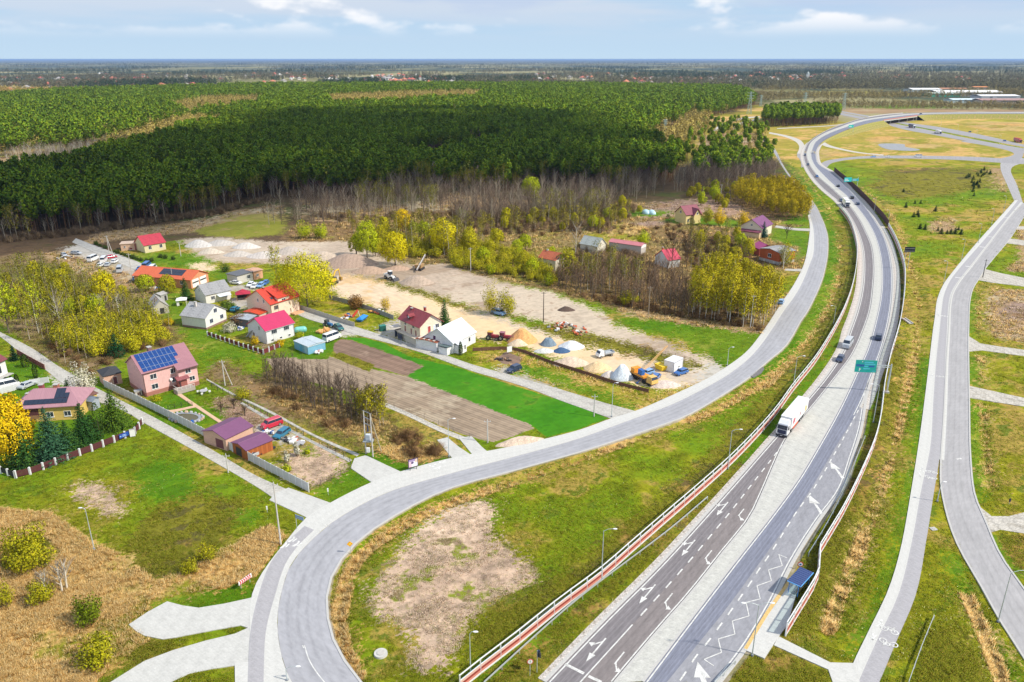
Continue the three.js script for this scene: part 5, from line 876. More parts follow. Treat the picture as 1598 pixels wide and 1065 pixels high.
const PINE=[[0.15,0.255,0.016],[0.20,0.29,0.014],[0.10,0.20,0.018],[0.26,0.32,0.016]];
const KIND={
  pine(seed, h=18) { const r=rngOf(seed), t=new TB(), tr=wob(r, h*0.97,4,0.9), base=h*(0.46+0.14*r()), R=h*0.125, cols=PINE;
    const gs=stem(tr, 0.19,0.05); for (let i=0; i<34; i++) { const f=(i+r()) / 34, y=lerp(base, h, Math.pow(f, 0.85)), k=Math.sin(Math.PI*clamp(0.16+f*0.80))*R*(0.75+0.5*r()), a=i*2.4+r(), c=[Math.cos(a)*k, y+(r() - 0.5)*0.5, Math.sin(a)*k]; t.clump(r, c, [1.2,0.66,1.2],20,0.95,[0, lerp(base, h, 0.45), 0], cols, 0.2); if (i % 4===0&&f<0.5) gs.push(bar([0, y - 0.4,0], c, 0.05,3,0.02)); }
    return { trunk: mergeAll(gs), bark: 'pine', crown: t.geo() }; },
  farPine(seed, h=18) { const r=rngOf(seed), t=new TB(), base=h*0.5, cols=PINE;
    for (let i=0; i<14; i++) { const f=(i+r()) / 14, k=Math.sin(Math.PI*clamp(0.18+f*0.78))*h*0.13, a=i*2.4+r(), c=[Math.cos(a)*k, lerp(base, h, f), Math.sin(a)*k]; t.clump(r, c, [1.4,0.9,1.4],10,1.4,[0, h*0.72,0], cols, 0.1); }
    return { trunk: mergeAll(stem([[0,-0.2,0],[0.2, h*0.5,0],[0, h*0.9,0]],0.2,0.08,3)), bark: 'pine', crown: t.geo() }; },
  farBroad(seed, h=14, cols=[[0.42,0.33,0.10],[0.34,0.27,0.09],[0.48,0.38,0.08]]) { const r=rngOf(seed), t=new TB();
    for (let i=0; i<12; i++) { const f=i / 12, a=i*2.4, k=Math.sin(Math.PI*clamp(0.12+f*0.85))*h*0.17, c=[Math.cos(a)*k, lerp(h*0.28, h, f), Math.sin(a)*k]; t.clump(r, c, [1.3,1.3,1.3],9,0.95,[0, h*0.6,0], cols); }
    return { trunk: mergeAll(stem([[0,-0.2,0],[0.2, h*0.8,0]],0.16,0.04,3)), bark: 'pale', crown: t.geo() }; },
  // slender young broadleaf in first leaf: white or golden stem, rising branches, a thin veil of leaves
  birch(seed, h=12, cols=[[0.24,0.22,0.02],[0.30,0.25,0.02],[0.19,0.20,0.02]], n=26, bk='birch', veil=1) { const r=rngOf(seed), t=new TB(), tr=wob(r, h*0.98,5,0.9), gs=stem(tr, 0.11,0.025,5);
    for (let i=0; i<n; i++) { const f=0.28+0.7*(i+r()) / n, y=h*f, a=i*2.4+r(), L=h*(0.10+0.16*Math.sin(Math.PI*clamp((f - 0.15)*1.1)))*(0.7+0.6*r()), b=[Math.cos(a)*L*0.75, y+L*0.75, Math.sin(a)*L*0.75], o=[tr[1][0]*f, y, tr[1][2]*f]; t.twig(o, b, 0.028,[0.20,0.15,0.09]);
      for (let j=0; j<14*veil; j++) { const q=0.25+0.8*r(), p=[lerp(o[0], b[0], q)+(r() - 0.5)*0.9, lerp(o[1], b[1], q)+(r() - 0.6)*1.0, lerp(o[2], b[2], q)+(r() - 0.5)*0.9]; t.leaf(r, p, 0.26+0.2*r(), [Math.cos(a)*0.7,0.5, Math.sin(a)*0.7], tone(r, cols)); } }
    return { trunk: mergeAll(gs), bark: bk, crown: t.geo() }; },
  goldBirch(seed, h=11) { return KIND.birch(seed, h, [[0.46,0.35,0.012],[0.36,0.31,0.012],[0.54,0.40,0.018]],34, 'gold', 1.7); },
  bareTree(seed, h=13, col=[0.31,0.23,0.17], spread=0.34, bk='grey', dense=1) { const r=rngOf(seed), t=new TB(), tr=wob(r, h*0.75,4,0.8), gs=stem(tr, 0.17,0.05,5);
    for (let i=0; i<15; i++) { const f=0.28+0.72*i / 15, a=i*2.4+r(), L=h*spread*(0.7+0.5*r())*(1.1 - 0.5*f), o=[tr[2][0]*f, h*0.75*f, tr[2][2]*f], b=[o[0]+Math.cos(a)*L*0.62, o[1]+L*0.86, o[2]+Math.sin(a)*L*0.62]; gs.push(bar(o, b, 0.055,3,0.015));
      for (let j=0; j<19*dense; j++) { const q=0.2+0.8*r(), p=[lerp(o[0], b[0], q), lerp(o[1], b[1], q), lerp(o[2], b[2], q)], A=a+(r() - 0.5)*2.4, l=L*(0.22+0.3*r()), e=[p[0]+Math.cos(A)*l*0.6, p[1]+l*0.9, p[2]+Math.sin(A)*l*0.6]; t.twig(p, e, 0.03, tone(r, [col])); t.twig([lerp(p[0], e[0],0.5), lerp(p[1], e[1],0.5), lerp(p[2], e[2],0.5)],[e[0]+(r() - 0.5)*l*0.8, e[1]+l*0.1, e[2]+(r() - 0.5)*l*0.8],0.022, tone(r, [col])); } }
    return { trunk: mergeAll(gs), bark: bk, crown: t.geo() }; },
  whiteTree(seed, h=14) { return KIND.bareTree(seed, h, [0.40,0.35,0.28],0.40, 'birch', 0.9); },
  sapling(seed, h=8, col=[0.20,0.145,0.11]) { const r=rngOf(seed), t=new TB(), tr=wob(r, h, 4,0.7), gs=stem(tr, 0.06,0.015,4); for (let i=0; i<58; i++) { const f=0.12+0.83*r(), a=r()*6.28, l=h*(0.10+0.14*r()), o=[tr[3][0]*f, h*f, tr[3][2]*f]; t.twig(o, [o[0]+Math.cos(a)*l*0.5, o[1]+l, o[2]+Math.sin(a)*l*0.5],0.022, tone(r, [col])); } return { trunk: mergeAll(gs), bark: 'grey', crown: t.geo() }; },
  // round full tree in bright new leaf, thin shoots hanging at its rim
  willow(seed, h=9, w=7, cols=[[0.62,0.53,0.008],[0.70,0.59,0.010],[0.50,0.46,0.008]], hang=0.8, dens=1) { const r=rngOf(seed), t=new TB(), gs=stem(wob(r, h*0.55,3,0.8), 0.3,0.14,6), R=w / 2;
    for (let i=0; i<9; i++) { const a=i*2.4, b=[Math.cos(a)*R*0.6, h*(0.6+0.25*r()), Math.sin(a)*R*0.6]; gs.push(bar([0, h*(0.2+0.25*r()), 0], b, 0.09,4,0.03)); }
    const ls=clamp(R*0.09,0.28,0.42), K=Math.round(64*dens*(R>4.5?1.6 : 1)); for (let i=0; i<K; i++) { const v=1 - 1.72*(i+0.5) / K, a=i*2.39996+r()*0.5, q=Math.sqrt(Math.max(0,1 - v*v)), k=0.82+0.3*r(), c=[Math.cos(a)*q*R*k*0.85, h*0.54+v*h*0.42*k, Math.sin(a)*q*R*k*0.85]; const s=R*0.20*(0.8+0.5*r()); t.clump(r, c, [s, s*0.95, s],50, ls, [0, h*0.45,0], cols);
      if (hang&&v<0.5) for (let j=0; j<5; j++) { const x=c[0]+(r() - 0.5)*s*2, z=c[2]+(r() - 0.5)*s*2, l=hang*(0.6+r()); for (let m=0; m<4; m++) t.leaf(r, [x, c[1] - l*m / 3, z], ls*0.85,[Math.cos(a), 0.2, Math.sin(a)], tone(r, cols)); } }
    for (let i=0; i<14; i++) { const a=r()*6.28, q=r()*0.55, c=[Math.cos(a)*q*R, h*(0.42+0.4*r()), Math.sin(a)*q*R]; t.clump(r, c, [R*0.25, R*0.25, R*0.25],30, ls, [0, h*0.5,0], cols); }
    return { trunk: mergeAll(gs), bark: 'grey', crown: t.geo() }; },
  // many-stemmed shrub, its leaves at the shoots' ends
  shrub(seed, h=4, w=5, cols=[[0.24,0.22,0.02],[0.30,0.25,0.03],[0.18,0.19,0.02]], dens=1) { const r=rngOf(seed), t=new TB(), gs=[];
    for (let i=0; i<15; i++) { const a=i*2.4+r(), q=Math.sqrt((i+0.5) / 15), hh=h*(1 - 0.5*q*q)*(0.55+0.55*r()), b=[Math.cos(a)*q*w*0.45, hh, Math.sin(a)*q*w*0.45], o=[Math.cos(a)*0.25,-0.1, Math.sin(a)*0.25]; gs.push(bar(o, b, 0.035,3,0.01)); const s=w*0.16; for (let j=0; j<3; j++) { const f=0.5+0.25*j, c=[lerp(o[0], b[0], f), lerp(o[1], b[1], f), lerp(o[2], b[2], f)]; t.clump(r, c, [s, s*1.1, s], Math.round(30*dens*(w>5.6?2.1 : 1)), clamp(w*0.05,0.18,0.30), [0, h*0.25,0], cols); } for (let j=0; j<7; j++) { const A=r()*6.28, l=0.7+r()*0.6; t.twig([b[0], b[1] - 0.5, b[2]],[b[0]+Math.cos(A)*l*0.5, b[1]+l*0.6, b[2]+Math.sin(A)*l*0.5],0.018,[0.22,0.17,0.07]); } }
    return { trunk: mergeAll(gs), bark: 'grey', crown: t.geo() }; },
  brownShrub(seed, h=2.4, w=3.4, cols=[[0.26,0.15,0.07],[0.20,0.115,0.06],[0.32,0.20,0.09]]) { const r=rngOf(seed), t=new TB(), gs=[bar([0,-0.1,0],[0, h*0.6,0],0.04,3,0.02)]; for (let i=0; i<150; i++) { const a=r()*6.28, q=Math.sqrt(r())*w*0.5, hh=h*(0.6+0.5*r())*(1 - 0.4*(q / w*2) ** 2), o=[Math.cos(a)*q*0.4,0.0, Math.sin(a)*q*0.4]; t.twig(o, [Math.cos(a)*q, hh, Math.sin(a)*q],0.035, tone(r, cols)); const A=a+(r() - 0.5)*2; t.twig([Math.cos(a)*q*0.8, hh*0.7, Math.sin(a)*q*0.8],[Math.cos(a)*q+Math.cos(A)*0.6, hh*0.9, Math.sin(a)*q+Math.sin(A)*0.6],0.03, tone(r, cols)); } return { trunk: mergeAll(gs), bark: 'dark', crown: t.geo() }; },
  spruce(seed, h=9, w=4, cols=[[0.035,0.105,0.022],[0.05,0.13,0.022],[0.025,0.075,0.02],[0.075,0.15,0.022]]) { const r=rngOf(seed), t=new TB(), gs=stem([[0,-0.2,0],[0, h*0.96,0]],0.16,0.03,5), L=Math.round(h*2.3);
    for (let i=0; i<L; i++) { const f=i / L, y=h*(0.05+0.93*f), R=w / 2*Math.pow(1 - f, 0.8)*(0.88+0.24*r())+0.1, n=Math.max(4, Math.round(13*(1 - f)+2)); for (let j=0; j<n; j++) { const a=j / n*6.283+i*1.1+(r() - 0.5)*0.3, rr=R*(0.8+0.35*r()), ca=Math.cos(a), sa=Math.sin(a), S=Math.max(3, Math.round(rr*4)); for (let k=0; k<S; k++) { const q=(k+0.6) / S, x=rr*q, dy=-0.34*x+0.22*x*q, wd=0.16+0.16*(1 - q)*rr*0.5; for (const s of [-1,1]) t.leaf(r, [ca*x - sa*wd*s*(0.4+r()), y+dy+(r() - 0.5)*0.10, sa*x+ca*wd*s*(0.4+r())],0.36,[ca*0.6,0.7, sa*0.6], tone(r, cols), 0.55); } } }
    t.clump(r, [0, h*0.985,0],[0.12,0.3,0.12],10,0.2,[0, h*0.8,0], cols); return { trunk: mergeAll(gs), bark: 'dark', crown: t.geo() }; },
  thuja(seed, h=4, w=1.2, cols=[[0.045,0.085,0.014],[0.065,0.10,0.014],[0.03,0.06,0.012]]) { const r=rngOf(seed), t=new TB(); for (let i=0; i<620; i++) { const f=Math.pow(r(), 0.8), a=r()*6.283, R=w / 2*Math.pow(Math.sin(Math.PI*clamp(0.14+0.84*f)), 0.6)*(0.85+0.25*r()), p=[Math.cos(a)*R, h*f, Math.sin(a)*R]; t.leaf(r, p, 0.26,[Math.cos(a), 0.35, Math.sin(a)], tone(r, cols)); } return { trunk: cyl(0.08,0.04, h*0.7,5), bark: 'dark', crown: t.geo() }; },
  blossom(seed, h=6, w=5.4) { return KIND.shrub(seed, h, w, [[0.62,0.60,0.48],[0.72,0.70,0.58],[0.5,0.48,0.30]],1.2); },
};
const geoCache=new Map();
function variant(kind, seed, ...a) { const k=kind+seed+a.join(); if (!geoCache.has(k)) geoCache.set(k, KIND[kind](seed, ...a)); return geoCache.get(k); }
// one plant as a thing of trunk and crown
const protos=new Map();
function plant(name, label, category, x, z, v, s=1, turn=0, group, sy=s, tint=null) {
  const key=v.crown.uuid; let o;
  if (protos.has(key)) { o=protos.get(key).clone(); o.name=numbered(name); o.userData={ label, category }; if (group) o.userData.group=group; scene.add(o); }
  else { o=thing(name, label, category, [0,0,0],0, group); part('trunk', v.trunk, BARK[v.bark], o); part('crown', v.crown, LEAF, o); protos.set(key, o); }
  o.position.set(x, z>-400?heightAt(x, z) : -0.03, z); o.rotation.y=turn; o.scale.set(s, sy, s); return o;
}
// many of a kind: the 300 that show largest as things, the rest as one mass
function stand(name, label, category, group, variants, pts, seed, scale=[0.8,1.2], most=300, massName, tints) {
  const r=rngOf(seed); pts=pts.map(p=>({ x: p[0], z: p[1], d: p[0] ** 2+p[1] ** 2, v: Math.floor(r()*variants.length), s: lerp(...scale, r()), t: r()*6.283, k: 0.68+0.6*r(), sy: 0.92+0.16*r() })).sort((a, b)=>a.d - b.d);
  pts.slice(0, most).forEach(p=>plant(name, label, category, p.x, p.z, variants[p.v], p.s, p.t, group, p.s*p.sy));
  const rest=pts.slice(most); if (!rest.length) return;
  const g=new THREE.Group(), m4=new THREE.Matrix4(), q=new THREE.Quaternion(), Y=new THREE.Vector3(0,1,0), col=new THREE.Color();
  variants.forEach((v, i)=>{ const mine=rest.filter(p=>p.v===i); if (!mine.length) return; for (const [n, geo, m] of [['trunk', v.trunk, BARK[v.bark]],['crown', v.crown, LEAF]]) { const im=new THREE.InstancedMesh(geo, m, mine.length); im.name=n; mine.forEach((p, j)=>{ m4.compose(new THREE.Vector3(p.x, p.z>-400?heightAt(p.x, p.z) : -0.03, p.z), q.setFromAxisAngle(Y, p.t), new THREE.Vector3(p.s, p.s*p.sy, p.s)); im.setMatrixAt(j, m4); if (n==='crown') im.setColorAt(j, col.setRGB(p.k, p.k, p.k)); }); g.add(im); im.userData.kind='stuff'; } });
  addTop(g, massName || name+'_mass', null, null, null, 'stuff');
}
function scatter(poly, spacing, seed, avoid=[]) {          // jittered grid inside an outline of ground points
  const r=rngOf(seed), out=[]; let a=1e9, b=-1e9, c=1e9, d=-1e9; for (const p of poly) { a=Math.min(a, p[0]); b=Math.max(b, p[0]); c=Math.min(c, p[1]); d=Math.max(d, p[1]); }
  for (let x=a; x<b; x += spacing) for (let z=c; z<d; z += spacing) { const X=x+r()*spacing, Z=z+r()*spacing; if (inside(X, Z, poly)&&!avoid.some(q=>inside(X, Z, q))&&coverAt(X, Z) !== C.paved) out.push([X, Z]); }
  return out;
}
const LIMES=[[0.42,0.48,0.012],[0.50,0.54,0.014],[0.32,0.39,0.012]], OLIVES=[[0.46,0.42,0.014],[0.37,0.36,0.012],[0.56,0.49,0.016]];
const vs=(kind, n, seed, ...a)=>Array.from({ length: n }, (_, i)=>variant(kind, seed+i*7,...a));
const H_OF=(px, py, top)=>{ const q=G(px, py), b=top; let lo=0, hi=60; for (let i=0; i<40; i++) { const m=(lo+hi) / 2, dy=m - EYE, dz=q[1], yc=dy*cp - dz*sp, zc=-dy*sp - dz*cp; (CY - FOC*yc / zc)>b?lo=m : hi=m; } return lo; };
const W_OF=(px, py, w)=>{ const a=G(px - w / 2, py), b=G(px+w / 2, py); return Math.hypot(a[0] - b[0], a[1] - b[1]); };

// the pine forest in front, with clearings
const F1=path([-320,388,-150,386,0,372,60,368,130,355,240,346,330,326,420,304,470,302,540,311,600,302,640,288,700,298,790,300,850,286,905,296,960,294,1010,280,1045,286,1064,264,1020,240,960,216,880,200,800,187,700,189,480,187,380,198,290,218,240,244,140,268,105,286,0,302,-150,312,-320,325]);
const glade=path([570,262,640,247,690,240,770,224,815,230,760,250,690,262,640,272]);
stand('pine_tree', 'dark green pine with a bare orange trunk in the near forest', 'pine tree', 'pines of the near forest', vs('pine', 6,101), scatter(F1,4.4,5,[glade]).filter(([x, z])=>N(x*5+40, z*5+900)>0.30), 77,[0.66,1.22],230, 'pine_forest');
stand('birch_tree', '', '', '', vs('farBroad', 2,151,17,[[0.34,0.33,0.04],[0.42,0.38,0.04],[0.26,0.29,0.04]]).concat(vs('farBroad', 2,161,16,[[0.30,0.22,0.15],[0.24,0.19,0.13]])), scatter(F1,20,35,[glade]).concat(scatter(F1,9,36,[glade]).filter(([x, z])=>N(x*5+40, z*5+900)<0.31)), 104,[0.7,1.1],0, 'mixed_wood');
const F2=path([-900,250,-300,258,0,246,100,238,180,226,250,202,300,194,480,184,800,184,880,198,960,212,1010,226,1030,212,1060,200,1100,186,1150,174,1180,164,1170,152,1140,144,900,139,700,138,400,140,100,150,0,160,-900,176]);
const openings=[path([510,158,620,152,760,149,740,163,600,172,520,176]), path([260,172,330,160,410,160,400,176,300,188]), path([1005,226,1030,206,1062,196,1082,178,1092,182,1076,204,1040,220])];
stand('pine_tree', 'pine at the front of the sunlit forest across the clearing', 'pine tree', 'pines of the far sunlit forest', vs('farPine', 4,211), scatter(F2,6.2,6, openings).filter(([x, z])=>N(x*3+40, z*3+100)>0.30), 78,[0.66,1.25],0, 'sunlit_forest');
{
  const pale=scatter(F2,15,8).filter(([x, z])=>N(x*1.6, z*1.6+400)>0.42).concat(openings.flatMap((o, i)=>i<2?scatter(o, 9,40+i) : []), scatter(path([150,242,260,206,300,194,340,196,290,216,240,240]), 6,41), scatter(path([1000,234,1060,208,1090,190,1110,190,1090,215,1060,232,1030,240]), 7,42), scatter(path([-200,150,0,142,150,146,230,152,100,160,0,172,-200,180]), 10,43));
  stand('birch_tree', 'pale straw-coloured birch at the edge of the sunlit forest', 'birch', 'pale birches in the sunlit forest', vs('farBroad', 3,311), pale, 79,[0.75,1.25],0, 'birch_wood');
  const edge=scatter(path([0,250,110,241,200,226,215,222,214,230,110,248,0,256]), 7,44); stand('birch_tree', 'white-stemmed birch before the far pines', 'birch', 'white birches before the far pines', vs('whiteTree', 2,41,13), edge, 80,[0.8,1.1],40, 'birch_wood');
}
stand('birch_tree', 'thin yellowish birch standing before the dark pines', 'birch', 'yellowish birches before the dark pines', vs('birch', 4,1061,15,[[0.34,0.29,0.03],[0.42,0.34,0.03],[0.26,0.25,0.04]],26, 'pale', 1.2).concat(vs('bareTree', 3,1081,14,[0.30,0.23,0.17],0.3, 'pale')), scatter(path([0,378,60,373,130,360,240,350,330,330,420,309,470,307,470,303,420,304,330,325,240,345,130,354,60,367,0,371]), 6,23).concat(scatter(path([540,318,600,308,650,296,760,304,860,292,960,300,1040,291,1040,286,960,294,860,285,760,297,650,288,600,300]), 6,26)), 101,[0.7,1.1],70, 'birch_wood');
stand('round_tree', 'small round tree in bright spring leaf in the wood above the sand yard', 'tree', 'round trees in spring leaf above the sand yard', [variant('willow', 171,8,6, LIMES, 0.3), variant('willow', 172,9,6, OLIVES, 0.3), variant('willow', 173,7,6,[[0.42,0.36,0.02],[0.34,0.30,0.02]],0.3), variant('willow', 174,8,5, OLIVES, 0.2)], scatter(path([545,398,600,402,700,402,760,426,830,438,900,440,960,452,940,425,860,395,760,372,660,355,560,360]), 13,37).concat(scatter(path([700,350,760,340,860,330,990,322,1000,336,940,358,800,366]), 15,38), scatter(path([1070,300,1150,296,1140,330,1060,318]), 12,39), scatter(path([1080,372,1165,372,1175,430,1110,440]), 12,45), scatter(path([0,440,80,420,200,470,200,500,60,510]), 13,46)), 105,[0.55,1.15],140, 'wood');
stand('pine_tree', 'loose pine on the sandy ground between the forest and the slip road', 'pine tree', 'loose pines by the slip road', vs('pine', 3,621,13), scatter(path([1062,262,1040,238,1080,215,1100,196,1150,190,1196,204,1210,240,1150,246]), 15,47), 106,[0.6,1.1],40, 'pine_wood'); stand('birch_tree', 'pale birch on the sandy ground between the forest and the slip road', 'birch', 'pale birches by the slip road', vs('farBroad', 3,331,9,[[0.42,0.33,0.09],[0.34,0.28,0.08]]), scatter(path([1062,262,1040,238,1080,215,1100,196,1150,190,1196,204,1210,240,1150,246]), 13,48), 107,[0.6,1.1],40, 'birch_wood');
stand('brown_shrub', '', '', '', vs('brownShrub', 3,1251,3,4,[[0.30,0.20,0.12],[0.25,0.17,0.11],[0.34,0.25,0.13]]), scatter(path([470,335,560,352,640,340,720,345,760,370,860,360,950,365,1000,325,960,316,860,318,720,330,560,340]), 4.2,27).concat(scatter(path([1075,372,1165,372,1175,430,1110,440,1066,410]), 4,28), scatter(path([0,372,130,358,330,330,420,308,420,314,330,338,130,366,0,380]), 3.4,29), scatter(path([900,380,1000,395,1020,425,960,425,880,410]), 4.2,30)), 102,[0.7,1.3],0, 'leafless_undergrowth');
stand('sapling', '', '', '', vs('birch', 3,1271,8,[[0.30,0.25,0.03],[0.24,0.22,0.03]],22, 'pale', 0.8).concat(vs('sapling', 2,1291,8,[0.32,0.24,0.17])), scatter(path([720,372,780,372,860,362,950,366,1000,330,940,330,860,340,740,350]), 5,32).concat(scatter(path([640,395,720,400,760,372,700,355,600,352,540,352,560,375]), 5,33), scatter(path([1075,372,1165,372,1175,430,1110,440,1066,410]), 6,34), scatter(path([1066,300,1130,300,1200,290,1240,300,1150,306]), 5,35)), 103,[0.6,1.2],0, 'leafless_undergrowth');
// the broken cloud over the near forest, high and out of view, towards the sun
{
  const r=rngOf(71), k=1250 / SUN.y, gs=[];
  for (const [x, z] of scatter(path([-320,400,0,378,130,362,240,350,420,318,600,316,700,312,900,304,1050,292,1000,236,900,208,800,190,480,190,330,208,240,240,105,270,0,285,-320,300]), 78,72)) { const g=new THREE.IcosahedronGeometry(50+18*r(), 2); g.scale(1,0.55,1); g.translate(x+SUN.x*k, 1250+30*r(), z+SUN.z*k); gs.push(g); }
  addTop(new THREE.Mesh(mergeAll(gs), mat(0.85,0.85,0.87,1)), 'cloud', null, null, null, 'stuff');
}
// the stand beside the interchange and dark strips beyond
stand('pine_tree', 'tall pine in the isolated stand beside the interchange', 'pine tree', 'pines of the stand beside the interchange', vs('pine', 3,411,20), scatter(path([1188,199,1240,198,1305,194,1312,184,1260,182,1195,186]), 6,7), 81,[0.85,1.1],40, 'pine_stand');
stand('bare_tree', 'leafless grey-brown tree along the forest front', 'bare tree', 'leafless trees along the forest front', vs('bareTree', 4,511).concat(vs('bareTree', 2,561,15,[0.32,0.26,0.20],0.3, 'pale')), [[[555,350,640,338,720,332,800,326,870,320,960,318,1000,312,1050,300,1000,286,900,298,800,305,700,304,640,300,560,316,480,312,470,330],6],[[720,365,800,350,870,345,950,345,960,325,870,322,760,332,700,345],4.2],[[1050,300,1130,298,1200,284,1216,272,1190,258,1120,262,1060,280],4.4],[[380,350,440,325,470,322,560,345,480,360],8]].flatMap(([p, s], i)=>scatter(path(p), s, 60+i)), 82,[0.7,1.15],150, 'bare_wood');
stand('pine_tree', 'dark pine in the strip of trees beside the service road', 'pine tree', 'pines beside the service road', vs('pine', 3,611,15), scatter(path([1080,285,1150,282,1208,270,1200,256,1130,252,1085,262]), 8.5,9), 83,[0.8,1.1]);
// young birches, woods beside the yard
stand('birch_tree', 'slender golden birch in the thicket beside the curving service road', 'birch', 'golden birches in the thicket beside the curving road', vs('goldBirch', 4,711), scatter(path([1138,318,1160,326,1200,336,1240,346,1262,348,1256,326,1238,306,1205,298,1160,304]), 3.6,10), 84,[0.7,1.1],90, 'birch_grove');
stand('birch_tree', 'slender yellow-green birch in the grove at the end of the sand yard', 'birch', 'yellow-green birches in the grove at the end of the sand yard', vs('birch', 5,811,12,[[0.46,0.39,0.014],[0.36,0.35,0.014],[0.56,0.45,0.018]],32, 'birch', 1.6), scatter(path([1075,498,1130,507,1192,517,1206,496,1222,476,1190,462,1140,452,1095,452,1078,470]), 3.1,11), 85,[0.75,1.15],90, 'birch_grove');
stand('bare_tree', 'leafless brown tree in the wood along the sand yard', 'bare tree', 'leafless trees in the wood along the sand yard', vs('bareTree', 4,911,11,[0.36,0.24,0.15],0.3).concat(vs('sapling', 2,931,9,[0.34,0.22,0.12])), scatter(path([865,448,920,466,980,480,1078,497,1080,466,1060,440,1000,424,930,420,900,425]), 2.9,12), 86,[0.7,1.1],90, 'bare_wood');
stand('birch_tree', 'white-stemmed birch in thin leaf beside the scattered old houses', 'birch', 'white-stemmed birches beside the old houses', vs('birch', 4,1011,14,[[0.26,0.23,0.03],[0.21,0.21,0.03]],28, 'birch', 1.0), [[[905,455,960,466,1000,470,1000,445,950,432,905,432],6],[[640,392,700,404,735,405,720,380,660,372,600,370],8],[[545,335,590,330,680,338,680,322,600,318,550,322],8],[[820,350,920,352,950,340,900,330,830,336],9]].flatMap(([p, s], i)=>scatter(path(p), s, 90+i)), 87,[0.75,1.15],70, 'birch_grove');
stand('shrub', 'olive shrub in thin leaf along the edge of the sand yard wood', 'shrub', 'olive shrubs along the sand yard wood', vs('shrub', 3,1111,5,5,[[0.44,0.40,0.012],[0.34,0.35,0.012],[0.52,0.45,0.018]]), scatter(path([700,408,760,428,830,440,870,448,860,425,810,400,760,385,715,385]), 3.4,13).concat(scatter(path([560,388,630,402,700,404,690,385,600,370]), 4,14)), 88,[0.6,1.1],90, 'shrub_mass');
stand('shrub', 'rust-brown leafless shrub in the rough ground', 'shrub', 'rust-brown shrubs of the rough ground', vs('brownShrub', 4,1211), [[[600,690,640,676,690,698,690,712,640,722],2.4],[[400,610,460,640,560,694,600,690,560,660,440,606],5],[[860,452,960,476,1080,500,1190,518,1190,508,1080,488,960,466],3.4],[[60,500,160,480,270,520,250,545,140,588,60,540],5],[[1080,375,1160,372,1170,425,1110,435,1070,400],5],[[950,355,1060,352,1110,360,1060,385,990,380],7],[[700,345,860,335,960,345,940,365,800,375],7]].flatMap(([p, s], i)=>scatter(path(p), s, 110+i)), 89,[0.6,1.2],120, 'shrub_mass');
stand('sapling', 'leafless grey sapling in the dense thicket beside the ploughed field', 'sapling', 'saplings in the thicket beside the ploughed field', vs('sapling', 4,1311,8).concat(vs('bareTree', 2,1331,8,[0.21,0.15,0.12],0.26)), scatter(path([408,590,440,612,480,634,530,652,570,662,600,655,570,628,520,608,460,588,425,578]), 1.7,15), 90,[0.7,1.15],160, 'sapling_thicket');
stand('sapling', 'young willow in pale green leaf in the thicket beside the transformer', 'sapling', 'pale green young willows beside the transformer', vs('birch', 3,1351,8,[[0.28,0.26,0.012],[0.36,0.32,0.012]],26, 'pale', 1.0), scatter(path([548,660,575,674,602,664,612,645,585,634,560,640]), 2.4,16), 91,[0.7,1.1]);
stand('sapling', 'thin leafless tree in the brush behind the pink house', 'bare tree', 'thin leafless trees in the brush behind the pink house', vs('sapling', 3,1411,9,[0.24,0.18,0.12]).concat(vs('birch', 3,1431,9,[[0.27,0.25,0.02],[0.20,0.21,0.02]],20, 'pale', 0.7)), scatter(path([-40,455,60,420,160,450,230,490,270,520,190,545,100,575,20,515]), 4.4,17), 92,[0.7,1.2],120, 'brushwood');
stand('shrub', 'yellow-olive shrub in the brush behind the pink house', 'shrub', 'yellow-olive shrubs in the brush behind the pink house', vs('shrub', 4,1511,4.6,5.4,[[0.50,0.46,0.012],[0.40,0.41,0.012],[0.58,0.49,0.015]]), scatter(path([85,545,150,560,230,550,262,540,240,500,180,500,120,505,80,520]), 3.9,18).concat(scatter(path([0,470,70,440,130,450,90,500,30,500]), 5.5,19)), 93,[0.8,1.3],80, 'shrub_mass');
// hedgerows and woods beyond the interchange
stand('bare_tree', 'leafless tree in the rows beyond the interchange', 'bare tree', 'trees in the rows beyond the interchange', vs('farBroad', 3,1611,11,[[0.28,0.23,0.10],[0.34,0.28,0.09],[0.22,0.19,0.10]]), [[[1240,169,1400,171,1640,173,1640,168,1400,166,1240,164],9],[[1190,160,1240,156,1330,157,1480,153,1640,152,1640,147,1480,148,1330,149,1240,149,1180,150],11],[[1190,143,1350,139,1640,139,1640,129,1350,130,1190,132],14],[[1480,149,1640,150,1640,143,1480,143],12]].flatMap(([p, s], i)=>scatter(path(p), s, 130+i)), 94,[0.7,1.25],40, 'hedgerow_wood');
// far country: woods that read as one mass
{
  const r=rngOf(31), dark=vs('farBroad', 2,1711,13,[[0.055,0.085,0.045],[0.07,0.10,0.05],[0.045,0.075,0.04]]), brown=vs('farBroad', 2,1731,12,[[0.17,0.16,0.09],[0.23,0.20,0.10],[0.12,0.13,0.08]]), P=[], Q=[];
  for (let i=0; i<52000; i++) { const py=97.2+Math.pow(r(), 1.5)*44, px=-60+r()*1720,[x, z]=G(px, py), n=N(x*0.11+90, z*0.05+40)*0.6+N(x*0.5+10, z*0.22+300)*0.4; if (n>0.47&&py<141 - (px>1150?0 : 1)) (N(x*0.09+700, z*0.05+500)>0.47?P : Q).push([x, z]); }
  stand('far_wood', '', '', '', dark, P, 95,[1.0,1.9],0, 'distant_wood'); stand('far_wood', '', '', '', brown, Q, 96,[0.9,1.7],0, 'distant_wood');
}
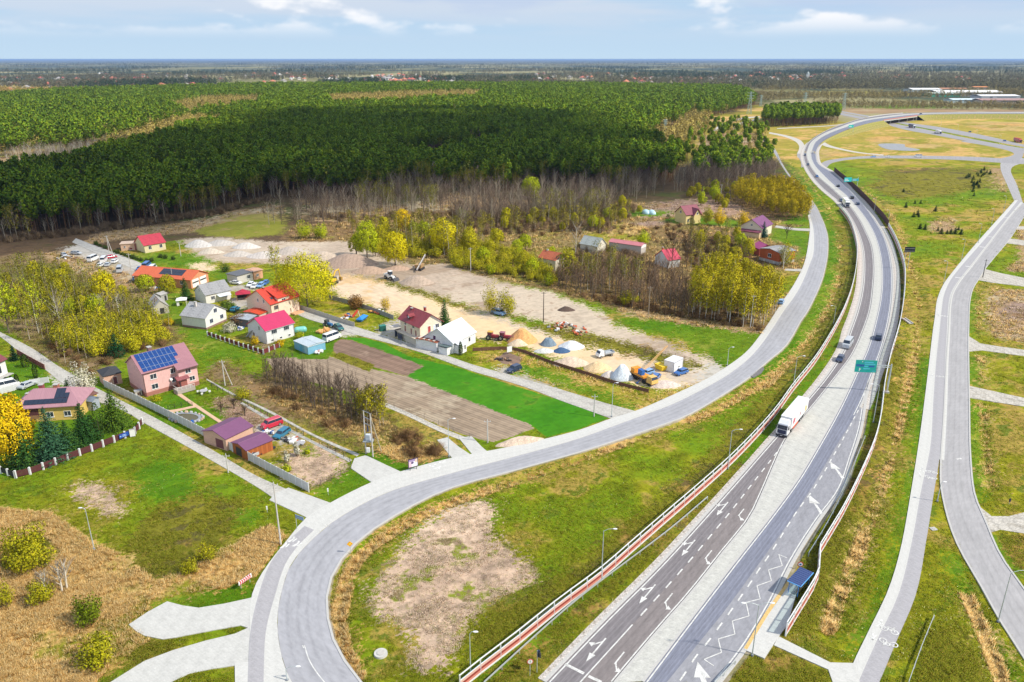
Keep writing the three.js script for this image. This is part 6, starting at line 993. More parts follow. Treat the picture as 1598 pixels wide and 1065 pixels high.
// single trees and shrubs, each where it stands
const LIME=LIMES, OLIVE=[[0.38,0.36,0.012],[0.30,0.31,0.012],[0.46,0.41,0.015]], GOLD=[[0.70,0.48,0.008],[0.78,0.56,0.012],[0.58,0.41,0.010]];
function single(kind, name, label, cat, px, py, top, wpx, seed, ...a) { const [x, z]=G(px, py), h=H_OF(px, py, top), w=W_OF(px, py, wpx); const v=wpx?KIND[kind](seed, h, w, ...a) : KIND[kind](seed, h, ...a); return plant(name, label, cat, x, z, v, 1, seed); }
single('willow', 'willow_tree', 'large yellow-green willow behind the peach house', 'tree', 480,478,398,92,1,[[0.60,0.55,0.008],[0.68,0.60,0.010],[0.46,0.46,0.008]],1.2,1.7);
single('willow', 'willow_tree', 'bright yellow round tree above the brush near the scrap cars', 'tree', 166,482,424,38,2);
single('willow', 'willow_tree', 'low yellow-green round tree at the rear of the orange-roofed hall', 'tree', 228,455,428,28,3, LIME, 0.4);
single('willow', 'willow_tree', 'olive-green tree on a clear stem before the orange-roofed hall', 'tree', 262,458,429,27,4, OLIVE, 0.5);
single('willow', 'willow_tree', 'yellow drooping willow beside the digger track, right of the lime tree', 'tree', 617,416,362,42,5, undefined, 1.6);
single('willow', 'willow_tree', 'brightest yellow tree at the edge of the wood above the screening machine', 'tree', 692,395,342,42,6,[[0.74,0.64,0.008],[0.80,0.68,0.010],[0.60,0.54,0.008]],1.0);
single('willow', 'willow_tree', 'small golden tree behind the brightest yellow one', 'tree', 629,366,325,26,7, GOLD, 0.6);
single('willow', 'willow_tree', 'lime-green tree at the left end of the wood above the sand yard', 'tree', 573,404,346,38,8, LIME, 0.8);
single('willow', 'willow_tree', 'golden weeping willow before the lilac-roofed house', 'tree', 20,722,618,74,9, GOLD, 2.2,1.8);
single('willow', 'willow_tree', 'lime-green dome tree standing against the dark forest front', 'tree', 828,312,276,30,10, LIME, 0.5);
single('willow', 'willow_tree', 'green-yellow bushy tree over the pale tree trunks left of the pink-roofed barn', 'tree', 885,438,385,30,12, OLIVE, 0.6);
single('willow', 'willow_tree', 'tall lime-green tree at the left edge above the gravel lane', 'tree', 14,520,432,44,13, LIME, 0.8,0.7);
single('birch', 'tree', 'upright thinly leaved tree left of the large willow', 'tree', 432,440,388,0,14, OLIVE, 34, 'grey', 2.4);
single('birch', 'tree', 'lime-green slender tree in the brush at left, right of the tall lime one', 'tree', 60,520,440,0,15, LIME, 34, 'birch', 2.2);
for (const [i, [x, y, t, w, c, l]] of [[474,372,346,28, LIME, 'lime-green bush at the corner of the glade, left of a pair'],[500,372,347,26, LIME, 'lime-green bush at the corner of the glade, right of a pair'],[767,428,410,22, LIME, 'round lime bush on the verge above the sand yard'],[716,417,399,26, OLIVE, 'olive bush under the brightest yellow tree'],[980,474,456,34, OLIVE, 'broad yellow-green bush at the foot of the leafless wood'],[857,445,428,20, LIME, 'small yellow bush below the abandoned house'],[1003,383,361,24, LIME, 'lime-green bush behind the long pink-roofed barn'],[45,884,826,82, OLIVE, 'largest olive bush on the near dry meadow at left'],[6,945,908,40, OLIVE, 'yellow-green bush cut by the left edge of the view'],[140,972,933,50,[[0.16,0.22,0.008],[0.22,0.27,0.01],[0.12,0.17,0.008]], 'compact green bush alone on the dry meadow'],[152,1036,994,60, OLIVE, 'olive bush by the lower turning apron'],[64,940,905,42, OLIVE, 'thin olive bush beside the white saplings'],[322,874,846,34, OLIVE, 'low olive bush in the weeds by the service road'],[296,893,872,30, OLIVE, 'low dull bush at the edge of the dry grass'],[1160,352,330,18, GOLD, 'golden bush beside the drive of the violet-roofed house'],[1122,352,324,22, GOLD, 'round golden bush right of the cream-yellow house'],[1104,352,320,18, OLIVE, 'olive tree-bush right of the cream-yellow house'],[1095,322,292,16, LIME, 'upright lime bush at the wood beyond the cream-yellow house'],[1226,415,378,30, OLIVE, 'olive tree beside the unfinished brick house'],[244,624,620,18,[[0.5,0.5,0.01],[0.4,0.42,0.01]], 'low yellow bush on the lawn of the pink house'],[264,507,494,16, GOLD, 'golden forsythia by the brush edge below the derelict shed'],[398,538,523,14, GOLD, 'golden forsythia by the maroon fence'],[437,541,526,16, GOLD, 'golden forsythia below the crimson-roofed house'],[468,529,516,15, LIME, 'lime bush beside the green rain tunnel'],[352,424,411,16,[[0.05,0.12,0.02],[0.07,0.15,0.02]], 'dark green juniper beside the sand heap'],[355,484,470,26,[[0.10,0.17,0.02],[0.14,0.2,0.02]], 'green bush between the two grey-roofed houses'],[370,508,488,26,[[0.20,0.12,0.06],[0.25,0.15,0.08]], 'russet bush before the carport'],[555,483,458,26,[[0.22,0.12,0.035],[0.28,0.15,0.04]], 'rust-brown bush by the concrete wall'],[602,484,463,18, GOLD, 'small golden bush by the concrete wall'],[392,702,690,30, OLIVE, 'olive hedge bush behind the plank garage'],[447,738,724,16, LIME, 'green bush in the vegetable garden'],[480,708,700,8, LIME, 'tiny green bush between the blossoming saplings'],[378,622,608,28, OLIVE, 'olive bush at the bend of the wheel tracks']].entries()) single('shrub', 'bush', l, 'bush', x, y, t, w, 40+i, c, w>40?1.7 : 1.25);
single('shrub', 'willow_bush', 'yellow willow bush with fanned stems standing on the sand, left half', 'bush', 766,490,438,34,71,[[0.42,0.38,0.01],[0.5,0.42,0.01]],0.9); single('shrub', 'willow_bush', 'yellow willow bush on the sand, right half beside the blue van', 'bush', 790,492,452,34,72,[[0.42,0.38,0.01],[0.36,0.34,0.01]],1.1);
for (const [i, [x, y, t, w, l, c]] of [[40,727,652,52, 'dark spruce at the left end of the row behind the brown fence'],[84,716,634,66, 'largest blue-green spruce of the row behind the brown fence', [[0.04,0.12,0.06],[0.06,0.15,0.075],[0.03,0.09,0.045]]],[108,706,655,40, 'small spruce between two larger ones behind the brown fence'],[134,691,626,52, 'dark dense conifer of the row behind the brown fence', [[0.025,0.08,0.016],[0.035,0.10,0.02]]],[180,667,606,56, 'yellow-green spruce at the right end of the row behind the brown fence', [[0.08,0.15,0.014],[0.11,0.18,0.016],[0.05,0.11,0.012]]],[107,616,591,15, 'small spruce beside the lilac-roofed house and the white blossom tree'],[694,511,466,24, 'spruce between the beige house and the pale-roofed house'],[1191,370,345,17, 'blue spruce before the violet-roofed house', [[0.02,0.07,0.055],[0.03,0.09,0.06]]],[291,468,432,20, 'narrow spruce beside the orange-roofed hall'],[182,556,520,32, 'dark spruce in the yellow brush behind the pink house', [[0.012,0.06,0.02],[0.02,0.08,0.025]]],[22,562,538,14, 'dark spruce at the corner of the white house by the lane', [[0.012,0.045,0.02],[0.02,0.06,0.025]]]].entries()) single('spruce', 'spruce_tree', l, 'spruce', x, y, t, w, 200+i, c);
for (const [i, [x, y, t, w, l]] of [[157,684,628,13, 'tall columnar thuja before the yellow-green spruce'],[40,573,553,11, 'conical thuja by the brick fence of the white house'],[56,590,569,7, 'slender thuja at the garden corner of the white house'],[28,604,584,6, 'slender thuja on the lawn by the parked white van, right one'],[18,599,587,5, 'slender thuja on the lawn by the parked white van, middle one'],[9,595,589,5, 'slender thuja on the lawn by the parked white van, left one'],[125,619,606,7, 'small thuja under the white blossom tree'],[719,554,533,6, 'thuja at the corner of the pale-roofed white house'],[146,684,648,13, 'lower columnar thuja left of the tall one'],[1042,348,334,7, 'columnar thuja left of the cream-yellow house'],[1078,352,340,12, 'broad thuja before the cream-yellow house']].entries()) single('thuja', 'thuja', l, 'thuja', x, y, t, w, 230+i);
single('blossom', 'blossom_tree', 'tree in white blossom beside the gravel lane', 'tree', 134,622,563,42,250); single('blossom', 'blossom_tree', 'white blossoming sapling in the garden, right of the pair', 'tree', 464,712,691,10,251); single('blossom', 'blossom_tree', 'white blossoming sapling in the garden, left of the pair', 'tree', 448,722,703,9,252); single('blossom', 'blossom_tree', 'whitish flowering bush behind the maroon fence', 'bush', 358,518,504,24,253);
for (const [i, [x, y, t, l]] of [[1048,424,352, 'tall leafless tree beside the pink-red roof, left of two'],[1071,420,356, 'tall leafless tree beside the pink-red roof, right of two'],[1228,372,348, 'leafless tree by the drive of the violet-roofed house']].entries()) single('bareTree', 'bare_tree', l, 'bare tree', x, y, t, 0,260+i, [0.13,0.10,0.06],0.42, 'dark', 1.6);
single('whiteTree', 'bare_tree', 'great white-limbed leafless tree behind the abandoned house', 'bare tree', 898,398,340,0,270); single('whiteTree', 'bare_tree', 'pale leafless birch before the unfinished brick house', 'birch', 1222,420,382,0,271);
for (const [i, [x, y, t]] of [[72,926,886],[96,922,874],[104,918,868],[160,500,450],[186,492,452],[94,512,446]].entries()) single('whiteTree', 'birch_sapling', ['white birch sapling on the dry meadow, left of three', 'white birch sapling on the dry meadow, middle of three', 'white birch sapling on the dry meadow, right of three', 'white forked birch in the brush below the bright yellow tree', 'white slender birch in the brush right of the forked one', 'pale birch in the brush at left behind the lane'][i], 'birch', x, y, t, 0,280+i);
for (const [i, [x, y]] of [[365,638],[345,642],[382,648]].entries()) single('bareTree', 'fruit_tree', ['leafless fruit tree in the garden bed, middle of three', 'leafless fruit tree in the garden bed, left of three', 'leafless fruit tree in the garden bed, right of three'][i], 'fruit tree', x, y, y - 16,0,290+i, [0.16,0.11,0.08],0.5, 'dark', 1);
stand('conifer_sapling', 'knee-high dark conifer on the wide meadow right of the main road', 'conifer', 'young conifers on the wide meadow', vs('spruce', 3,321,2.8,1.9,[[0.02,0.055,0.014],[0.03,0.07,0.016]]), path([1428,318,1437,318,1414,324,1426,339,1434,339,1436,357,1443.7,358,1464,360,1469,365,1478,365,1484,365,1490.6,365,1496,359,1520,306,1500,366,1432,336,1460,330,1410,300]).concat(scatter(path([1500,276,1545,262,1546,272,1515,282]), 6,24), scatter(path([1515,285,1530,284,1532,296,1518,300]), 5,25)), 97,[0.7,1.2],120);
stand('hedge_shrub', 'clipped dark green shrub in the hedge before the cream house with rose-red roof', 'hedge', 'clipped hedge shrubs before the cream house', vs('shrub', 2,341,1.6,2.2,[[0.05,0.10,0.016],[0.07,0.12,0.02]]), path([178,394,184,396,190,398,196,400,202,402,208,404,214,406,220,407,228,408,236,408,150,382,156,385,164,388]).concat(path([250,402,258,403,270,405])), 98,[0.8,1.2]);

// ---------- ground plants too many to count ----------
{
  const tuft=(seed, n, h, w, cols, lean=0.9)=>{ const r=rngOf(seed), t=new TB(); for (let i=0; i<n; i++) { const a=r()*6.283, q=r()*w, x=Math.cos(a)*q, z=Math.sin(a)*q, b=r()*6.283, hh=h*(0.5+0.7*r()), W=0.02+0.025*r(); const dx=Math.cos(b)*W, dz=Math.sin(b)*W, tx=x+Math.cos(a)*hh*lean*(0.4+r()), tz=z+Math.sin(a)*hh*lean*(0.4+r()); t.tri([x - dx, -0.05, z - dz],[x+dx, -0.05, z+dz],[tx, hh, tz],[Math.cos(a)*0.2,0.95, Math.sin(a)*0.2], tone(r, cols)); } return t.geo(); };
  const kinds={
    green: tuft(1,10,0.09,0.26,[[0.17,0.27,0.006],[0.27,0.30,0.010],[0.11,0.19,0.005],[0.38,0.34,0.04]]), lush: tuft(2,10,0.07,0.26,[[0.10,0.235,0.005],[0.16,0.27,0.008],[0.07,0.17,0.004]]),
    reed: tuft(3,13,0.30,0.30,[[0.76,0.50,0.19],[0.66,0.41,0.14],[0.50,0.28,0.09],[0.80,0.60,0.28]],0.8), dead: tuft(4,12,0.16,0.36,[[0.72,0.55,0.40],[0.60,0.44,0.31],[0.22,0.145,0.095],[0.78,0.62,0.46]],0.9),
    weedy: tuft(5,11,0.17,0.32,[[0.20,0.23,0.012],[0.30,0.28,0.03],[0.11,0.155,0.008],[0.34,0.23,0.045]]), brush: tuft(6,11,0.26,0.32,[[0.26,0.17,0.08],[0.18,0.16,0.03],[0.34,0.22,0.10]]),
    flower: tuft(7,6,0.16,0.20,[[0.72,0.66,0.12],[0.66,0.64,0.40]],0.9),
  };
  const spots=Object.fromEntries(Object.keys(kinds).map(k=>[k, []])), r=rngOf(4242);
  const pick={ [C.meadow]: ['green', 'green', 'weedy', 'green'],[C.lush]: ['lush', 'lush', 'lush', 'green'],[C.reed]: ['reed', 'reed', 'reed', 'brush'],[C.dead]: ['dead', 'dead', 'dead', 'green'],[C.weedy]: ['weedy', 'weedy', 'green', 'weedy'],[C.brush]: ['brush', 'brush', 'weedy', 'green'],[C.under]: ['brush', 'reed', 'brush', 'weedy'],[C.tan]: ['dead', 'reed', 'brush', 'weedy'],[C.inter]: ['weedy', 'green', 'reed', 'lush'],[C.pink]: ['dead', 'brush', 'dead', 'brush'],[C.darkGreen]: ['weedy', 'weedy', 'green', 'weedy'] };
  for (let i=0; i<470000; i++) {                          // spread evenly over what is seen, so nearer ground gets more
    const py=255+825*Math.pow(r(), 0.62), px=-20+1640*r(), [x, z]=G(px, py), c=coverAt(x, z), k=pick[c]; if (!k) continue;
    const n=N(x*22+70, z*22+600); if (n<0.36&&r()<0.75) continue;
    let kd=k[Math.floor(r()*4)]; if (c===C.reed&&N(x*7+300, z*7+620)*0.6+N(x*1.7+100, z*1.7+50)*0.25>0.46&&r()<0.75) kd=r()<0.5?'weedy' : 'green'; if (c===C.dead) { if (r()<0.08) kd='lush'; else if (r()<0.55) continue; } if ((c===C.meadow || c===C.lush)&&r()<0.006+0.03*smooth(0.6,0.7, N(x*5, z*5+800))) kd='flower';
    spots[kd].push(x, z);
  }
  const m4=new THREE.Matrix4(), q=new THREE.Quaternion(), Y=new THREE.Vector3(0,1,0), col=new THREE.Color();
  for (const k in kinds) { const s=spots[k], im=new THREE.InstancedMesh(kinds[k], LEAF, s.length / 2); for (let i=0; i<s.length / 2; i++) { const x=s[i*2], z=s[i*2+1], sc=(0.7+0.7*r())*clamp(-z / 140,1,3.2); m4.compose(new THREE.Vector3(x, heightAtFast(x, z), z), q.setFromAxisAngle(Y, r()*6.283), new THREE.Vector3(sc, sc*(0.8+0.5*r()), sc)); im.setMatrixAt(i, m4); const v=0.8+0.45*r(); im.setColorAt(i, col.setRGB(v, v, v)); } addTop(im, { green: 'meadow_grass', lush: 'verge_grass', reed: 'dry_grass', dead: 'dead_weeds', weedy: 'weeds', brush: 'undergrowth', flower: 'meadow_flowers' }[k], null, null, null, 'stuff'); }
}
// ---------- barriers, fences, rails ----------
const W3=mat(0.72,0.73,0.75,0.55), PINK=mat(0.58,0.22,0.17,0.75), PALEPINK=mat(0.62,0.40,0.34,0.75), DEEPRED=mat(0.27,0.035,0.025,0.75), CLEAR=new THREE.MeshPhysicalMaterial({ color: lin(0.80,0.88,0.9), roughness: 0.05, transmission: 1, thickness: 0 });
const boxGeo=new THREE.BoxGeometry(1,1,1);
function rod(name, a, b, h, t, m, parent) { const o=new THREE.Mesh(boxGeo, m), l=Math.hypot(b[0] - a[0], b[2] - a[2]); o.name=name; o.scale.set(l, h, t); o.position.set((a[0]+b[0]) / 2, (a[1]+b[1]) / 2+h / 2, (a[2]+b[2]) / 2); o.rotation.y=Math.atan2(-(b[2] - a[2]), b[0] - a[0]); o.castShadow=o.receiveShadow=true; parent.add(o); return o; }
function rowOf(name, label, category, pts, step, each, group) { const len=lengthOf(pts), n=Math.max(1, Math.round(len / step)), p=curve(pts, n), o=thing(name, label, category, [p[0][0],0, p[0][1]],0, group), q=p.map(v=>[v[0] - p[0][0],0, v[1] - p[0][1]]); for (let i=0; i <= n; i++) each(o, q[i], q[i+1], i, n); return o; }
const post=(o, a, h, t, m, name='post')=>{ const g=new THREE.Mesh(boxGeo, m); g.name=name; g.scale.set(t, h, t); g.position.set(a[0], h / 2 - 0.1, a[2]); g.castShadow=g.receiveShadow=true; o.add(g); return g; };
const noise=(o, a, b, i)=>{ post(o, a, 2.75,0.18, W3); if (!b) return; const up=(p, y)=>[p[0], y, p[2]]; rod('plinth', up(a, 0), up(b, 0), 0.32,0.16, W3, o); rod('panel', up(a, 0.33), up(b, 0.33), 0.42,0.1, PINK, o); rod('panel', up(a, 0.76), up(b, 0.76), 0.38,0.12, DEEPRED, o); rod('panel', up(a, 1.15), up(b, 1.15), 0.42,0.1, PALEPINK, o); rod('rail', up(a, 1.6), up(b, 1.6), 0.1,0.12, W3, o); rod('pane', up(a, 1.7), up(b, 1.7), 0.82,0.02, CLEAR, o); rod('rail', up(a, 2.52), up(b, 2.52), 0.12,0.14, W3, o); };
rowOf('noise_barrier', 'long red-panelled noise barrier with steel posts on the left of the main road', 'noise barrier', path([718,1078,761.7,1042.7,800,1013.6,869.6,957,937.5,905.6,986,862.8,1035.8,819,1080,780.5,1135,731,1178,687,1210,650,1237,612,1271.4,568.6,1299,524,1314,495,1325,467.6,1333,437.5,1336.5,412,1337,390,1330,360,1322.6,344,1310,327.5]), 4, noise);
rowOf('noise_barrier', 'pale-backed noise barrier with glazed top on the right of the main road', 'noise barrier', path([1278,868,1293,843,1315,805.5,1343,748,1364,697,1373,660,1380,605,1389,562,1399,528,1404,508,1409.6,472.6,1411.5,447.5,1411,422.5,1405,398,1396,375,1386,356]), 4, noise);
rowOf('noise_barrier', 'short noise barrier set back behind the bus shelter', 'noise barrier', path([1226,993,1246,960,1271,918,1276,905]), 3.4, noise); rowOf('noise_barrier', 'glazed cross piece between the shelter barrier and the long one', 'noise barrier', path([1276,905,1278,868]), 3.4, noise);
rowOf('noise_barrier', 'dark brown solid noise barrier on the right of the far bend', 'noise barrier', path([1386,354,1376,340,1362,325,1348,310,1335,297,1322,285,1310,275,1302,268]), 5, (o, a, b)=>{ post(o, a, 3.4,0.2, mat(0.08,0.03,0.03)); if (b) { rod('panel', [a[0],0, a[2]],[b[0],0, b[2]],1.6,0.14, mat(0.055,0.018,0.018,0.8), o); rod('panel', [a[0],1.62, a[2]],[b[0],1.62, b[2]],1.6,0.12, mat(0.075,0.024,0.022,0.8), o); } });
const RAIL=mat(0.56,0.60,0.63,0.4, { metalness: 0.4 });
for (const [l, a, h] of [['steel guard rail between the red barrier and the main road', [755,1072,830,1003,902,940,1046,830,1104,780.5]],['steel guard rail at the lower right of the view', [1417,1072,1437,1016,1457,967]],['short steel guard rail below the bus bay', [1112,1076,1130,1056,1147,1038]],['steel guard rail along the right edge of the merging lane', [1262,868,1290,822,1320,762,1338,715,1350,685]]]) rowOf('guard_rail', l, 'guard rail', path(a), 4, (o, p, q)=>{ post(o, p, 0.78,0.12, RAIL); if (q) { rod('beam', [p[0],0.55, p[2]],[q[0],0.55, q[2]],0.13,0.06, RAIL, o); rod('beam', [p[0],0.72, p[2]],[q[0],0.72, q[2]],0.13,0.06, RAIL, o); } });
const PRECAST=wallOf(0.60,0.60,0.59), BROWNSLAT=mat(0.10,0.026,0.028,0.8), MAROON=mat(0.17,0.028,0.032,0.75);
const slabFence=(h, m, pm, pt=0.14, ph=h+0.1)=>(o, a, b)=>{ post(o, a, ph+0.1, pt, pm); if (b) for (let k=0; k<Math.round(h / 0.5); k++) rod('panel', [a[0], k*0.5, a[2]],[b[0], k*0.5, b[2]],0.49,0.07+0.01*(k & 1), m, o); };
rowOf('concrete_fence', 'long pale precast concrete fence along the gravel lane', 'fence', path([163,604,222,632,300,671,400,725,482,768]), 2.05, slabFence(2, PRECAST, W3));
rowOf('concrete_fence', 'grey concrete wall between the sand yard and the gardens', 'wall', path([514,467,545,475,580,486,614,499]), 2.4, slabFence(1.5, wallOf(0.30,0.30,0.31), wallOf(0.27,0.27,0.28)));
rowOf('concrete_fence', 'pale panel fence from the peach house down to the village lane', 'fence', path([466,482,500,493,530,503,553,510]), 2.2, slabFence(1.5, wallOf(0.50,0.47,0.42), wallOf(0.45,0.43,0.40)));
rowOf('concrete_fence', 'whitish panel fence behind the parked van by the lilac-roofed house', 'fence', path([-6,618,30,607,53,600,76,597]), 2.2, slabFence(1.5, wallOf(0.60,0.61,0.63), W3));
const slats=(h, m, pm)=>(o, a, b, i, n)=>{ post(o, a, h+0.25,0.34, pm); if (b) { const k=12; for (let j=0; j<k; j++) { const t0=0.09+0.85*j / k, t1=0.09+0.85*(j+0.88) / k; rod('slat', [lerp(a[0], b[0], t0), 0.12, lerp(a[2], b[2], t0)],[lerp(a[0], b[0], t1), 0.12, lerp(a[2], b[2], t1)], h - 0.12,0.05, m, o); } } };
rowOf('slat_fence', 'brown slat fence with white posts before the row of spruces', 'fence', path([24.8,746,46,741,66.8,733.5,87.4,725.5,108,717,128,710,147.3,703,166,695.3,185,688,203,680.5,211,677]), 2.4, slats(1.5, BROWNSLAT, W3)); rowOf('slat_fence', 'short brown slat fence turning up to the lane at the spruces', 'fence', path([211,677,219,667,222,662]), 2.2, slats(1.5, BROWNSLAT, W3)); rowOf('slat_fence', 'dark fence with white posts at the left edge beside the spruces', 'fence', path([-30,727,0,738,24,746]), 2.2, slats(1.4, DARK, W3));
rowOf('slat_fence', 'maroon slat fence with white posts below the grey-roofed house', 'fence', path([324,524,350,533,380,543,411,553]), 2.3, slats(1.3, MAROON, W3)); rowOf('slat_fence', 'maroon slat fence with white posts below the crimson-roofed house', 'fence', path([411,553,423,548,436,542]), 2.3, slats(1.4, MAROON, W3)); rowOf('brick_fence', 'red-brown fence of the white house along the gravel lane', 'fence', path([27,553,48,565,70,577]), 2.2, slabFence(1.5, mat(0.24,0.06,0.05,0.85), mat(0.3,0.16,0.12)));
const mesh=(h, m, n=2)=>(o, a, b)=>{ post(o, a, h+0.1,0.08, m); if (b) for (let k=1; k <= n; k++) rod('wire', [a[0], h*k / n - 0.04, a[2]],[b[0], h*k / n - 0.04, b[2]],0.035,0.03, m, o); };
rowOf('site_fence', 'rusty low board fence between the sand yard and the grass verge', 'fence', path([738,548,800,547,860,568,920,587,960,600,1012,613]), 2.6, slabFence(1.0, mat(0.16,0.08,0.05,0.9), mat(0.14,0.07,0.05))); rowOf('site_fence', 'brown wire fence along the far side of the sand yard', 'fence', path([940,530,1020,552,1060,560,1095,573]), 3, mesh(1.4, mat(0.18,0.10,0.06), 5));
rowOf('garden_fence', 'dark wire fence of the garden along the wheel tracks', 'fence', path([330,604,420,652,480,684,545,721,548,733]), 3, mesh(1.3, DARK, 3)); rowOf('garden_fence', 'dark wire fence across the lower end of the vegetable garden', 'fence', path([484,766,515,751,546,734]), 2.4, mesh(1.4, mat(0.12,0.08,0.06), 5)); rowOf('garden_fence', 'thin wire fence along the edge of the ploughed field', 'fence', path([592,628,660,652,716,677,760,693]), 5, mesh(1.1, mat(0.2,0.18,0.15), 2));
rowOf('garden_fence', 'grey bar fence before the beige house', 'fence', path([606,529,640,541,656,547]), 2, mesh(1.3, mat(0.4,0.4,0.4), 3)); rowOf('garden_fence', 'dark picket fence on the lawn of the pink house', 'fence', path([262,640,296,632,300,634]), 1.4, mesh(1.1, DARK, 3));

// ---------- lamps, poles, signs ----------
function heading(px, py, qx, qy) { const a=G(px, py), b=G(qx, qy); return Math.atan2(-(b[1] - a[1]), b[0] - a[0]); }
const LAMPGREY=mat(0.50,0.56,0.58,0.45, { metalness: 0.3 });
function lampPost(px, py, top, arms, label, group='street lamps') { const [x, z]=G(px, py), h=H_OF(px, py, top), t=thing('street_lamp', label, 'street lamp', [x, 0, z],0, group); part('pole', [cyl(0.10,0.05, h, 8)], LAMPGREY, t); part('base_plate', [cyl(0.22,0.2,0.25,8)], mat(0.2,0.22,0.25), t); for (const [dx, l] of arms) { const s=Math.sign(dx); part('arm', [bar([0, h - 0.05,0],[s*l*0.5, h+0.35,0],0.04), bar([s*l*0.5, h+0.35,0],[s*l, h+0.4,0],0.035)], LAMPGREY, t); const hd=new THREE.SphereGeometry(0.3,10,6); hd.scale(1.3,0.35,0.6); hd.translate(s*(l+0.3), h+0.38,0); part('lamp_head', hd, mat(0.75,0.76,0.78,0.4), t); } return t; }
for (const [px, py, top, arms, l] of [[734.5,1060,990,[[1,0.5]], 'lamp post with a white head at the near end of the red barrier'],[938.5,905,829,[[1,1.5]], 'lamp post with a long arm standing at the middle of the near red barrier'],[1136,732,673,[[1,1.5]], 'lamp post by the red barrier level with the start of the turning lane'],[1237,612,558,[[1,1.4]], 'lamp post by the red barrier left of the big green sign'],[1301,506,479,[[-1,1.2]], 'lamp post by the red barrier before the bend'],[1363,659.5,602,[[-1,1.6]], 'lamp post between merging lane and right barrier'],[1174,1023.7,945,[[-1,1.9],[1,1.5]], 'double-armed lamp post at the end of the bus platform'],[1558,971,894,[[1,2.2]], 'lamp post on the verge at the lower right'],[1566,332,307,[[-1,0.8]], 'farthest lamp post beside the pale footway'],[1547.6,351,327,[[-1,0.8]], 'second farthest lamp post beside the pale footway'],[1527,379,350,[[-1,0.8]], 'middle lamp post beside the pale footway'],[1500.6,407,375,[[-1,0.8]], 'fourth farthest lamp post beside the pale footway'],[1473,442.5,409,[[-1,0.8]], 'nearest lamp post beside the pale footway'],[146.5,858,796,[[-1,0.5]], 'lamp post alone in the near left meadow'],[1135,571,544,[[1,0.8]], 'lamp post at the yard entrance by the service road'],[954.5,651,600,[[1,0.6]], 'lamp post at the mouth of the village lane'],[700.6,713.5,656,[[1,1.0]], 'lamp post between the two driveway aprons'],[448,1063,1044,[[1,1.4]], 'lamp post at the bottom edge by the service road'],[1364,333,311,[[-1,1]], 'lamp post behind the dark brown barrier'],[1386,346,329,[[-1,1]], 'lamp post at the end of the dark brown barrier'],[1274,210,198,[[1,1]], 'lamp post in the gore of the slip road']]) lampPost(px, py, top, arms, l);
for (const [i, x] of [1440,1468,1494,1524,1560,1596].entries()) lampPost(x, 190+i*9,178+i*8.4,[[-1,1.2]],['farthest', 'second farthest', 'third farthest', 'third nearest', 'second nearest', 'nearest'][i]+' lamp post along the dual carriageway right of the bridge', 'lamps along the dual carriageway');
lampPost(1463,783,755,[[1,0.3]], 'short green post on the grass tip between cycle path and side road');
const WOODPOLE=mat(0.30,0.24,0.18,0.9), CONPOLE=mat(0.50,0.48,0.45,0.85);
function pole(px, py, top, label, m=CONPOLE, leg) { const [x, z]=G(px, py), h=H_OF(px, py, top), t=thing('utility_pole', label, 'utility pole', [x, 0, z]); part('pole', [cyl(0.17,0.10, h, 8)], m, t); part('crossarm', [box(1.5,0.1,0.1,0, h - 0.45,0)], m, t); for (const s of [-0.65,0,0.65]) part('insulator', [cyl(0.05,0.04,0.22,6, s, h - (s?0.35 : 0), 0)], W3, t); if (leg) { const [a, b]=G(...leg); part('strut', [bar([a - x, -0.1, b - z],[0, h*0.96,0],0.13,8,0.09)], m, t); } }
pole(438,850,754, 'tall two-part concrete pole at the corner of the service road'); pole(356,738,709.5, 'short concrete pole beside the gravel lane'); pole(848,503,456, 'dark weathered wooden pole beside the rubble strip', mat(0.07,0.05,0.04,0.9)); pole(1012,491,448, 'leaning forked wooden pole at the foot of the leafless wood', WOODPOLE, [1028,477]); pole(351,602,563, 'A-shaped pole by the wheel tracks behind the pink house', CONPOLE, [362,601]); pole(1171,511,461, 'concrete pole before the yellow-green birch grove'); pole(1124,317,288, 'pole with a transformer before the golden thicket'); pole(734.6,423,387, 'pale pole at the olive shrubs above the sand yard'); pole(282,400,377, 'pole beside the drive of the orange-roofed hall'); pole(207,438,396, 'pale pole among the scrap cars'); pole(170,394,368, 'pole by the hedge of the cream house', CONPOLE, [176,397]); pole(927,650,617, 'pole at the corner of the green field'); pole(761,691,656, 'pole at the lower end of the ploughed field'); pole(1534,0+433,405, 'dark pole on the bare plot at the right edge', DARK);
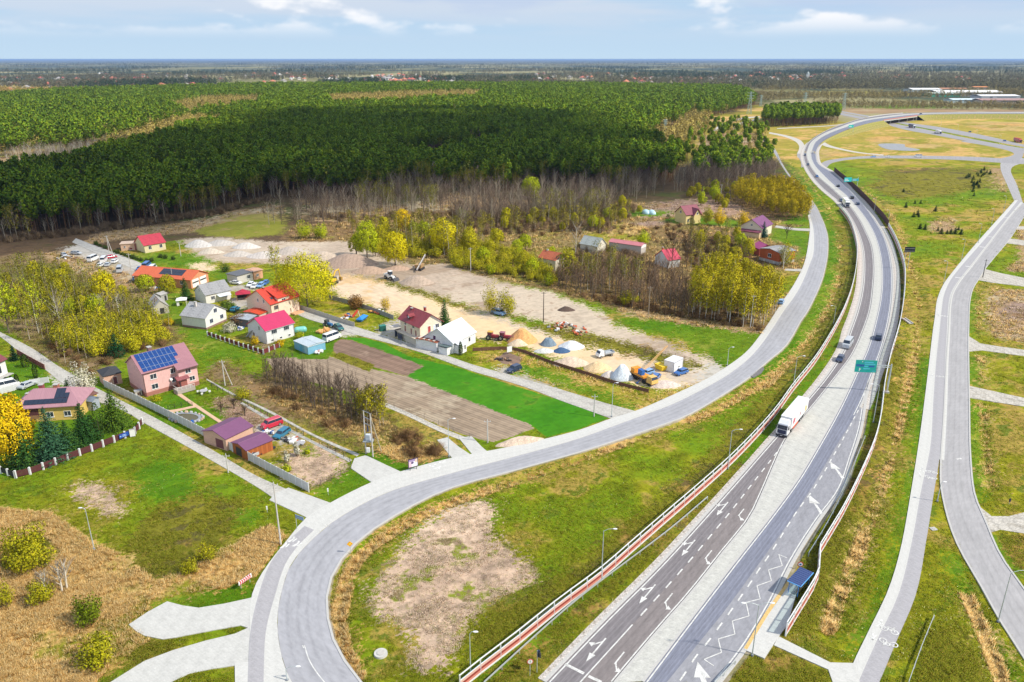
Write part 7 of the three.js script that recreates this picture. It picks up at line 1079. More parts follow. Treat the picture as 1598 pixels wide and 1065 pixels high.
{ // transformer on its timber frame
  const a=G(571,708), b=G(582,713.4), c=G(595,705.5), h=H_OF(571,708,641), t=thing('transformer_platform', 'pole-mounted transformer on a leaning steel frame beside the driveway apron', 'transformer', [a[0],0, a[1]]); const B=[b[0] - a[0],0, b[1] - a[1]], Cc=[c[0] - a[0],0, c[1] - a[1]];
  part('leg', [bar([0,-0.1,0],[0.1, h, 0],0.16,8,0.11)], CONPOLE, t); part('leg', [bar(B, [B[0], h, B[2]],0.16,8,0.11)], CONPOLE, t); part('strut', [bar(Cc, [B[0], h*0.95, B[2]],0.12,8)], mat(0.4,0.34,0.24,0.85), t);
  for (const f of [1,0.86,0.72]) part('crossarm', [bar([0, h*f, 0],[B[0], h*f, B[2]],0.07,6)], mat(0.3,0.34,0.4), t); for (const s of [0.2,0.5,0.8]) part('insulator', [cyl(0.07,0.05,0.4,6, B[0]*s, h*1.0, B[2]*s)], mat(0.08,0.06,0.05), t);
  part('platform', [box(2.2,0.12,1.6, B[0] / 2, h*0.34, B[2] / 2)], mat(0.25,0.28,0.3), t); part('transformer', [box(1.0,1.3,0.9, B[0] / 2, h*0.36, B[2] / 2)], mat(0.55,0.6,0.66,0.5), t); part('cabinet', [box(0.7,1.0,0.5,0.6,0.5,0.3)], W3, t); part('switch_gear', [cyl(0.14,0.14,1.4,8, B[0] / 2, h*0.55, B[2] / 2)], mat(0.03,0.05,0.12), t);
}
const SIGNGREEN=mat(0.015,0.42,0.36,0.4), SIGNBLUE=mat(0.03,0.12,0.42,0.4), SIGNWHITE=mat(0.80,0.82,0.82,0.45), SIGNRED=mat(0.55,0.02,0.03,0.5);
// a flat board of mark shapes [x, y, w, h, material] on a plate, facing +z in its frame
function board(parent, w, h, x, y, z, m, marks=[], back=mat(0.12,0.13,0.15)) { const p=part('sign_board', [box(w, h, 0.06, x, y, z)], m, parent); part('sign_back', [box(w - 0.04, h - 0.04,0.03, x, y+0.02, z - 0.05)], back, p); for (const [a, b, c, d, mm] of marks) part('sign_mark', [box(c, d, 0.012, x - w / 2+a+c / 2, y+b, z+0.036)], mm, p); return p; }
{ // the large overhead sign
  const b=G(1384,613), t=thing('overhead_sign', 'large turquoise overhead road sign on a cantilever arm over the right carriageway', 'road sign', [b[0],0, b[1]],-0.12);
  part('post', [cyl(0.22,0.16,7.8,10)], LAMPGREY, t); for (const y of [6.9,7.4]) part('arm', [bar([0, y, 0],[-8.6, y, 0],0.09,8)], LAMPGREY, t); for (let i=0; i<8; i++) part('brace', [bar([-i*1.05,6.9,0],[-(i+1)*1.05,7.4,0],0.03,5)], LAMPGREY, t); part('footing', [box(1.0,0.6,1.0,0,-0.2,0)], CONC, t);
  const pale=mat(0.10,0.55,0.70,0.4); board(t, 5.2,3.3,-6.2,5.4,0.25, SIGNGREEN, [[0.25,1.55,1.9,0.55, SIGNBLUE],[0.4,1.75,1.5,0.14, pale],[2.1,2.55,2.2,0.3, pale],[2.2,2.05,2.6,0.3, pale],[3.3,1.45,1.3,0.42, SIGNBLUE],[2.2,1.45,0.9,0.3, pale],[2.0,0.85,1.6,0.3, pale],[1.05,0.25,0.16,0.9, SIGNWHITE],[1.2,0.75,0.3,0.16, SIGNWHITE],[1.5,2.75,0.22,0.2, SIGNWHITE],[4.2,0.3,0.7,0.16, pale]]);
}
{ const b=G(1337,296), t=thing('overhead_sign', 'turquoise pair of overhead road signs over the far bend', 'road sign', [b[0],0, b[1]],0.15); part('post', [cyl(0.24,0.18,8,8)], LAMPGREY, t); part('arm', [bar([0,6.6,0],[-10,6.6,0],0.12,6)], LAMPGREY, t); board(t, 5.2,2.8,-7.2,5.2,0.25, mat(0.02,0.55,0.55,0.4), [[0.4,0.6,3,0.4, SIGNWHITE],[0.4,1.5,2.2,0.4, SIGNWHITE]]); board(t, 4.6,1.5,-2.0,5.6,0.25, mat(0.04,0.42,0.55,0.4), [[0.4,0.5,2.6,0.3, SIGNWHITE]]); }
{ const b=G(1331,209), t=thing('overhead_sign', 'far turquoise road sign on the approach to the bridge', 'road sign', [b[0],2, b[1]],0.2); part('post', [cyl(0.22,0.18,9,8).translate(0,-2,0)], LAMPGREY, t); part('arm', [bar([0,6.4,0],[-6,6.4,0],0.12,6)], LAMPGREY, t); board(t, 6.2,2.8,-3.6,5.0,0.25, mat(0.02,0.55,0.52,0.4), [[0.6,0.8,3.4,0.5, SIGNWHITE]]); }
{ const b=G(1409,420), h=H_OF(1409,420,386), t=thing('road_sign', 'dark back of a large road sign on two posts beside the right barrier', 'road sign', [b[0],0, b[1]],-0.1); for (const x of [0.2,1.8]) part('post', [cyl(0.1,0.1, h - 0.2,8, x, 0,0)], LAMPGREY, t); board(t, 4.0,2.2,1.4, h - 2.0,0.12, mat(0.012,0.016,0.03,0.6)); for (const y of [h - 1.6, h - 0.5]) part('bracket', [box(3.6,0.08,0.05,1.4, y, 0.18)], LAMPGREY, t); }
function sign(name, px, py, top, label, ry, f, cat='road sign') { const b=G(px, py), h=H_OF(px, py, top), t=thing(name, label, cat, [b[0],0, b[1]], ry); part('post', [cyl(0.045,0.045, h, 8)], LAMPGREY, t); f(t, h); return t; }
sign('street_sign', 463.5,827,803, 'pale blue street-name plate on a green post at the service road corner', -0.5, (t, h)=>board(t, 1.9,0.75,0.95, h - 0.75,0.06, mat(0.22,0.34,0.5,0.5), [[0.2,0.25,1.3,0.12, mat(0.35,0.48,0.62)]]));
sign('warning_sign', 547,864,846, 'yellow diamond road sign inside the bend of the service road', 0.2, (t, h)=>{ const g=box(0.75,0.75,0.04,0,-0.375,0); g.rotateZ(Math.PI / 4); g.translate(0, h - 0.4,0.06); part('plate', g, mat(0.85,0.42,0.01,0.5), t); const k=box(0.3,0.3,0.02,0,-0.15,0); k.rotateZ(Math.PI / 4); k.translate(0, h - 0.4,0.09); part('centre', k, mat(0.8,0.6,0.1), t); });
sign('prohibition_sign', 827,1055,1029, 'round white sign with a red rim on the verge beside the traffic light', 0.1, (t, h)=>{ const c=(r, z, m, n)=>{ const g=cyl(r, r, 0.03,20); g.rotateX(Math.PI / 2); g.translate(0, h - 0.4, z); part(n, g, m, t); }; c(0.45,0.05, SIGNRED, 'rim'); c(0.34,0.07, SIGNWHITE, 'face'); part('sign_mark', [box(0.07,0.38,0.02,0, h - 0.55,0.1)], DARK, t); });
sign('prohibition_sign', 1248,889,878, 'round sign with red rim and blue face at the head of the bus platform', -0.1, (t, h)=>{ const c=(r, z, m, n)=>{ const g=cyl(r, r, 0.03,20); g.rotateX(Math.PI / 2); g.translate(0, h - 0.35, z); part(n, g, m, t); }; c(0.48,0.05, SIGNRED, 'rim'); c(0.36,0.07, SIGNWHITE, 'face'); c(0.16,0.09, SIGNBLUE, 'centre'); });
sign('traffic_light', 838,1050,1016, 'traffic light seen from its side on the verge left of the stop line', 0.5, (t, h)=>{ part('housing', [box(0.34,1.05,0.3,0.2, h - 1.1,0)], mat(0.01,0.02,0.06,0.6), t); for (const y of [0.22,0.52,0.82]) { const g=cyl(0.13,0.13,0.26,10); g.rotateX(Math.PI / 2); g.translate(0.2, h - 1.1+y, 0.26); part('visor', g, DARK, t); } }, 'traffic light');
{ const a=G(373,921), b=G(393,907), l=Math.hypot(b[0] - a[0], b[1] - a[1]), t=thing('chevron_board', 'red and white chevron board at the bend by the turning apron', 'road sign', [a[0],0, a[1]], Math.atan2(-(b[1] - a[1]), b[0] - a[0])); for (const x of [0.4, l - 0.4]) part('post', [cyl(0.05,0.05,1.5,6, x, 0,0)], LAMPGREY, t); part('board', [box(l, 0.75,0.05, l / 2,0.8,0.06)], SIGNWHITE, t); for (let i=0; i<6; i++) { const g=shapeGeo([[0,0],[0.22,0],[0.40,0.37],[0.22,0.74],[0,0.74],[0.18,0.37]],0.02); g.translate(0.12+i*(l - 0.3) / 6,0.805,0.087); part('chevron', g, SIGNRED, t); } }
{ const b=G(645,734), t=thing('advert_panel', 'small advertising panel with dark frame on two legs by the service road', 'sign', [b[0],0, b[1]],0.5); for (const x of [-0.7,0.7]) part('leg', [box(0.1,1.4,0.1, x, -0.1,0)], DARK, t); part('panel_frame', [box(2.2,2.0,0.1,0,0.7,0)], mat(0.05,0.025,0.06), t); part('poster', [box(1.9,1.65,0.02,0,0.86,0.065)], new THREE.MeshStandardMaterial({ map: texture(64,64, (u, v)=>{ const d=Math.hypot(u - 0.4, v - 0.55); return d<0.16?[0.10,0.06,0.16] : v>0.72&&u<0.75?[0.32,0.24,0.42] : u>0.7&&v>0.5?[0.66,0.52,0.42] : u<0.3&&v<0.7?[0.66,0.48,0.55] : [0.72,0.70,0.78]; }), roughness: 0.5 }), t); }
{ const b=G(795,553), t=thing('notice_board', 'blank white notice board on legs before the rusty fence', 'sign', [b[0],0, b[1]],0.5); for (const x of [-0.5,0.5]) part('leg', [box(0.08,1.0,0.08, x, 0,0)], DARK, t); part('board', [box(1.6,1.7,0.06,0,0.7,0.05)], SIGNWHITE, t); }
{ const a=G(187,687.5), b=G(202,681), t=thing('banner', 'blue advertising banner hung on the brown slat fence', 'banner', [a[0],0, a[1]+0.2], Math.atan2(-(b[1] - a[1]), b[0] - a[0])), l=Math.hypot(b[0] - a[0], b[1] - a[1]); part('cloth', [box(l, 1.0,0.03, l / 2,0.45,0.12)], mat(0.015,0.07,0.34,0.5), t); for (const [x, y, w, h] of [[0.12,0.8,0.35,0.25],[0.75,0.95,0.8,0.16],[0.75,0.65,0.95,0.16]]) part('lettering', [box(w, h, 0.012, x+w / 2, y, 0.142)], mat(0.35,0.5,0.8,0.5), t); }
{ const b=G(207,681), t=thing('gate_pillar', 'wide whitish fence panel beside the blue banner', 'fence', [b[0],0, b[1]],0.38); part('panel', [box(1.1,1.7,0.2,0,0,0.1)], WHITE, t); part('cap', [box(1.2,0.08,0.3,0,1.7,0.1)], CONC, t); }
{ // bus shelter
  const A=G(1237,931), B=G(1255,911), l=Math.hypot(B[0] - A[0], B[1] - A[1]), t=thing('bus_shelter', 'bus shelter with a blue ribbed roof on the platform', 'bus shelter', [A[0],0.13, A[1]], Math.atan2(-(B[1] - A[1]), B[0] - A[0])), BL=mat(0.03,0.20,0.55,0.45), L=Math.max(l, 4.4);
  for (const [x, z] of [[0.1,0.7],[L - 0.1,0.7],[0.1,-0.8],[L - 0.1,-0.8]]) part('post', [box(0.1,2.3,0.1, x, 0, z)], BL, t); part('roof', [box(L+0.4,0.12,2.2, L / 2,2.3,0)], mat(0.045,0.075,0.20,0.5), t); for (let i=0; i<9; i++) part('roof_rib', [box(0.05,0.05,2.16,0.1+i*(L - 0.2) / 8,2.42,0)], mat(0.06,0.10,0.26,0.5), t); part('roof_edge', [box(L+0.44,0.16,0.06, L / 2,2.28,1.12), box(0.06,0.16,2.2,-0.22,2.28,0)], mat(0.12,0.42,0.85,0.45), t); part('back_pane', [box(L - 0.2,1.9,0.02, L / 2,0.25,0.7)], CLEAR, t); part('side_pane', [box(0.02,1.9,1.3,0.1,0.25,-0.05)], CLEAR, t); part('bench', [box(L - 1,0.08,0.4, L / 2,0.45,0.4), box(0.1,0.45,0.3,0.9,0,0.4), box(0.1,0.45,0.3, L - 0.9,0,0.4)], TIMBER, t);
}
{ const b=G(594,1021), t=thing('well_ring', 'round concrete manhole ring in the rough field', 'manhole', [b[0],0, b[1]]); part('ring', [cyl(1.0,0.95,0.42,22,0,-0.2,0)], M.concrete, t); part('cover', [cyl(0.55,0.55,0.08,18,0,0.22,0)], wallOf(0.5,0.48,0.44), t); }
{ const b=G(1457,826), t=thing('manhole_cover', 'square white concrete cover in the grass beside the cycle path', 'manhole', [b[0],0, b[1]],0.2); part('slab', [box(1.1,0.16,0.9,0,-0.05,0)], M.kerb, t); part('lid', [cyl(0.3,0.3,0.04,14,0,0.11,0)], CONC, t); }
{ const b=G(1416,501), t=thing('culvert', 'white concrete culvert chute across the ditch beside the right barrier', 'culvert', [b[0],-0.1, b[1]], heading(1409,495,1425,506)); part('channel', [box(5.6,0.12,1.1,0,0,0)], M.kerb, t); for (const z of [-0.6,0.6]) part('side_wall', [box(5.6,0.4,0.18,0,0, z)], M.slab, t); }

// ---------- vehicles ----------
const TYRE=mat(0.018,0.018,0.02,0.85), RIM=mat(0.42,0.43,0.45,0.4, { metalness: 0.5 }), CARGLASS=new THREE.MeshStandardMaterial({ color: lin(0.03,0.045,0.07), roughness: 0.08 }), LAMPW=mat(0.75,0.78,0.8,0.2), LAMPR=mat(0.5,0.02,0.02,0.3), BUMP=mat(0.03,0.03,0.035,0.7);
function hull(b, t) { // prism between two rectangles-in-plan: [x0, x1, half width, y] each
  const P=(s)=>[[s[0], s[3], s[2]],[s[1], s[3], s[2]],[s[1], s[3],-s[2]],[s[0], s[3],-s[2]]], q=P(b).concat(P(t)), pos=[];
  for (const f of [[0,1,5,4],[1,2,6,5],[2,3,7,6],[3,0,4,7],[4,5,6,7],[3,2,1,0]]) for (const i of [0,1,2,0,2,3]) pos.push(...q[f[i]]);
  const g=new THREE.BufferGeometry(); g.setAttribute('position', new THREE.Float32BufferAttribute(pos, 3)); g.computeVertexNormals(); return g;
}
const CARS={ hatch: { L: 4.1, h: 1.48, bon: 1.05, ws: 0.55, rr: -1.55, rb: -1.95, w: 0.86 }, sedan: { L: 4.6, h: 1.45, bon: 1.25, ws: 0.45, rr: -1.05, rb: -1.55, w: 0.88 }, estate: { L: 4.6, h: 1.48, bon: 1.25, ws: 0.5, rr: -1.95, rb: -2.2, w: 0.88 }, suv: { L: 4.5, h: 1.7, bon: 1.15, ws: 0.5, rr: -1.8, rb: -2.1, w: 0.92 }, van: { L: 4.9, h: 1.95, bon: 1.6, ws: 1.1, rr: -2.2, rb: -2.35, w: 0.96 }, bigvan: { L: 5.9, h: 2.5, bon: 2.3, ws: 1.75, rr: -2.8, rb: -2.9, w: 1.02 } };
const carGeo=new Map();
const wheelGeo=(r, w)=>{ const g=new THREE.CylinderGeometry(r, r, w, 16); g.rotateX(Math.PI / 2); return g; };
function shapesOf(type) {
  if (carGeo.has(type)) return carGeo.get(type); const c=CARS[type], l=c.L / 2, w=c.w, belt=c.h*0.62, nose=belt - 0.12;
  const prof=new THREE.Shape([[-l+0.08,0.30],[l - 0.08,0.30],[l, 0.42],[l - 0.03,0.66],[l - 0.22, nose - 0.06],[c.bon, belt],[c.rb, belt+0.02],[type==='sedan'?-l+0.12 : -l+0.05, belt - 0.02],[-l, 0.7],[-l, 0.42]].map(p=>new THREE.Vector2(...p)));
  const bd=new THREE.ExtrudeGeometry(prof, { depth: w*2 - 0.16, bevelEnabled: true, bevelSize: 0.06, bevelThickness: 0.08, bevelSegments: 2 }); bd.translate(0,0,-w+0.08);
  const cab=hull([c.rb - (type==='sedan'?0 : 0.02), c.bon, w - 0.05, belt - 0.01],[c.rr, c.ws, w - 0.20, c.h - 0.05]), roof=hull([c.rr - 0.03, c.ws+0.05, w - 0.17, c.h - 0.06],[c.rr+0.06, c.ws - 0.08, w - 0.24, c.h+0.02]);
  const pill=[]; for (const s of [1,-1]) for (const [x0, x1] of [[c.bon, c.ws],[c.rb, c.rr],[(c.bon+c.rb) / 2 - 0.1, (c.ws+c.rr) / 2 - 0.05]]) pill.push(bar([x0, belt, s*(w - 0.05)],[x1, c.h - 0.05, s*(w - 0.19)],0.045,4)); 
  const o={ c, l, w, belt, body: mergeAll([bd]), cab, roof, pill: mergeAll(pill), wheel: wheelGeo(c.h>1.6?0.36 : 0.32,0.22), rim: wheelGeo(0.2,0.235), hl: box(0.06,0.14,0.34), tl: box(0.05,0.2,0.26), bp: box(0.12,0.2, w*1.7), pl: box(0.03,0.11,0.5) }; carGeo.set(type, o); return o;
}
const paints=new Map(); function paintOf(c) { const k=c.join(); if (!paints.has(k)) paints.set(k, new THREE.MeshPhysicalMaterial({ color: lin(...c), roughness: 0.35, clearcoat: 0.8, clearcoatRoughness: 0.1 })); return paints.get(k); }
function car(type, col, label, px, py, qx, qy, group, y=0) {
  const s=shapesOf(type), [x, z]=G(px, py, y), a=G(qx, qy, y), t=thing(type==='van' || type==='bigvan'?'van' : 'car', label, type==='van' || type==='bigvan'?'van' : 'car', [x, y+0.03, z], Math.atan2(-(a[1] - z), a[0] - x), group), P=paintOf(col);
  part('body', s.body, P, t); part('window', s.cab, CARGLASS, t); part('roof', s.roof, P, t); part('pillar', s.pill, P, t);
  for (const [wx, wz] of [[s.l - 0.85,1],[s.l - 0.85,-1],[-s.l+0.85,1],[-s.l+0.85,-1]]) { const w=part('wheel', s.wheel, TYRE, t); w.position.set(wx, s.c.h>1.6?0.36 : 0.32, wz*(s.w - 0.1)); part('rim', s.rim, RIM, w); }
  for (const d of [1,-1]) { part('headlight', s.hl, LAMPW, t).position.set(s.l - 0.04, s.belt - 0.36, d*(s.w - 0.28)); part('tail_light', s.tl, LAMPR, t).position.set(-s.l+0.0, s.belt - 0.34, d*(s.w - 0.2)); }
  part('bumper', s.bp, BUMP, t).position.set(s.l - 0.01,0.34,0); part('bumper', s.bp, BUMP, t).position.set(-s.l+0.01,0.34,0); part('number_plate', s.pl, W3, t).position.set(s.l+0.06,0.42,0); return t;
}
const CC={ navy: [0.012,0.03,0.09], black: [0.012,0.014,0.02], silver: [0.45,0.48,0.52], white: [0.78,0.79,0.8], blue: [0.02,0.13,0.42], teal: [0.01,0.16,0.28], red: [0.55,0.015,0.05], sky: [0.20,0.38,0.68], green: [0.01,0.12,0.12], gold: [0.4,0.33,0.2] };
// on the main road
car('bigvan', CC.silver, 'silver-white van coming down the left carriageway before the big sign', 1322.5,541,1314,552); car('hatch', CC.navy, 'dark blue car coming down the left carriageway behind the articulated lorry', 1311,563,1300,579); car('suv', CC.navy, 'dark blue car driving away on the right carriageway above the big sign', 1371,529,1374,516);
car('estate', CC.navy, 'dark blue car behind the oncoming white lorry at the far bend', 1313,314.5,1320,321); car('suv', CC.black, 'black boxy vehicle driving away on the right carriageway at the far bend', 1329.5,310,1322,303); car('hatch', CC.navy, 'dark car driving away in the outer lane at the far bend', 1338.5,319.5,1331,311.5); car('sedan', CC.black, 'black car driving away under the twin turquoise signs', 1308,291.5,1302,285); car('hatch', CC.blue, 'blue car coming round the far bend, nearest of three in line', 1275,276.5,1281,283); car('hatch', CC.navy, 'navy car coming round the far bend, middle of three in line', 1261,258,1265,264); car('hatch', CC.navy, 'navy car coming round the far bend, farthest of three in line', 1256.5,243,1257.5,248); car('hatch', CC.white, 'white car driving away at the top of the far bend', 1268.5,239,1267,233, undefined, climb(239));
// on the ramps and the dual carriageway
car('hatch', CC.sky, 'blue car on the ramp, leftmost of three', 1363,245.6,1350,246); car('hatch', CC.white, 'white car on the ramp, middle of three', 1386,245.5,1370,245.5); car('bigvan', CC.white, 'white van on the ramp, rightmost of three', 1433,245.5,1420,245.3); car('sedan', CC.navy, 'dark car beyond the bridge under the ramp lamps', 1514,206.5,1506,204.5); car('sedan', CC.blue, 'blue car before the red lorry on the dual carriageway', 1568,220.5,1560,218.5); car('hatch', CC.black, 'dark car on the level road right of the bridge', 1508,177,1516,177); car('hatch', CC.navy, 'dark car at the bridge end', 1437,178.3,1430,178.8, undefined, 6.3);
// in the gardens and yards
car('van', CC.red, 'bright red car parked beside the purple garages', 424,666,410,671); car('estate', CC.teal, 'teal-blue estate car on the garden plot beside the red one', 440,680.5,431,687); car('van', CC.sky, 'blue van parked on the sand by the willow bush', 778,491,786,493); car('suv', CC.navy, 'dark blue car parked in the gravel bay by the village lane', 802,579.5,793,583); car('hatch', CC.blue, 'blue car parked against the white site container', 1063,584,1054,587); car('estate', CC.green, 'dark teal car standing by the woodpile', 529,514,533,517); car('bigvan', CC.white, 'white van parked beside the blue metal shed', 518,530.5,530,526); car('bigvan', CC.white, 'white van parked by the slender thujas at left', 11,607,24,604); car('sedan', CC.silver, 'pale blue car parked by the whitish panel fence', 43,604,52,600);
for (const [i, [t, c, x, y, qx, qy, l]] of [['sedan', 'white', 368,443.5,376,444.5, 'white car before the grey outbuilding, leftmost of the row'],['hatch', 'white', 391,446.5,386,450, 'white car before the grey outbuilding, second of the row'],['hatch', 'white', 397,449,392,453, 'white car before the grey outbuilding, third of the row'],['estate', 'sky', 407,447.5,402,451, 'light blue car before the salmon block, fourth of the row'],['hatch', 'blue', 414,444,409,448, 'blue car before the salmon block, rightmost of the row'],['hatch', 'teal', 367,485,372,482, 'teal car beside the carport'],['sedan', 'blue', 219,421,224,418, 'pale blue car at the rear of the hall, left of three'],['bigvan', 'blue', 229,418,233,415, 'blue van at the rear of the hall, middle of three'],['bigvan', 'white', 238,423,243,419, 'white van at the rear of the hall, right of three'],['estate', 'silver', 119,397,129,397.5, 'silver-blue car standing alone by the forest corner'],['bigvan', 'white', 145,407,152,404, 'white scrap van in the yard, leftmost'],['bigvan', 'white', 162,409,166,404, 'white scrap van in the yard, behind the others'],['hatch', 'white', 157,416,163,412, 'white scrap car in the yard, front left'],['hatch', 'silver', 168,415,173,410, 'pale scrap car in the yard, front right'],['hatch', 'white', 179,410,184,407, 'white scrap car in the yard, right of the vans'],['hatch', 'red', 174,403,180,402, 'rust-red scrap car by the lane'],['bigvan', 'silver', 187,424,190,417, 'pale box-shaped scrap van below the others'],['estate', 'sky', 214,436,221,431, 'pale blue scrap car below the pole'],['hatch', 'silver', 100,400,106,404, 'grey wreck beside the scrap timber'],['hatch', 'blue', 1200,0,0,0, '']].entries()) if (l) car(t, CC[c], l, x, y, qx, qy, 'parked and scrapped cars in the village'); car('hatch', CC.sky, 'blue car parked at the verge of the curving road below the grove', 1219,473.5,1221,470); car('hatch', CC.navy, 'dark car under the shelter beside the violet-roofed house', 1170,349,1176,346); car('hatch', CC.silver, 'pale compact car in the garden by the plank garage', 401,709.5,408,706);

// articulated lorries
function lorry(label, px, py, qx, qy, o={}) {
  const [x, z]=G(px, py), a=G(qx, qy), t=thing('lorry', label, 'lorry', [x, 0.03, z], Math.atan2(-(a[1] - z), a[0] - x)), cab=paintOf(o.cab || CC.white), bx=o.box || paintOf(CC.white), L=o.len || 13.4, f=6.9, D=mat(0.03,0.035,0.05,0.6); // front of the cab at +8.2
  part('trailer', [box(L, 2.75,2.5, f - 1.4 - L / 2,1.15,0)], bx, t); part('trailer_roof', [box(L+0.04,0.08,2.54, f - 1.4 - L / 2,3.9,0)], o.roof || W3, t); part('chassis', [box(L - 0.5,0.35,1.1, f - 1.4 - L / 2,0.8,0), box(5.0,0.35,1.0, f - 1.3,0.65,0)], D, t);
  part('cab', [hull([f - 0.9, f+1.35,1.22,0.75],[f - 0.9, f+1.25,1.18,2.2]), hull([f - 0.9, f+1.25,1.18,2.2],[f - 0.85, f+0.85,1.12,3.1])], cab, t); part('wind_deflector', [hull([f - 0.85, f+0.75,1.1,3.1],[f - 0.85, f - 0.1,1.05,3.75])], cab, t); part('roof_hatch', [box(0.5,0.04,0.8, f+0.35,3.13,0)], D, t);
  part('windscreen', [hull([f+1.0, f+1.33,1.1,1.95],[f+0.9, f+1.16,1.05,2.75])], CARGLASS, t); part('visor', [box(0.22,0.1,2.2, f+1.2,2.78,0)], D, t); for (const s of [1,-1]) { part('side_window', [box(0.9,0.65,0.03, f+0.35,1.95, s*1.21)], CARGLASS, t); part('mirror', [box(0.12,0.6,0.22, f+1.1,2.0, s*1.42)], D, t); part('headlight', [box(0.05,0.2,0.4, f+1.4,0.72, s*0.85)], LAMPW, t); part('side_skirt', [box(4.2,0.55,0.05, f - 5.2,0.55, s*1.2)], o.skirt || mat(0.62,0.10,0.05,0.5), t); }
  part('grille', [box(0.06,0.95,1.9, f+1.37,0.85,0)], mat(0.02,0.03,0.08,0.5), t); part('bumper', [box(0.3,0.42,2.4, f+1.3,0.32,0)], D, t); part('number_plate', [box(0.03,0.12,0.5, f+1.47,0.42,0)], W3, t);
  for (const wx of [f+0.6, f - 2.6, f - 9.2, f - 10.5, f - 11.8]) for (const s of [1,-1]) { const w=part('wheel', wheelGeo(0.5,0.32), TYRE, t); w.position.set(wx, 0.5, s*1.05); part('rim', wheelGeo(0.28,0.335), RIM, w); }
  return t;
}
{
  const print=texture(512,128, (u, v, x, y)=>{ let c=[0.80,0.80,0.81]; const blobs=[[0.10,0.55,0.055],[0.13,0.38,0.05],[0.155,0.62,0.05],[0.18,0.45,0.05],[0.11,0.75,0.04],[0.20,0.62,0.035]]; for (const [a, b, r] of blobs) { const d=Math.hypot(u - a, (v - b)*0.21) / r; if (d<0.62) c=[0.42+0.2*N(x*9, y*9), 0.03+0.16*d, 0.10+0.1*d]; } if (Math.hypot((u - 0.16)*1.2, (v - 0.84)*0.2)<0.018) c=[0.05,0.45,0.25]; const m=Math.abs(u - 0.50)<0.03&&Math.abs(v - 0.5 - (u - 0.5)*3)<0.2; if (m) c=[0.24,0.04,0.07]; if (Math.abs(u - 0.36)<0.012&&v>0.4&&v<0.62) c=[0.5,0.1,0.2]; if (u>0.80&&u<0.95&&v<0.72 - (u - 0.8)*2&&v>0.1) c=u<0.85?[0.72,0.42,0.14] : u<0.89?[0.30,0.50,0.16] : [0.66,0.55,0.42]; if (v<0.1) c=[0.70,0.72,0.74]; return c; });
  const t=lorry('large white articulated lorry with a fruit print on its side, coming down the left carriageway', 1236,662,1227,673, { skirt: mat(0.72,0.10,0.03,0.5) });
  const L=13.4, g=new THREE.PlaneGeometry(L - 0.1,2.6); g.translate(5.5 - L / 2,2.5,1.262); part('print', g, new THREE.MeshStandardMaterial({ map: print, roughness: 0.4 }), t); const g2=g.clone(); g2.rotateY(Math.PI); g2.translate(11 - L, 0,0); part('print', g2, new THREE.MeshStandardMaterial({ map: print, roughness: 0.4 }), t);
}
lorry('white lorry coming round the far bend beside a dark car', 1319,320.5,1326,328.5, { len: 9, skirt: W3 }); lorry('red container lorry at the right edge of the dual carriageway', 1588,222,1600,225, { box: paintOf([0.45,0.012,0.025]), roof: mat(0.5,0.03,0.04), cab: [0.6,0.1,0.1] }); lorry('white box lorry on the dual carriageway', 1463,208.5,1480,212, { len: 8, skirt: W3 }); lorry('lorry with a low dark blue load on the dual carriageway', 1423,199.5,1440,203, { box: paintOf([0.015,0.04,0.13]), roof: mat(0.02,0.04,0.1) });
{ // white tipper in the yard
  const [x, z]=G(945,556), t=thing('tipper_truck', 'small white flatbed tipper truck among the sand heaps', 'truck', [x, 0, z], heading(945,556,925,560)), P=paintOf(CC.white); part('cab', [hull([1.0,2.9,0.98,0.5],[1.05,2.75,0.95,1.25]), hull([1.05,2.7,0.95,1.25],[1.1,2.2,0.85,2.1])], P, t); part('windscreen', [hull([2.0,2.68,0.88,1.27],[1.9,2.32,0.8,1.98])], CARGLASS, t); part('chassis', [box(5.2,0.25,0.9,0.1,0.5,0)], BUMP, t); part('bed', [box(3.3,0.1,2.0,-0.85,0.85,0)], mat(0.42,0.45,0.48), t); for (const s of [1,-1]) part('bed_side', [box(3.3,0.4,0.06,-0.85,0.95, s)], mat(0.35,0.38,0.42), t); part('tailboard', [box(0.06,0.4,2.0,-2.5,0.95,0)], mat(0.35,0.38,0.42), t); part('headboard', [box(0.08,0.9,2.0,0.82,0.95,0)], mat(0.3,0.33,0.38), t); for (const wx of [2.1,-1.5]) for (const s of [1,-1]) { const w=part('wheel', wheelGeo(0.4,0.26), TYRE, t); w.position.set(wx, 0.4, s*0.85); part('rim', wheelGeo(0.22,0.275), RIM, w); }
}
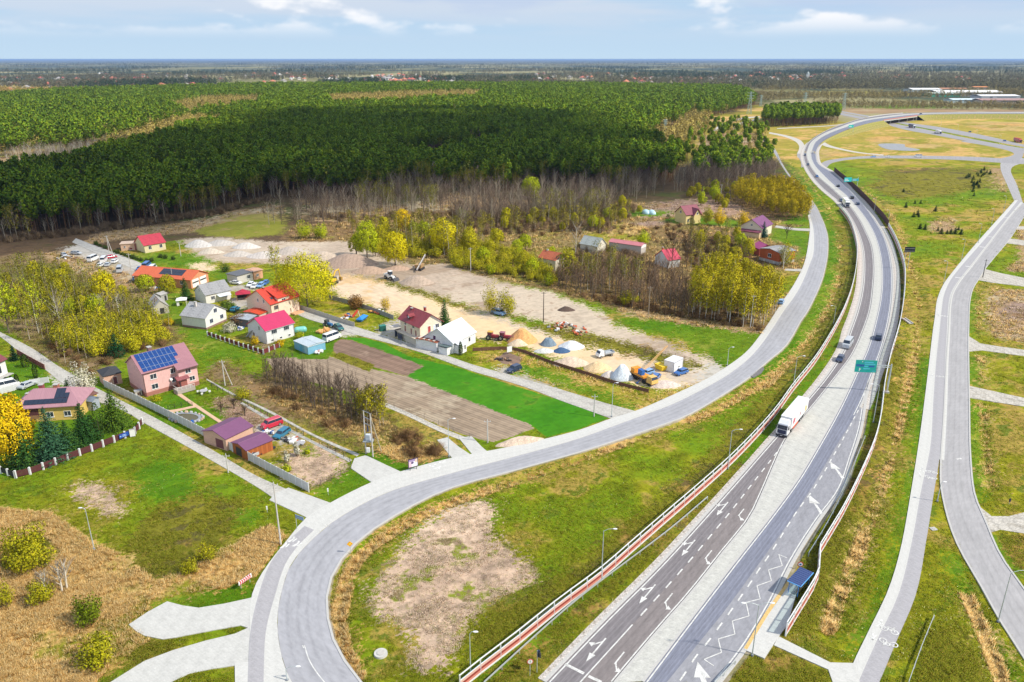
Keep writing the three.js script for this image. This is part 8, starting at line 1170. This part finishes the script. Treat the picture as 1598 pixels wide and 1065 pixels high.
{ // truck crane
  const ORANGE=mat(0.72,0.30,0.03,0.55), AMB=mat(0.75,0.46,0.14,0.55), [x, z]=G(1004,595), t=thing('truck_crane', 'orange truck crane with stretched boom and outriggers at the front of the sand yard', 'crane', [x, 0, z], heading(1000,592,1012,598)); part('chassis', [box(7.4,0.5,2.0,-0.2,0.8,0)], mat(0.10,0.06,0.04,0.8), t); part('cab', [hull([2.4,4.5,1.15,0.8],[2.4,4.4,1.1,1.8]), hull([2.4,4.3,1.1,1.8],[2.5,4.0,1.0,2.6])], AMB, t); part('windscreen', [hull([4.0,4.36,1.0,1.85],[3.8,4.1,0.95,2.5])], CARGLASS, t); part('deck', [box(5.2,0.5,2.3,-1.4,1.35,0)], ORANGE, t); part('slewing_cab', [box(1.5,1.4,1.1,-0.4,1.9,0.5)], mat(0.02,0.12,0.4,0.4), t); part('counterweight', [box(1.4,1.0,2.2,-3.2,1.9,0)], ORANGE, t);
  const B=G(1040,556), ang=t.rotation.y, dx=B[0] - x, dz=B[1] - z, lx=dx*Math.cos(-ang)+dz*Math.sin(-ang), lz=-dx*Math.sin(-ang)+dz*Math.cos(-ang), c=Math.cos(ang), s=Math.sin(ang), px=dx*c - dz*s, pz=dx*s+dz*c; for (const [oy, oz] of [[0,0.3],[0,-0.3],[0.5,0.3],[0.5,-0.3]]) part('boom_chord', [bar([-0.6,2.3+oy, oz],[px, 3.0+oy*0.5, pz+oz],0.06,5)], mat(0.62,0.36,0.14,0.6), t); for (let i=0; i<16; i++) { const f=i / 16, h=(i+1) / 16; part('boom_lacing', [bar([lerp(-0.6, px, f), lerp(2.3,3, f), lerp(0.3, pz+0.3, f)],[lerp(-0.6, px, h), lerp(2.8,3.25, h), lerp(-0.3, pz - 0.3, h)],0.04,4)], mat(0.62,0.36,0.14,0.6), t); }
  for (const wx of [3.3,1.2,-2.0,-3.3]) for (const q of [1,-1]) { const w=part('wheel', wheelGeo(0.55,0.35), TYRE, t); w.position.set(wx, 0.55, q*0.95); } for (const wx of [0.2,-3.6]) for (const q of [1,-1]) part('outrigger', [bar([wx, 0.9, q],[wx, 0.15, q*2.3],0.12,6), cyl(0.4,0.4,0.12,10, wx, 0.02, q*2.3)], mat(0.03,0.08,0.25,0.5), t);
}
car('hatch', CC.blue, 'blue car half hidden behind the truck crane, right one', 1024,591,1030,584); car('hatch', CC.sky, 'blue car half hidden behind the truck crane, left one', 1010,585,1004,587);
{ const [x, z]=G(1031,577), t=thing('skip', 'yellow skip beside the white site container', 'skip', [x, 0, z], heading(1031,577,1037,580)); const Y=mat(0.78,0.55,0.02,0.5); part('tub', [hull([-1.3,1.3,0.75,0.1],[-1.7,1.7,0.95,1.4])], Y, t); part('rim', [box(3.5,0.12,0.1,0,1.38,0.95), box(3.5,0.12,0.1,0,1.38,-0.95)], mat(0.6,0.4,0.02), t); }
function machine(name, label, cat, px, py, qx, qy, f) { const [x, z]=G(px, py), t=thing(name, label, cat, [x, 0, z], heading(px, py, qx, qy)); f(t); return t; }
const wheels=(t, list)=>{ for (const [x, z, r, w] of list) { const o=part('wheel', wheelGeo(r, w), TYRE, t); o.position.set(x, r, z); part('rim', wheelGeo(r*0.5, w+0.03), RIM, o); } };
machine('wheel_loader', 'white wheel loader beside the brown gravel heap', 'loader', 609,436,620,439, t=>{ part('body', [box(2.8,1.2,1.9,-1.4,0.9,0), box(1.6,0.7,1.3,1.3,0.8,0)], paintOf(CC.white), t); part('cab', [box(1.3,1.3,1.4,0,1.9,0)], CARGLASS, t); part('cab_roof', [box(1.6,0.14,1.6,0,3.2,0)], WHITE, t); for (const s of [0.5,-0.5]) part('lift_arm', [bar([0.9,1.6, s],[3.0,0.6, s],0.13,6)], WHITE, t); part('bucket', [hull([2.9,4.0,1.35,0.05],[2.7,3.3,1.35,1.0])], mat(0.05,0.05,0.06,0.7), t); wheels(t, [[1.4,1,0.75,0.55],[1.4,-1,0.75,0.55],[-1.6,1,0.75,0.55],[-1.6,-1,0.75,0.55]]); });
machine('excavator', 'yellow excavator with bent arm at the end of the sand track', 'excavator', 519,443,532,438, t=>{ const Y=mat(0.72,0.45,0.04,0.55); for (const s of [1,-1]) part('track', [box(3.6,0.8,0.6,0,0, s*1.1)], DARK, t); part('body', [box(2.8,1.2,2.5,-0.6,1.0,0)], Y, t); part('cab', [box(1.3,1.5,1.0,0.6,1.1,0.7)], mat(0.05,0.07,0.08,0.3), t); part('boom', [bar([0.6,1.8,-0.3],[2.4,4.4,-0.3],0.3,6), bar([2.4,4.4,-0.3],[4.4,4.6,-0.3],0.26,6)], Y, t); part('stick', [bar([4.4,4.6,-0.3],[5.0,1.6,-0.3],0.2,6)], Y, t); part('bucket', [hull([4.4,5.4,0.6,0.3],[4.6,5.3,0.6,1.5])], mat(0.35,0.22,0.05), t); });
machine('screening_machine', 'tracked screening machine with an inclined conveyor at the wood edge', 'screening machine', 655,421,668,413, t=>{ for (const s of [1,-1]) part('track', [box(4.2,0.8,0.5,0,0, s*1.1)], DARK, t); part('hopper', [hull([-1.6,1.2,1.1,0.9],[-2.0,1.8,1.5,2.4])], mat(0.4,0.26,0.12), t); part('conveyor', [bar([-4.6,0.8,0.6],[4.6,5.0,0.6],0.36,6)], mat(0.22,0.2,0.2), t); part('conveyor_belt', [bar([-4.4,1.2,0.6],[4.5,5.35,0.6],0.12,6)], mat(0.6,0.58,0.55), t); part('engine', [box(1.5,1.0,1.8,2.2,0.9,-0.4)], mat(0.55,0.36,0.2), t); part('strut', [bar([1.4,0.8,0.6],[2.6,4.0,0.6],0.08)], DARK, t); });
for (const [px, py, qx, l] of [[768,530,777, 'red tractor with a yellow roof by the rusty fence'],[787,531,797, 'red farm machine with folded arms beside the tractor']]) machine('tractor', l, 'tractor', px, py, qx, py+1, t=>{ const R=mat(0.34,0.035,0.055,0.6); part('bonnet', [box(2.0,0.8,0.9,1.1,0.8,0)], R, t); part('cab', [box(1.4,1.3,1.4,-0.6,1.1,0)], mat(0.22,0.04,0.06,0.5), t); part('cab_roof', [box(1.6,0.14,1.6,-0.6,2.4,0)], l.includes('yellow')?mat(0.6,0.36,0.08) : mat(0.3,0.12,0.16), t); part('frame', [box(3.6,0.3,0.5,0.2,0.55,0)], DARK, t); if (!l.includes('yellow')) for (const s of [1,-1]) part('folded_arm', [bar([1.6,1.2, s*0.8],[3.2,2.2, s*1.2],0.1), bar([3.2,2.2, s*1.2],[3.6,0.6, s*1.4],0.09)], mat(0.4,0.16,0.2), t); wheels(t, [[-0.9,0.95,0.8,0.45],[-0.9,-0.95,0.8,0.45],[1.6,0.8,0.5,0.35],[1.6,-0.8,0.5,0.35]]); });
machine('tractor', 'small blue tractor before the heap of sawn logs', 'tractor', 512,510,519,512, t=>{ part('bonnet', [box(1.8,0.7,0.8,1.0,0.7,0)], mat(0.03,0.14,0.32), t); part('cab', [box(1.2,1.2,1.2,-0.5,1.0,0)], mat(0.05,0.06,0.08,0.3), t); wheels(t, [[-0.8,0.8,0.65,0.4],[-0.8,-0.8,0.65,0.4],[1.4,0.7,0.42,0.3],[1.4,-0.7,0.42,0.3]]); });

// ---------- heaps, stores and small things ----------
function heap(px, py, top, wpx, c, label, o={}) { const [x, z]=G(px, py), h=o.h || H_OF(px, py, top)*0.68, R=W_OF(px, py, wpx) / 2, r0=(px*7+py) % 97, t=thing(o.name || 'sand_heap', label, 'heap', [x, 0, z], o.turn || 0); const g=new THREE.PlaneGeometry(2,2,40,40); g.rotateX(-Math.PI / 2); const p=g.attributes.position; for (let i=0; i<p.count; i++) { const a=p.getX(i), b=p.getZ(i), th=Math.atan2(b, a), q=Math.max(Math.abs(a), Math.abs(b)), k=1+0.25*(NB(th*40+200+r0,50+r0) - 0.5), flat=o.flat || 0.16; let y=clamp((1.02 - Math.sqrt(q*q+0.05)) / (0.796 - flat*0.5))*h*(1+0.5*(NB(a*50+r0*9, b*50+400) - 0.5)+0.25*(NB(th*60+r0*31, q*20+90) - 0.5)*q); p.setXYZ(i, Math.cos(th)*q*R*k, y - 0.12 - (q>0.99?0.2 : 0), Math.sin(th)*q*R*k*(o.deep || 0.8)); } const uv=g.attributes.uv; for (let i=0; i<p.count; i++) uv.setXY(i, p.getX(i), p.getZ(i)); g.computeVertexNormals(); part('heap', g, o.m || mineral(c, 0.4,0.25,6, r0), t); return t; }
heap(815,532,507,50,[0.66,0.34,0.13], 'orange sand heap beside the red machines'); heap(808,538,524,32,[0.64,0.50,0.36], 'pale beige heap before the orange one', { deep: 0.6 }); heap(856,538,524,27,[0.16,0.22,0.28], 'grey-blue gravel heap left of the dark blue one', { flat: 0.4 }); heap(876.5,548,539,28,[0.045,0.10,0.20], 'dark blue gravel heap'); heap(892,541,526,42,[0.62,0.64,0.66], 'white gravel heap behind the dark blue one'); heap(850,548,540,34,[0.56,0.57,0.54], 'pale grey heap left of the dark blue one', { deep: 0.6 }); heap(890,567,553,60,[0.60,0.47,0.36], 'long beige heap by the rusty fence', { deep: 0.6 }); heap(933,575,562,46,[0.66,0.48,0.27], 'yellow sand heap between beige and whitish ones'); heap(971,589,563,38,[0.60,0.65,0.70], 'tall blue-white heap left of the truck crane', { deep: 0.9 }); heap(951,586,575,26,[0.64,0.56,0.50], 'small pinkish-white heap before the blue-white one'); heap(1037,601,592,54,[0.60,0.50,0.44], 'low pinkish gravel heap at the yard entrance', { deep: 0.5, flat: 0.5 });
heap(545,412,390,96,[0.36,0.26,0.20], 'largest brown earth heap in the gravel pit', { deep: 0.6 }); heap(577,424,411,60,[0.40,0.28,0.20], 'brown earth heap before the largest one', { deep: 0.6 }); heap(650,441,427,56,[0.40,0.31,0.24], 'brown gravel heap right of the wheel loader', { deep: 0.7 }); heap(505,404,388,70,[0.48,0.39,0.31], 'grey-beige heap left of the largest brown one', { deep: 0.5 }); heap(620,420,412,44,[0.42,0.29,0.21], 'low brown heap before the wood', { deep: 0.6 }); heap(884,484,475,28,[0.10,0.065,0.05], 'dark soil heap on the sandy track', { deep: 0.6 }); heap(812,690,678,80,[0.56,0.44,0.34], 'flat-topped sand bank beside the service road', { deep: 0.28, flat: 0.45, turn: 0.30, h: 1.1 });
for (const [i, [x, y, t, w, c]] of [[310,384,371,46,[0.56,0.53,0.50]],[345,381,370,50,[0.50,0.46,0.42]],[385,386,375,44,[0.56,0.52,0.48]],[330,394,384,40,[0.54,0.47,0.38]],[372,398,387,46,[0.46,0.42,0.38]],[412,400,388,54,[0.52,0.47,0.43]],[455,394,380,60,[0.44,0.38,0.33]]].entries()) heap(x, y, t, w, c, ['whitish rubble heap at the left end of the pit', 'greyish rubble heap behind the whitish one', 'pale rubble heap at the rear edge of the pit', 'small beige rubble heap at the pit front', 'grey rubble heap in the middle of the left pit', 'pale grey heap right of the grey one', 'brownish-grey heap between pale grey and brown ones'][i], { name: 'rubble_heap', deep: 0.6 });
function debris(name, label, cat, px, py, n, spread, cols, seed, s=[0.4,1.2]) { const r=rngOf(seed), [x, z]=G(px, py), t=thing(name, label, cat, [x, 0, z], r()*6); for (let i=0; i<n; i++) { const g=new THREE.BoxGeometry(lerp(...s, r()), lerp(0.15,0.6, r()), lerp(...s, r())*0.7); g.rotateZ((r() - 0.5)*0.7); g.rotateY(r()*6.28); g.translate((r() - 0.5)*spread, 0.15+0.3*r(), (r() - 0.5)*spread*0.6); part('piece', g, cols[Math.floor(r()*cols.length)], t); } return t; }
const mw=WHITE, mr=mat(0.5,0.12,0.05), mb=mat(0.04,0.10,0.3), mk=DARK, mbr=mat(0.3,0.18,0.1), mg=mat(0.4,0.4,0.42), mor=mat(0.66,0.33,0.10);
debris('rubble', 'rubble of red bricks and white slabs on the strip beside the dark pole', 'rubble', 876,510,34,9,[mw, mr, mg, mr, mbr],1); debris('rubble', 'smaller rubble of slabs right of the red bricks', 'rubble', 905,518,20,8,[mw, mbr, mg, mr],2); debris('log_pile', 'heap of orange sawn logs beside the blue tractor', 'wood pile', 505,517,26,4.4,[mor, mat(0.55,0.25,0.08), mat(0.7,0.42,0.16)],3,[0.5,1.3]); debris('scrap_pile', 'white and dark scrap behind the teal car', 'scrap', 462,692,12,3.4,[mw, mw, mg],4,[0.6,1.4]); debris('scrap_pile', 'dark scrap in front of the plank garage', 'scrap', 417,703,12,4.2,[mk, mb, mg, mk],5); debris('scrap_pile', 'mixed red and white scrap beside the teal car', 'scrap', 452,688,10,3,[mr, mw, mk],6); debris('scrap_pile', 'white scrap behind the teal car roof', 'scrap', 418,676,8,2.6,[mw, mb, mw],7); debris('scrap_pile', 'mixed scrap by the orange-roofed hall', 'scrap', 247,449,26,7,[mb, mk, mw, mr, mg],8); debris('scrap_pile', 'junk beside the blue boat-shaped cover', 'scrap', 543,496,16,5,[mw, mb, mg, mr],9); debris('scrap_pile', 'junk near the concrete wall', 'scrap', 585,488,14,5,[mor, mk, mw, mr],10); debris('timber_pile', 'grey timber and scrap by the forest corner', 'scrap', 106,403,18,8,[mg, mbr, mw, mk],11); debris('scrap_pile', 'red and white drums at the corner of the blue shed', 'scrap', 498,550,12,3.2,[mr, mw, mat(0.6,0.3,0.28), mw],12,[0.6,1.2]); debris('scrap_pile', 'dark scrap by the beige house', 'scrap', 632,517,10,4,[mk, mg, mbr],13); debris('rubble', 'dirt and litter beside the notice board', 'rubble', 786,562,10,4,[mk, mbr, mat(0.2,0.13,0.09)],14); debris('scrap_pile', 'blue and white junk below the carport', 'scrap', 374,514,10,3,[mb, mw, mg],15);
{ const [x, z]=G(469,520), t=thing('water_tank', 'turquoise horizontal tank on the lawn beside the crimson-roofed house', 'tank', [x, 0, z],0.35); const g=new THREE.CapsuleGeometry(1.0,2.0,6,16); g.rotateZ(Math.PI / 2); g.translate(0,1.1,0); part('shell', g, mat(0.18,0.52,0.48,0.4), t); for (const s of [-0.8,0.8]) part('saddle', [box(0.3,0.5,1.6, s, 0,0)], CONC, t); }
{ const [x, z]=G(565,500), t=thing('boat', 'blue covered boat on the ground beside the village lane', 'boat', [x, 0, z], heading(565,500,575,493)); part('hull', [hull([-1.9,1.9,0.7,0.1],[-2.3,2.5,1.05,0.9])], mat(0.03,0.2,0.55,0.4), t); part('cover', [hull([-2.3,2.5,1.08,0.9],[-1.6,1.4,0.2,1.6])], mat(0.02,0.22,0.62,0.5), t); }
{ const [x, z]=G(556,495), t=thing('slide', 'red play slide beside the blue boat', 'slide', [x, 0, z],0.4); part('chute', [bar([-1.2,0.3,0],[0.6,2.3,0],0.35,6)], mat(0.7,0.06,0.03,0.5), t); part('frame', [bar([0.6,2.2,0.4],[1.2,0,0.5],0.06), bar([0.6,2.2,-0.4],[1.2,0,-0.5],0.06)], WHITE, t); }
{ const [x, z]=G(597,516), t=thing('waste_container', 'dark green waste container in the gravel yard by the lane', 'container', [x, 0, z],0.5); part('bin', [box(1.9,1.6,1.4,0,0,0)], mat(0.015,0.10,0.08,0.5), t); part('lid', [box(2.0,0.14,1.5,0,1.6,0)], mat(0.03,0.20,0.16,0.5), t); }
{ const [x, z]=G(290,652), t=thing('garden_pond', 'kidney-shaped garden pond pit with a grey liner', 'pond', [x, 0, z],-0.3); const ring=(r0, r1, y, m, n)=>{ const g=new THREE.RingGeometry(r0, r1,36,1); g.rotateX(-Math.PI / 2); g.scale(1.6,1,0.95); g.translate(0, y, 0); part(n, g, m, t); }; ring(0.01,2.0,0.03, mat(0.10,0.085,0.03,0.15), 'water'); ring(2.0,2.7,0.08, mat(0.28,0.30,0.33,0.7), 'liner'); const r=rngOf(8); for (let i=0; i<22; i++) { const a=i / 22*6.283; part('stone', new THREE.DodecahedronGeometry(0.28+0.2*r(), 0).translate(Math.cos(a)*4.4,0.12, Math.sin(a)*2.65), i % 3?mg : mat(0.5,0.36,0.25), t); } part('pump_drum', [cyl(0.35,0.35,0.8,12,3.6,0,2.2)], mat(0.01,0.10,0.4), t); }
{ const P=structs('garden_path'); strip(P, 'path', [276,610,300,627,330,647,356,664],[271,613,296,630,326,650,352,667],0.0, mineral([0.60,0.40,0.27],0.2,0.2,5,41), 12, { metres: true, noPave: true }); strip(P, 'path', [252,642,280,638,306,632,306,632],[254,646,282,641,308,635,309,635],0.004, mineral([0.60,0.40,0.27],0.2,0.2,5,42), 8, { metres: true, noPave: true }); }
{ const [x, z]=G(318,614), t=thing('garden_furniture', 'white garden table set on the paving beside the pink house', 'garden furniture', [x, 0, z],0.5); part('table', [cyl(1.0,1.0,0.07,18,0,0.75,0), cyl(0.08,0.08,0.75,8)], mg, t); for (const a of [0.5,2,3.6,5.2]) part('chair', [box(0.5,0.05,0.5, Math.cos(a)*1.5,0.45, Math.sin(a)*1.5), box(0.5,0.5,0.05, Math.cos(a)*1.5,0.45, Math.sin(a)*1.5+0.25), box(0.06,0.45,0.06, Math.cos(a)*1.5,0, Math.sin(a)*1.5)], WHITE, t); }
{ const [x, z]=G(216,617), t=thing('store_rack', 'whitish wood store with a grey roof at the near gable of the pink house', 'shed', [x, 0, z],0.6); part('crate', [box(1.6,1.3,1.2,0,0,0)], wallOf(0.5,0.48,0.44), t); part('lid', [box(1.8,0.1,1.4,0,1.3,0)], mat(0.35,0.36,0.38), t); part('opening', [box(0.8,0.8,0.05,0.1,0.2,0.61)], mat(0.08,0.05,0.04), t); }
{ const o=new THREE.Mesh(polyGeo(curve(path([1373,224.6,1392,224,1410,225,1414,229.5,1436,233.5,1424,235.6,1400,234.6,1386,233.2]), 40, true), 0.03,0.4), new THREE.MeshStandardMaterial({ color: lin(0.26,0.25,0.23), roughness: 0.25 })); addTop(o, 'pond', null, null, null, 'structure'); }
for (const [i, [x, y]] of [[417,800],[512,772],[1575,788]].entries()) sign('marker_post', x, y, y - 8,['white marker post in the grass by the concrete pole', 'white marker post in the grass below the vegetable garden', 'dark rounded sign post at the right edge'][i],0.2, (t, h)=>part('cap', [box(0.25,0.7,0.2,0, h - 0.5,0)], i===2?mat(0.02,0.015,0.05) : WHITE, t), 'marker post');
// big sheds and houses far off beyond the interchange
for (const [px, py, w, h, d, wall, roof, l] of [[1515,150.5,150,9,60,[0.42,0.42,0.44],[0.80,0.80,0.80], 'long white warehouse beyond the interchange'],[1447,145.5,75,9,45,[0.42,0.48,0.52],[0.78,0.79,0.80], 'white shed left of the green-fronted hall'],[1476,151,70,7,40,[0.05,0.42,0.30],[0.5,0.6,0.58], 'green-fronted hall left of the long white warehouse'],[1562,154.5,85,6,40,[0.5,0.5,0.52],[0.78,0.78,0.8], 'low white shed right of the long warehouse'],[1510,161.5,60,7,30,[0.45,0.55,0.6],[0.62,0.72,0.75], 'pale blue-roofed building before the long warehouse'],[1570,162.5,95,7,40,[0.5,0.42,0.36],[0.36,0.22,0.2], 'brown-roofed building at the right before the warehouses'],[1490,143.5,70,8,30,[0.5,0.4,0.3],[0.5,0.22,0.12], 'red-brown roofed building behind the green-fronted hall'],[1531,142,40,10,25,[0.6,0.5,0.4],[0.66,0.24,0.08], 'orange-roofed building behind the warehouses']]) { const [x, z]=G(px, py), t=thing('warehouse', l, 'building', [x, 0, z],0.05); part('wall', [box(w, h, d, 0,-0.3,-d / 2)], mat(...wall), t); for (const s of [1,-1]) { const g=new THREE.BoxGeometry(w+1,0.3, d / 2+1); g.translate(0,0, (d / 2+1) / 2); g.rotateX(0.12); if (s<0) g.rotateY(Math.PI); g.translate(0, h+d / 2*0.12 - 0.2,-d / 2); part('roof', g, mat(...roof), t); } part('gate', [box(6,5,0.3,-w*0.25,0,0.1)], mat(0.2,0.22,0.25), t); part('window_band', [box(w*0.5,1.2,0.2, w*0.15, h*0.55,0.1)], mat(0.1,0.13,0.18,0.2), t); }
{
  const r=rngOf(55), roofs=[mat(0.50,0.14,0.09), mat(0.42,0.10,0.08), mat(0.36,0.33,0.32), mat(0.60,0.58,0.55), mat(0.55,0.2,0.1)], wall=mat(0.72,0.69,0.62), rg=new THREE.CylinderGeometry(0.01,1,1,4,1); rg.rotateY(Math.PI / 4); rg.scale(0.82,1,0.82); const wg=box(1,1,1);
  const towns=[[60,130,300,8,60],[300,124,260,9,50],[560,124,240,7,46],[640,128,120,4,34],[1190,124,200,6,48],[1300,120,220,6,36],[40,146,80,5,14],[230,136,120,4,20],[1060,128,140,6,26],[950,122,200,8,36],[1560,128,120,6,24]], list=[];
  for (const [cx, cy, w, h, n] of towns) for (let i=0; i<n; i++) { const px=cx+(r() - 0.5)*w*1.2, py=cy+(r() - 0.5)*h*1.6; const [x, z]=G(px, py); list.push([x, z, z*z, 0.8+r()*0.7, r()*3]); }
  list.sort((a, b)=>a[2] - b[2]); const m4=new THREE.Matrix4(), q=new THREE.Quaternion(), Y=new THREE.Vector3(0,1,0), iw=new THREE.InstancedMesh(wg, wall, list.length), sets=roofs.map(()=>[]); list.forEach(([x, z, , s, a], i)=>{ q.setFromAxisAngle(Y, a); const w=13*s, d=10*s, h=6*s; m4.compose(new THREE.Vector3(x, 0, z), q, new THREE.Vector3(w, h, d)); iw.setMatrixAt(i, m4); const k=Math.floor(r()*roofs.length); m4.compose(new THREE.Vector3(x, h+2.4*s, z), q, new THREE.Vector3(w*1.15,4.8*s, d*1.15)); sets[k].push(m4.clone()); });
  const g=new THREE.Group(); iw.name='wall'; g.add(iw); sets.forEach((l, k)=>{ const im=new THREE.InstancedMesh(rg, roofs[k], l.length); im.name='roof'; l.forEach((m, i)=>im.setMatrixAt(i, m)); g.add(im); }); g.children.forEach(c=>c.userData.kind='stuff'); addTop(g, 'distant_town', null, null, null, 'stuff');
}
{ const [x, z]=G(1260,126), t=thing('church', 'distant white church tower above the red roofs', 'church', [x, 0, z]); part('tower', [box(9,24,9,0,0,0)], mat(0.75,0.74,0.72), t); part('spire', [new THREE.ConeGeometry(7,12,4).rotateY(Math.PI / 4).translate(0,30,0)], mat(0.3,0.35,0.36), t); part('nave', [box(24,10,13,16,0,0)], mat(0.75,0.72,0.66), t); }
for (const [i, [px, py, top]] of [[1169,178,143],[1187,166,148],[1255,170,144],[1316,172,145],[1037,210,186]].entries()) { const [x, z]=G(px, py), h=H_OF(px, py, top), t=thing('power_pylon', ['pale green lattice pylon at the forest corner', 'pale green lattice pylon right of the forest corner', 'pale green lattice pylon behind the isolated pine stand', 'pale green lattice pylon right of the isolated pine stand', 'green lattice pylon in the forest cutting'][i], 'pylon', [x, 0, z]), m=mat(0.36,0.46,0.42,0.6), b=h*0.09; for (const [a, c] of [[1,1],[1,-1],[-1,1],[-1,-1]]) part('leg', [bar([a*b, -0.2, c*b],[a*0.6, h, c*0.6],0.28,4)], m, t); for (let k=0; k<6; k++) { const f=k / 6, e=(k+1) / 6, w0=lerp(b, 0.6, f), w1=lerp(b, 0.6, e); part('brace', [bar([-w0, h*f, w0],[w1, h*e, w1],0.16,4)], m, t); part('brace', [bar([w0, h*f, w0],[-w1, h*e, w1],0.16,4)], m, t); } for (const f of [0.7,0.82,0.94]) part('crossarm', [bar([-h*0.16, h*f, 0],[h*0.16, h*f, 0],0.28,4)], m, t); }
renderer.render(scene, camera);
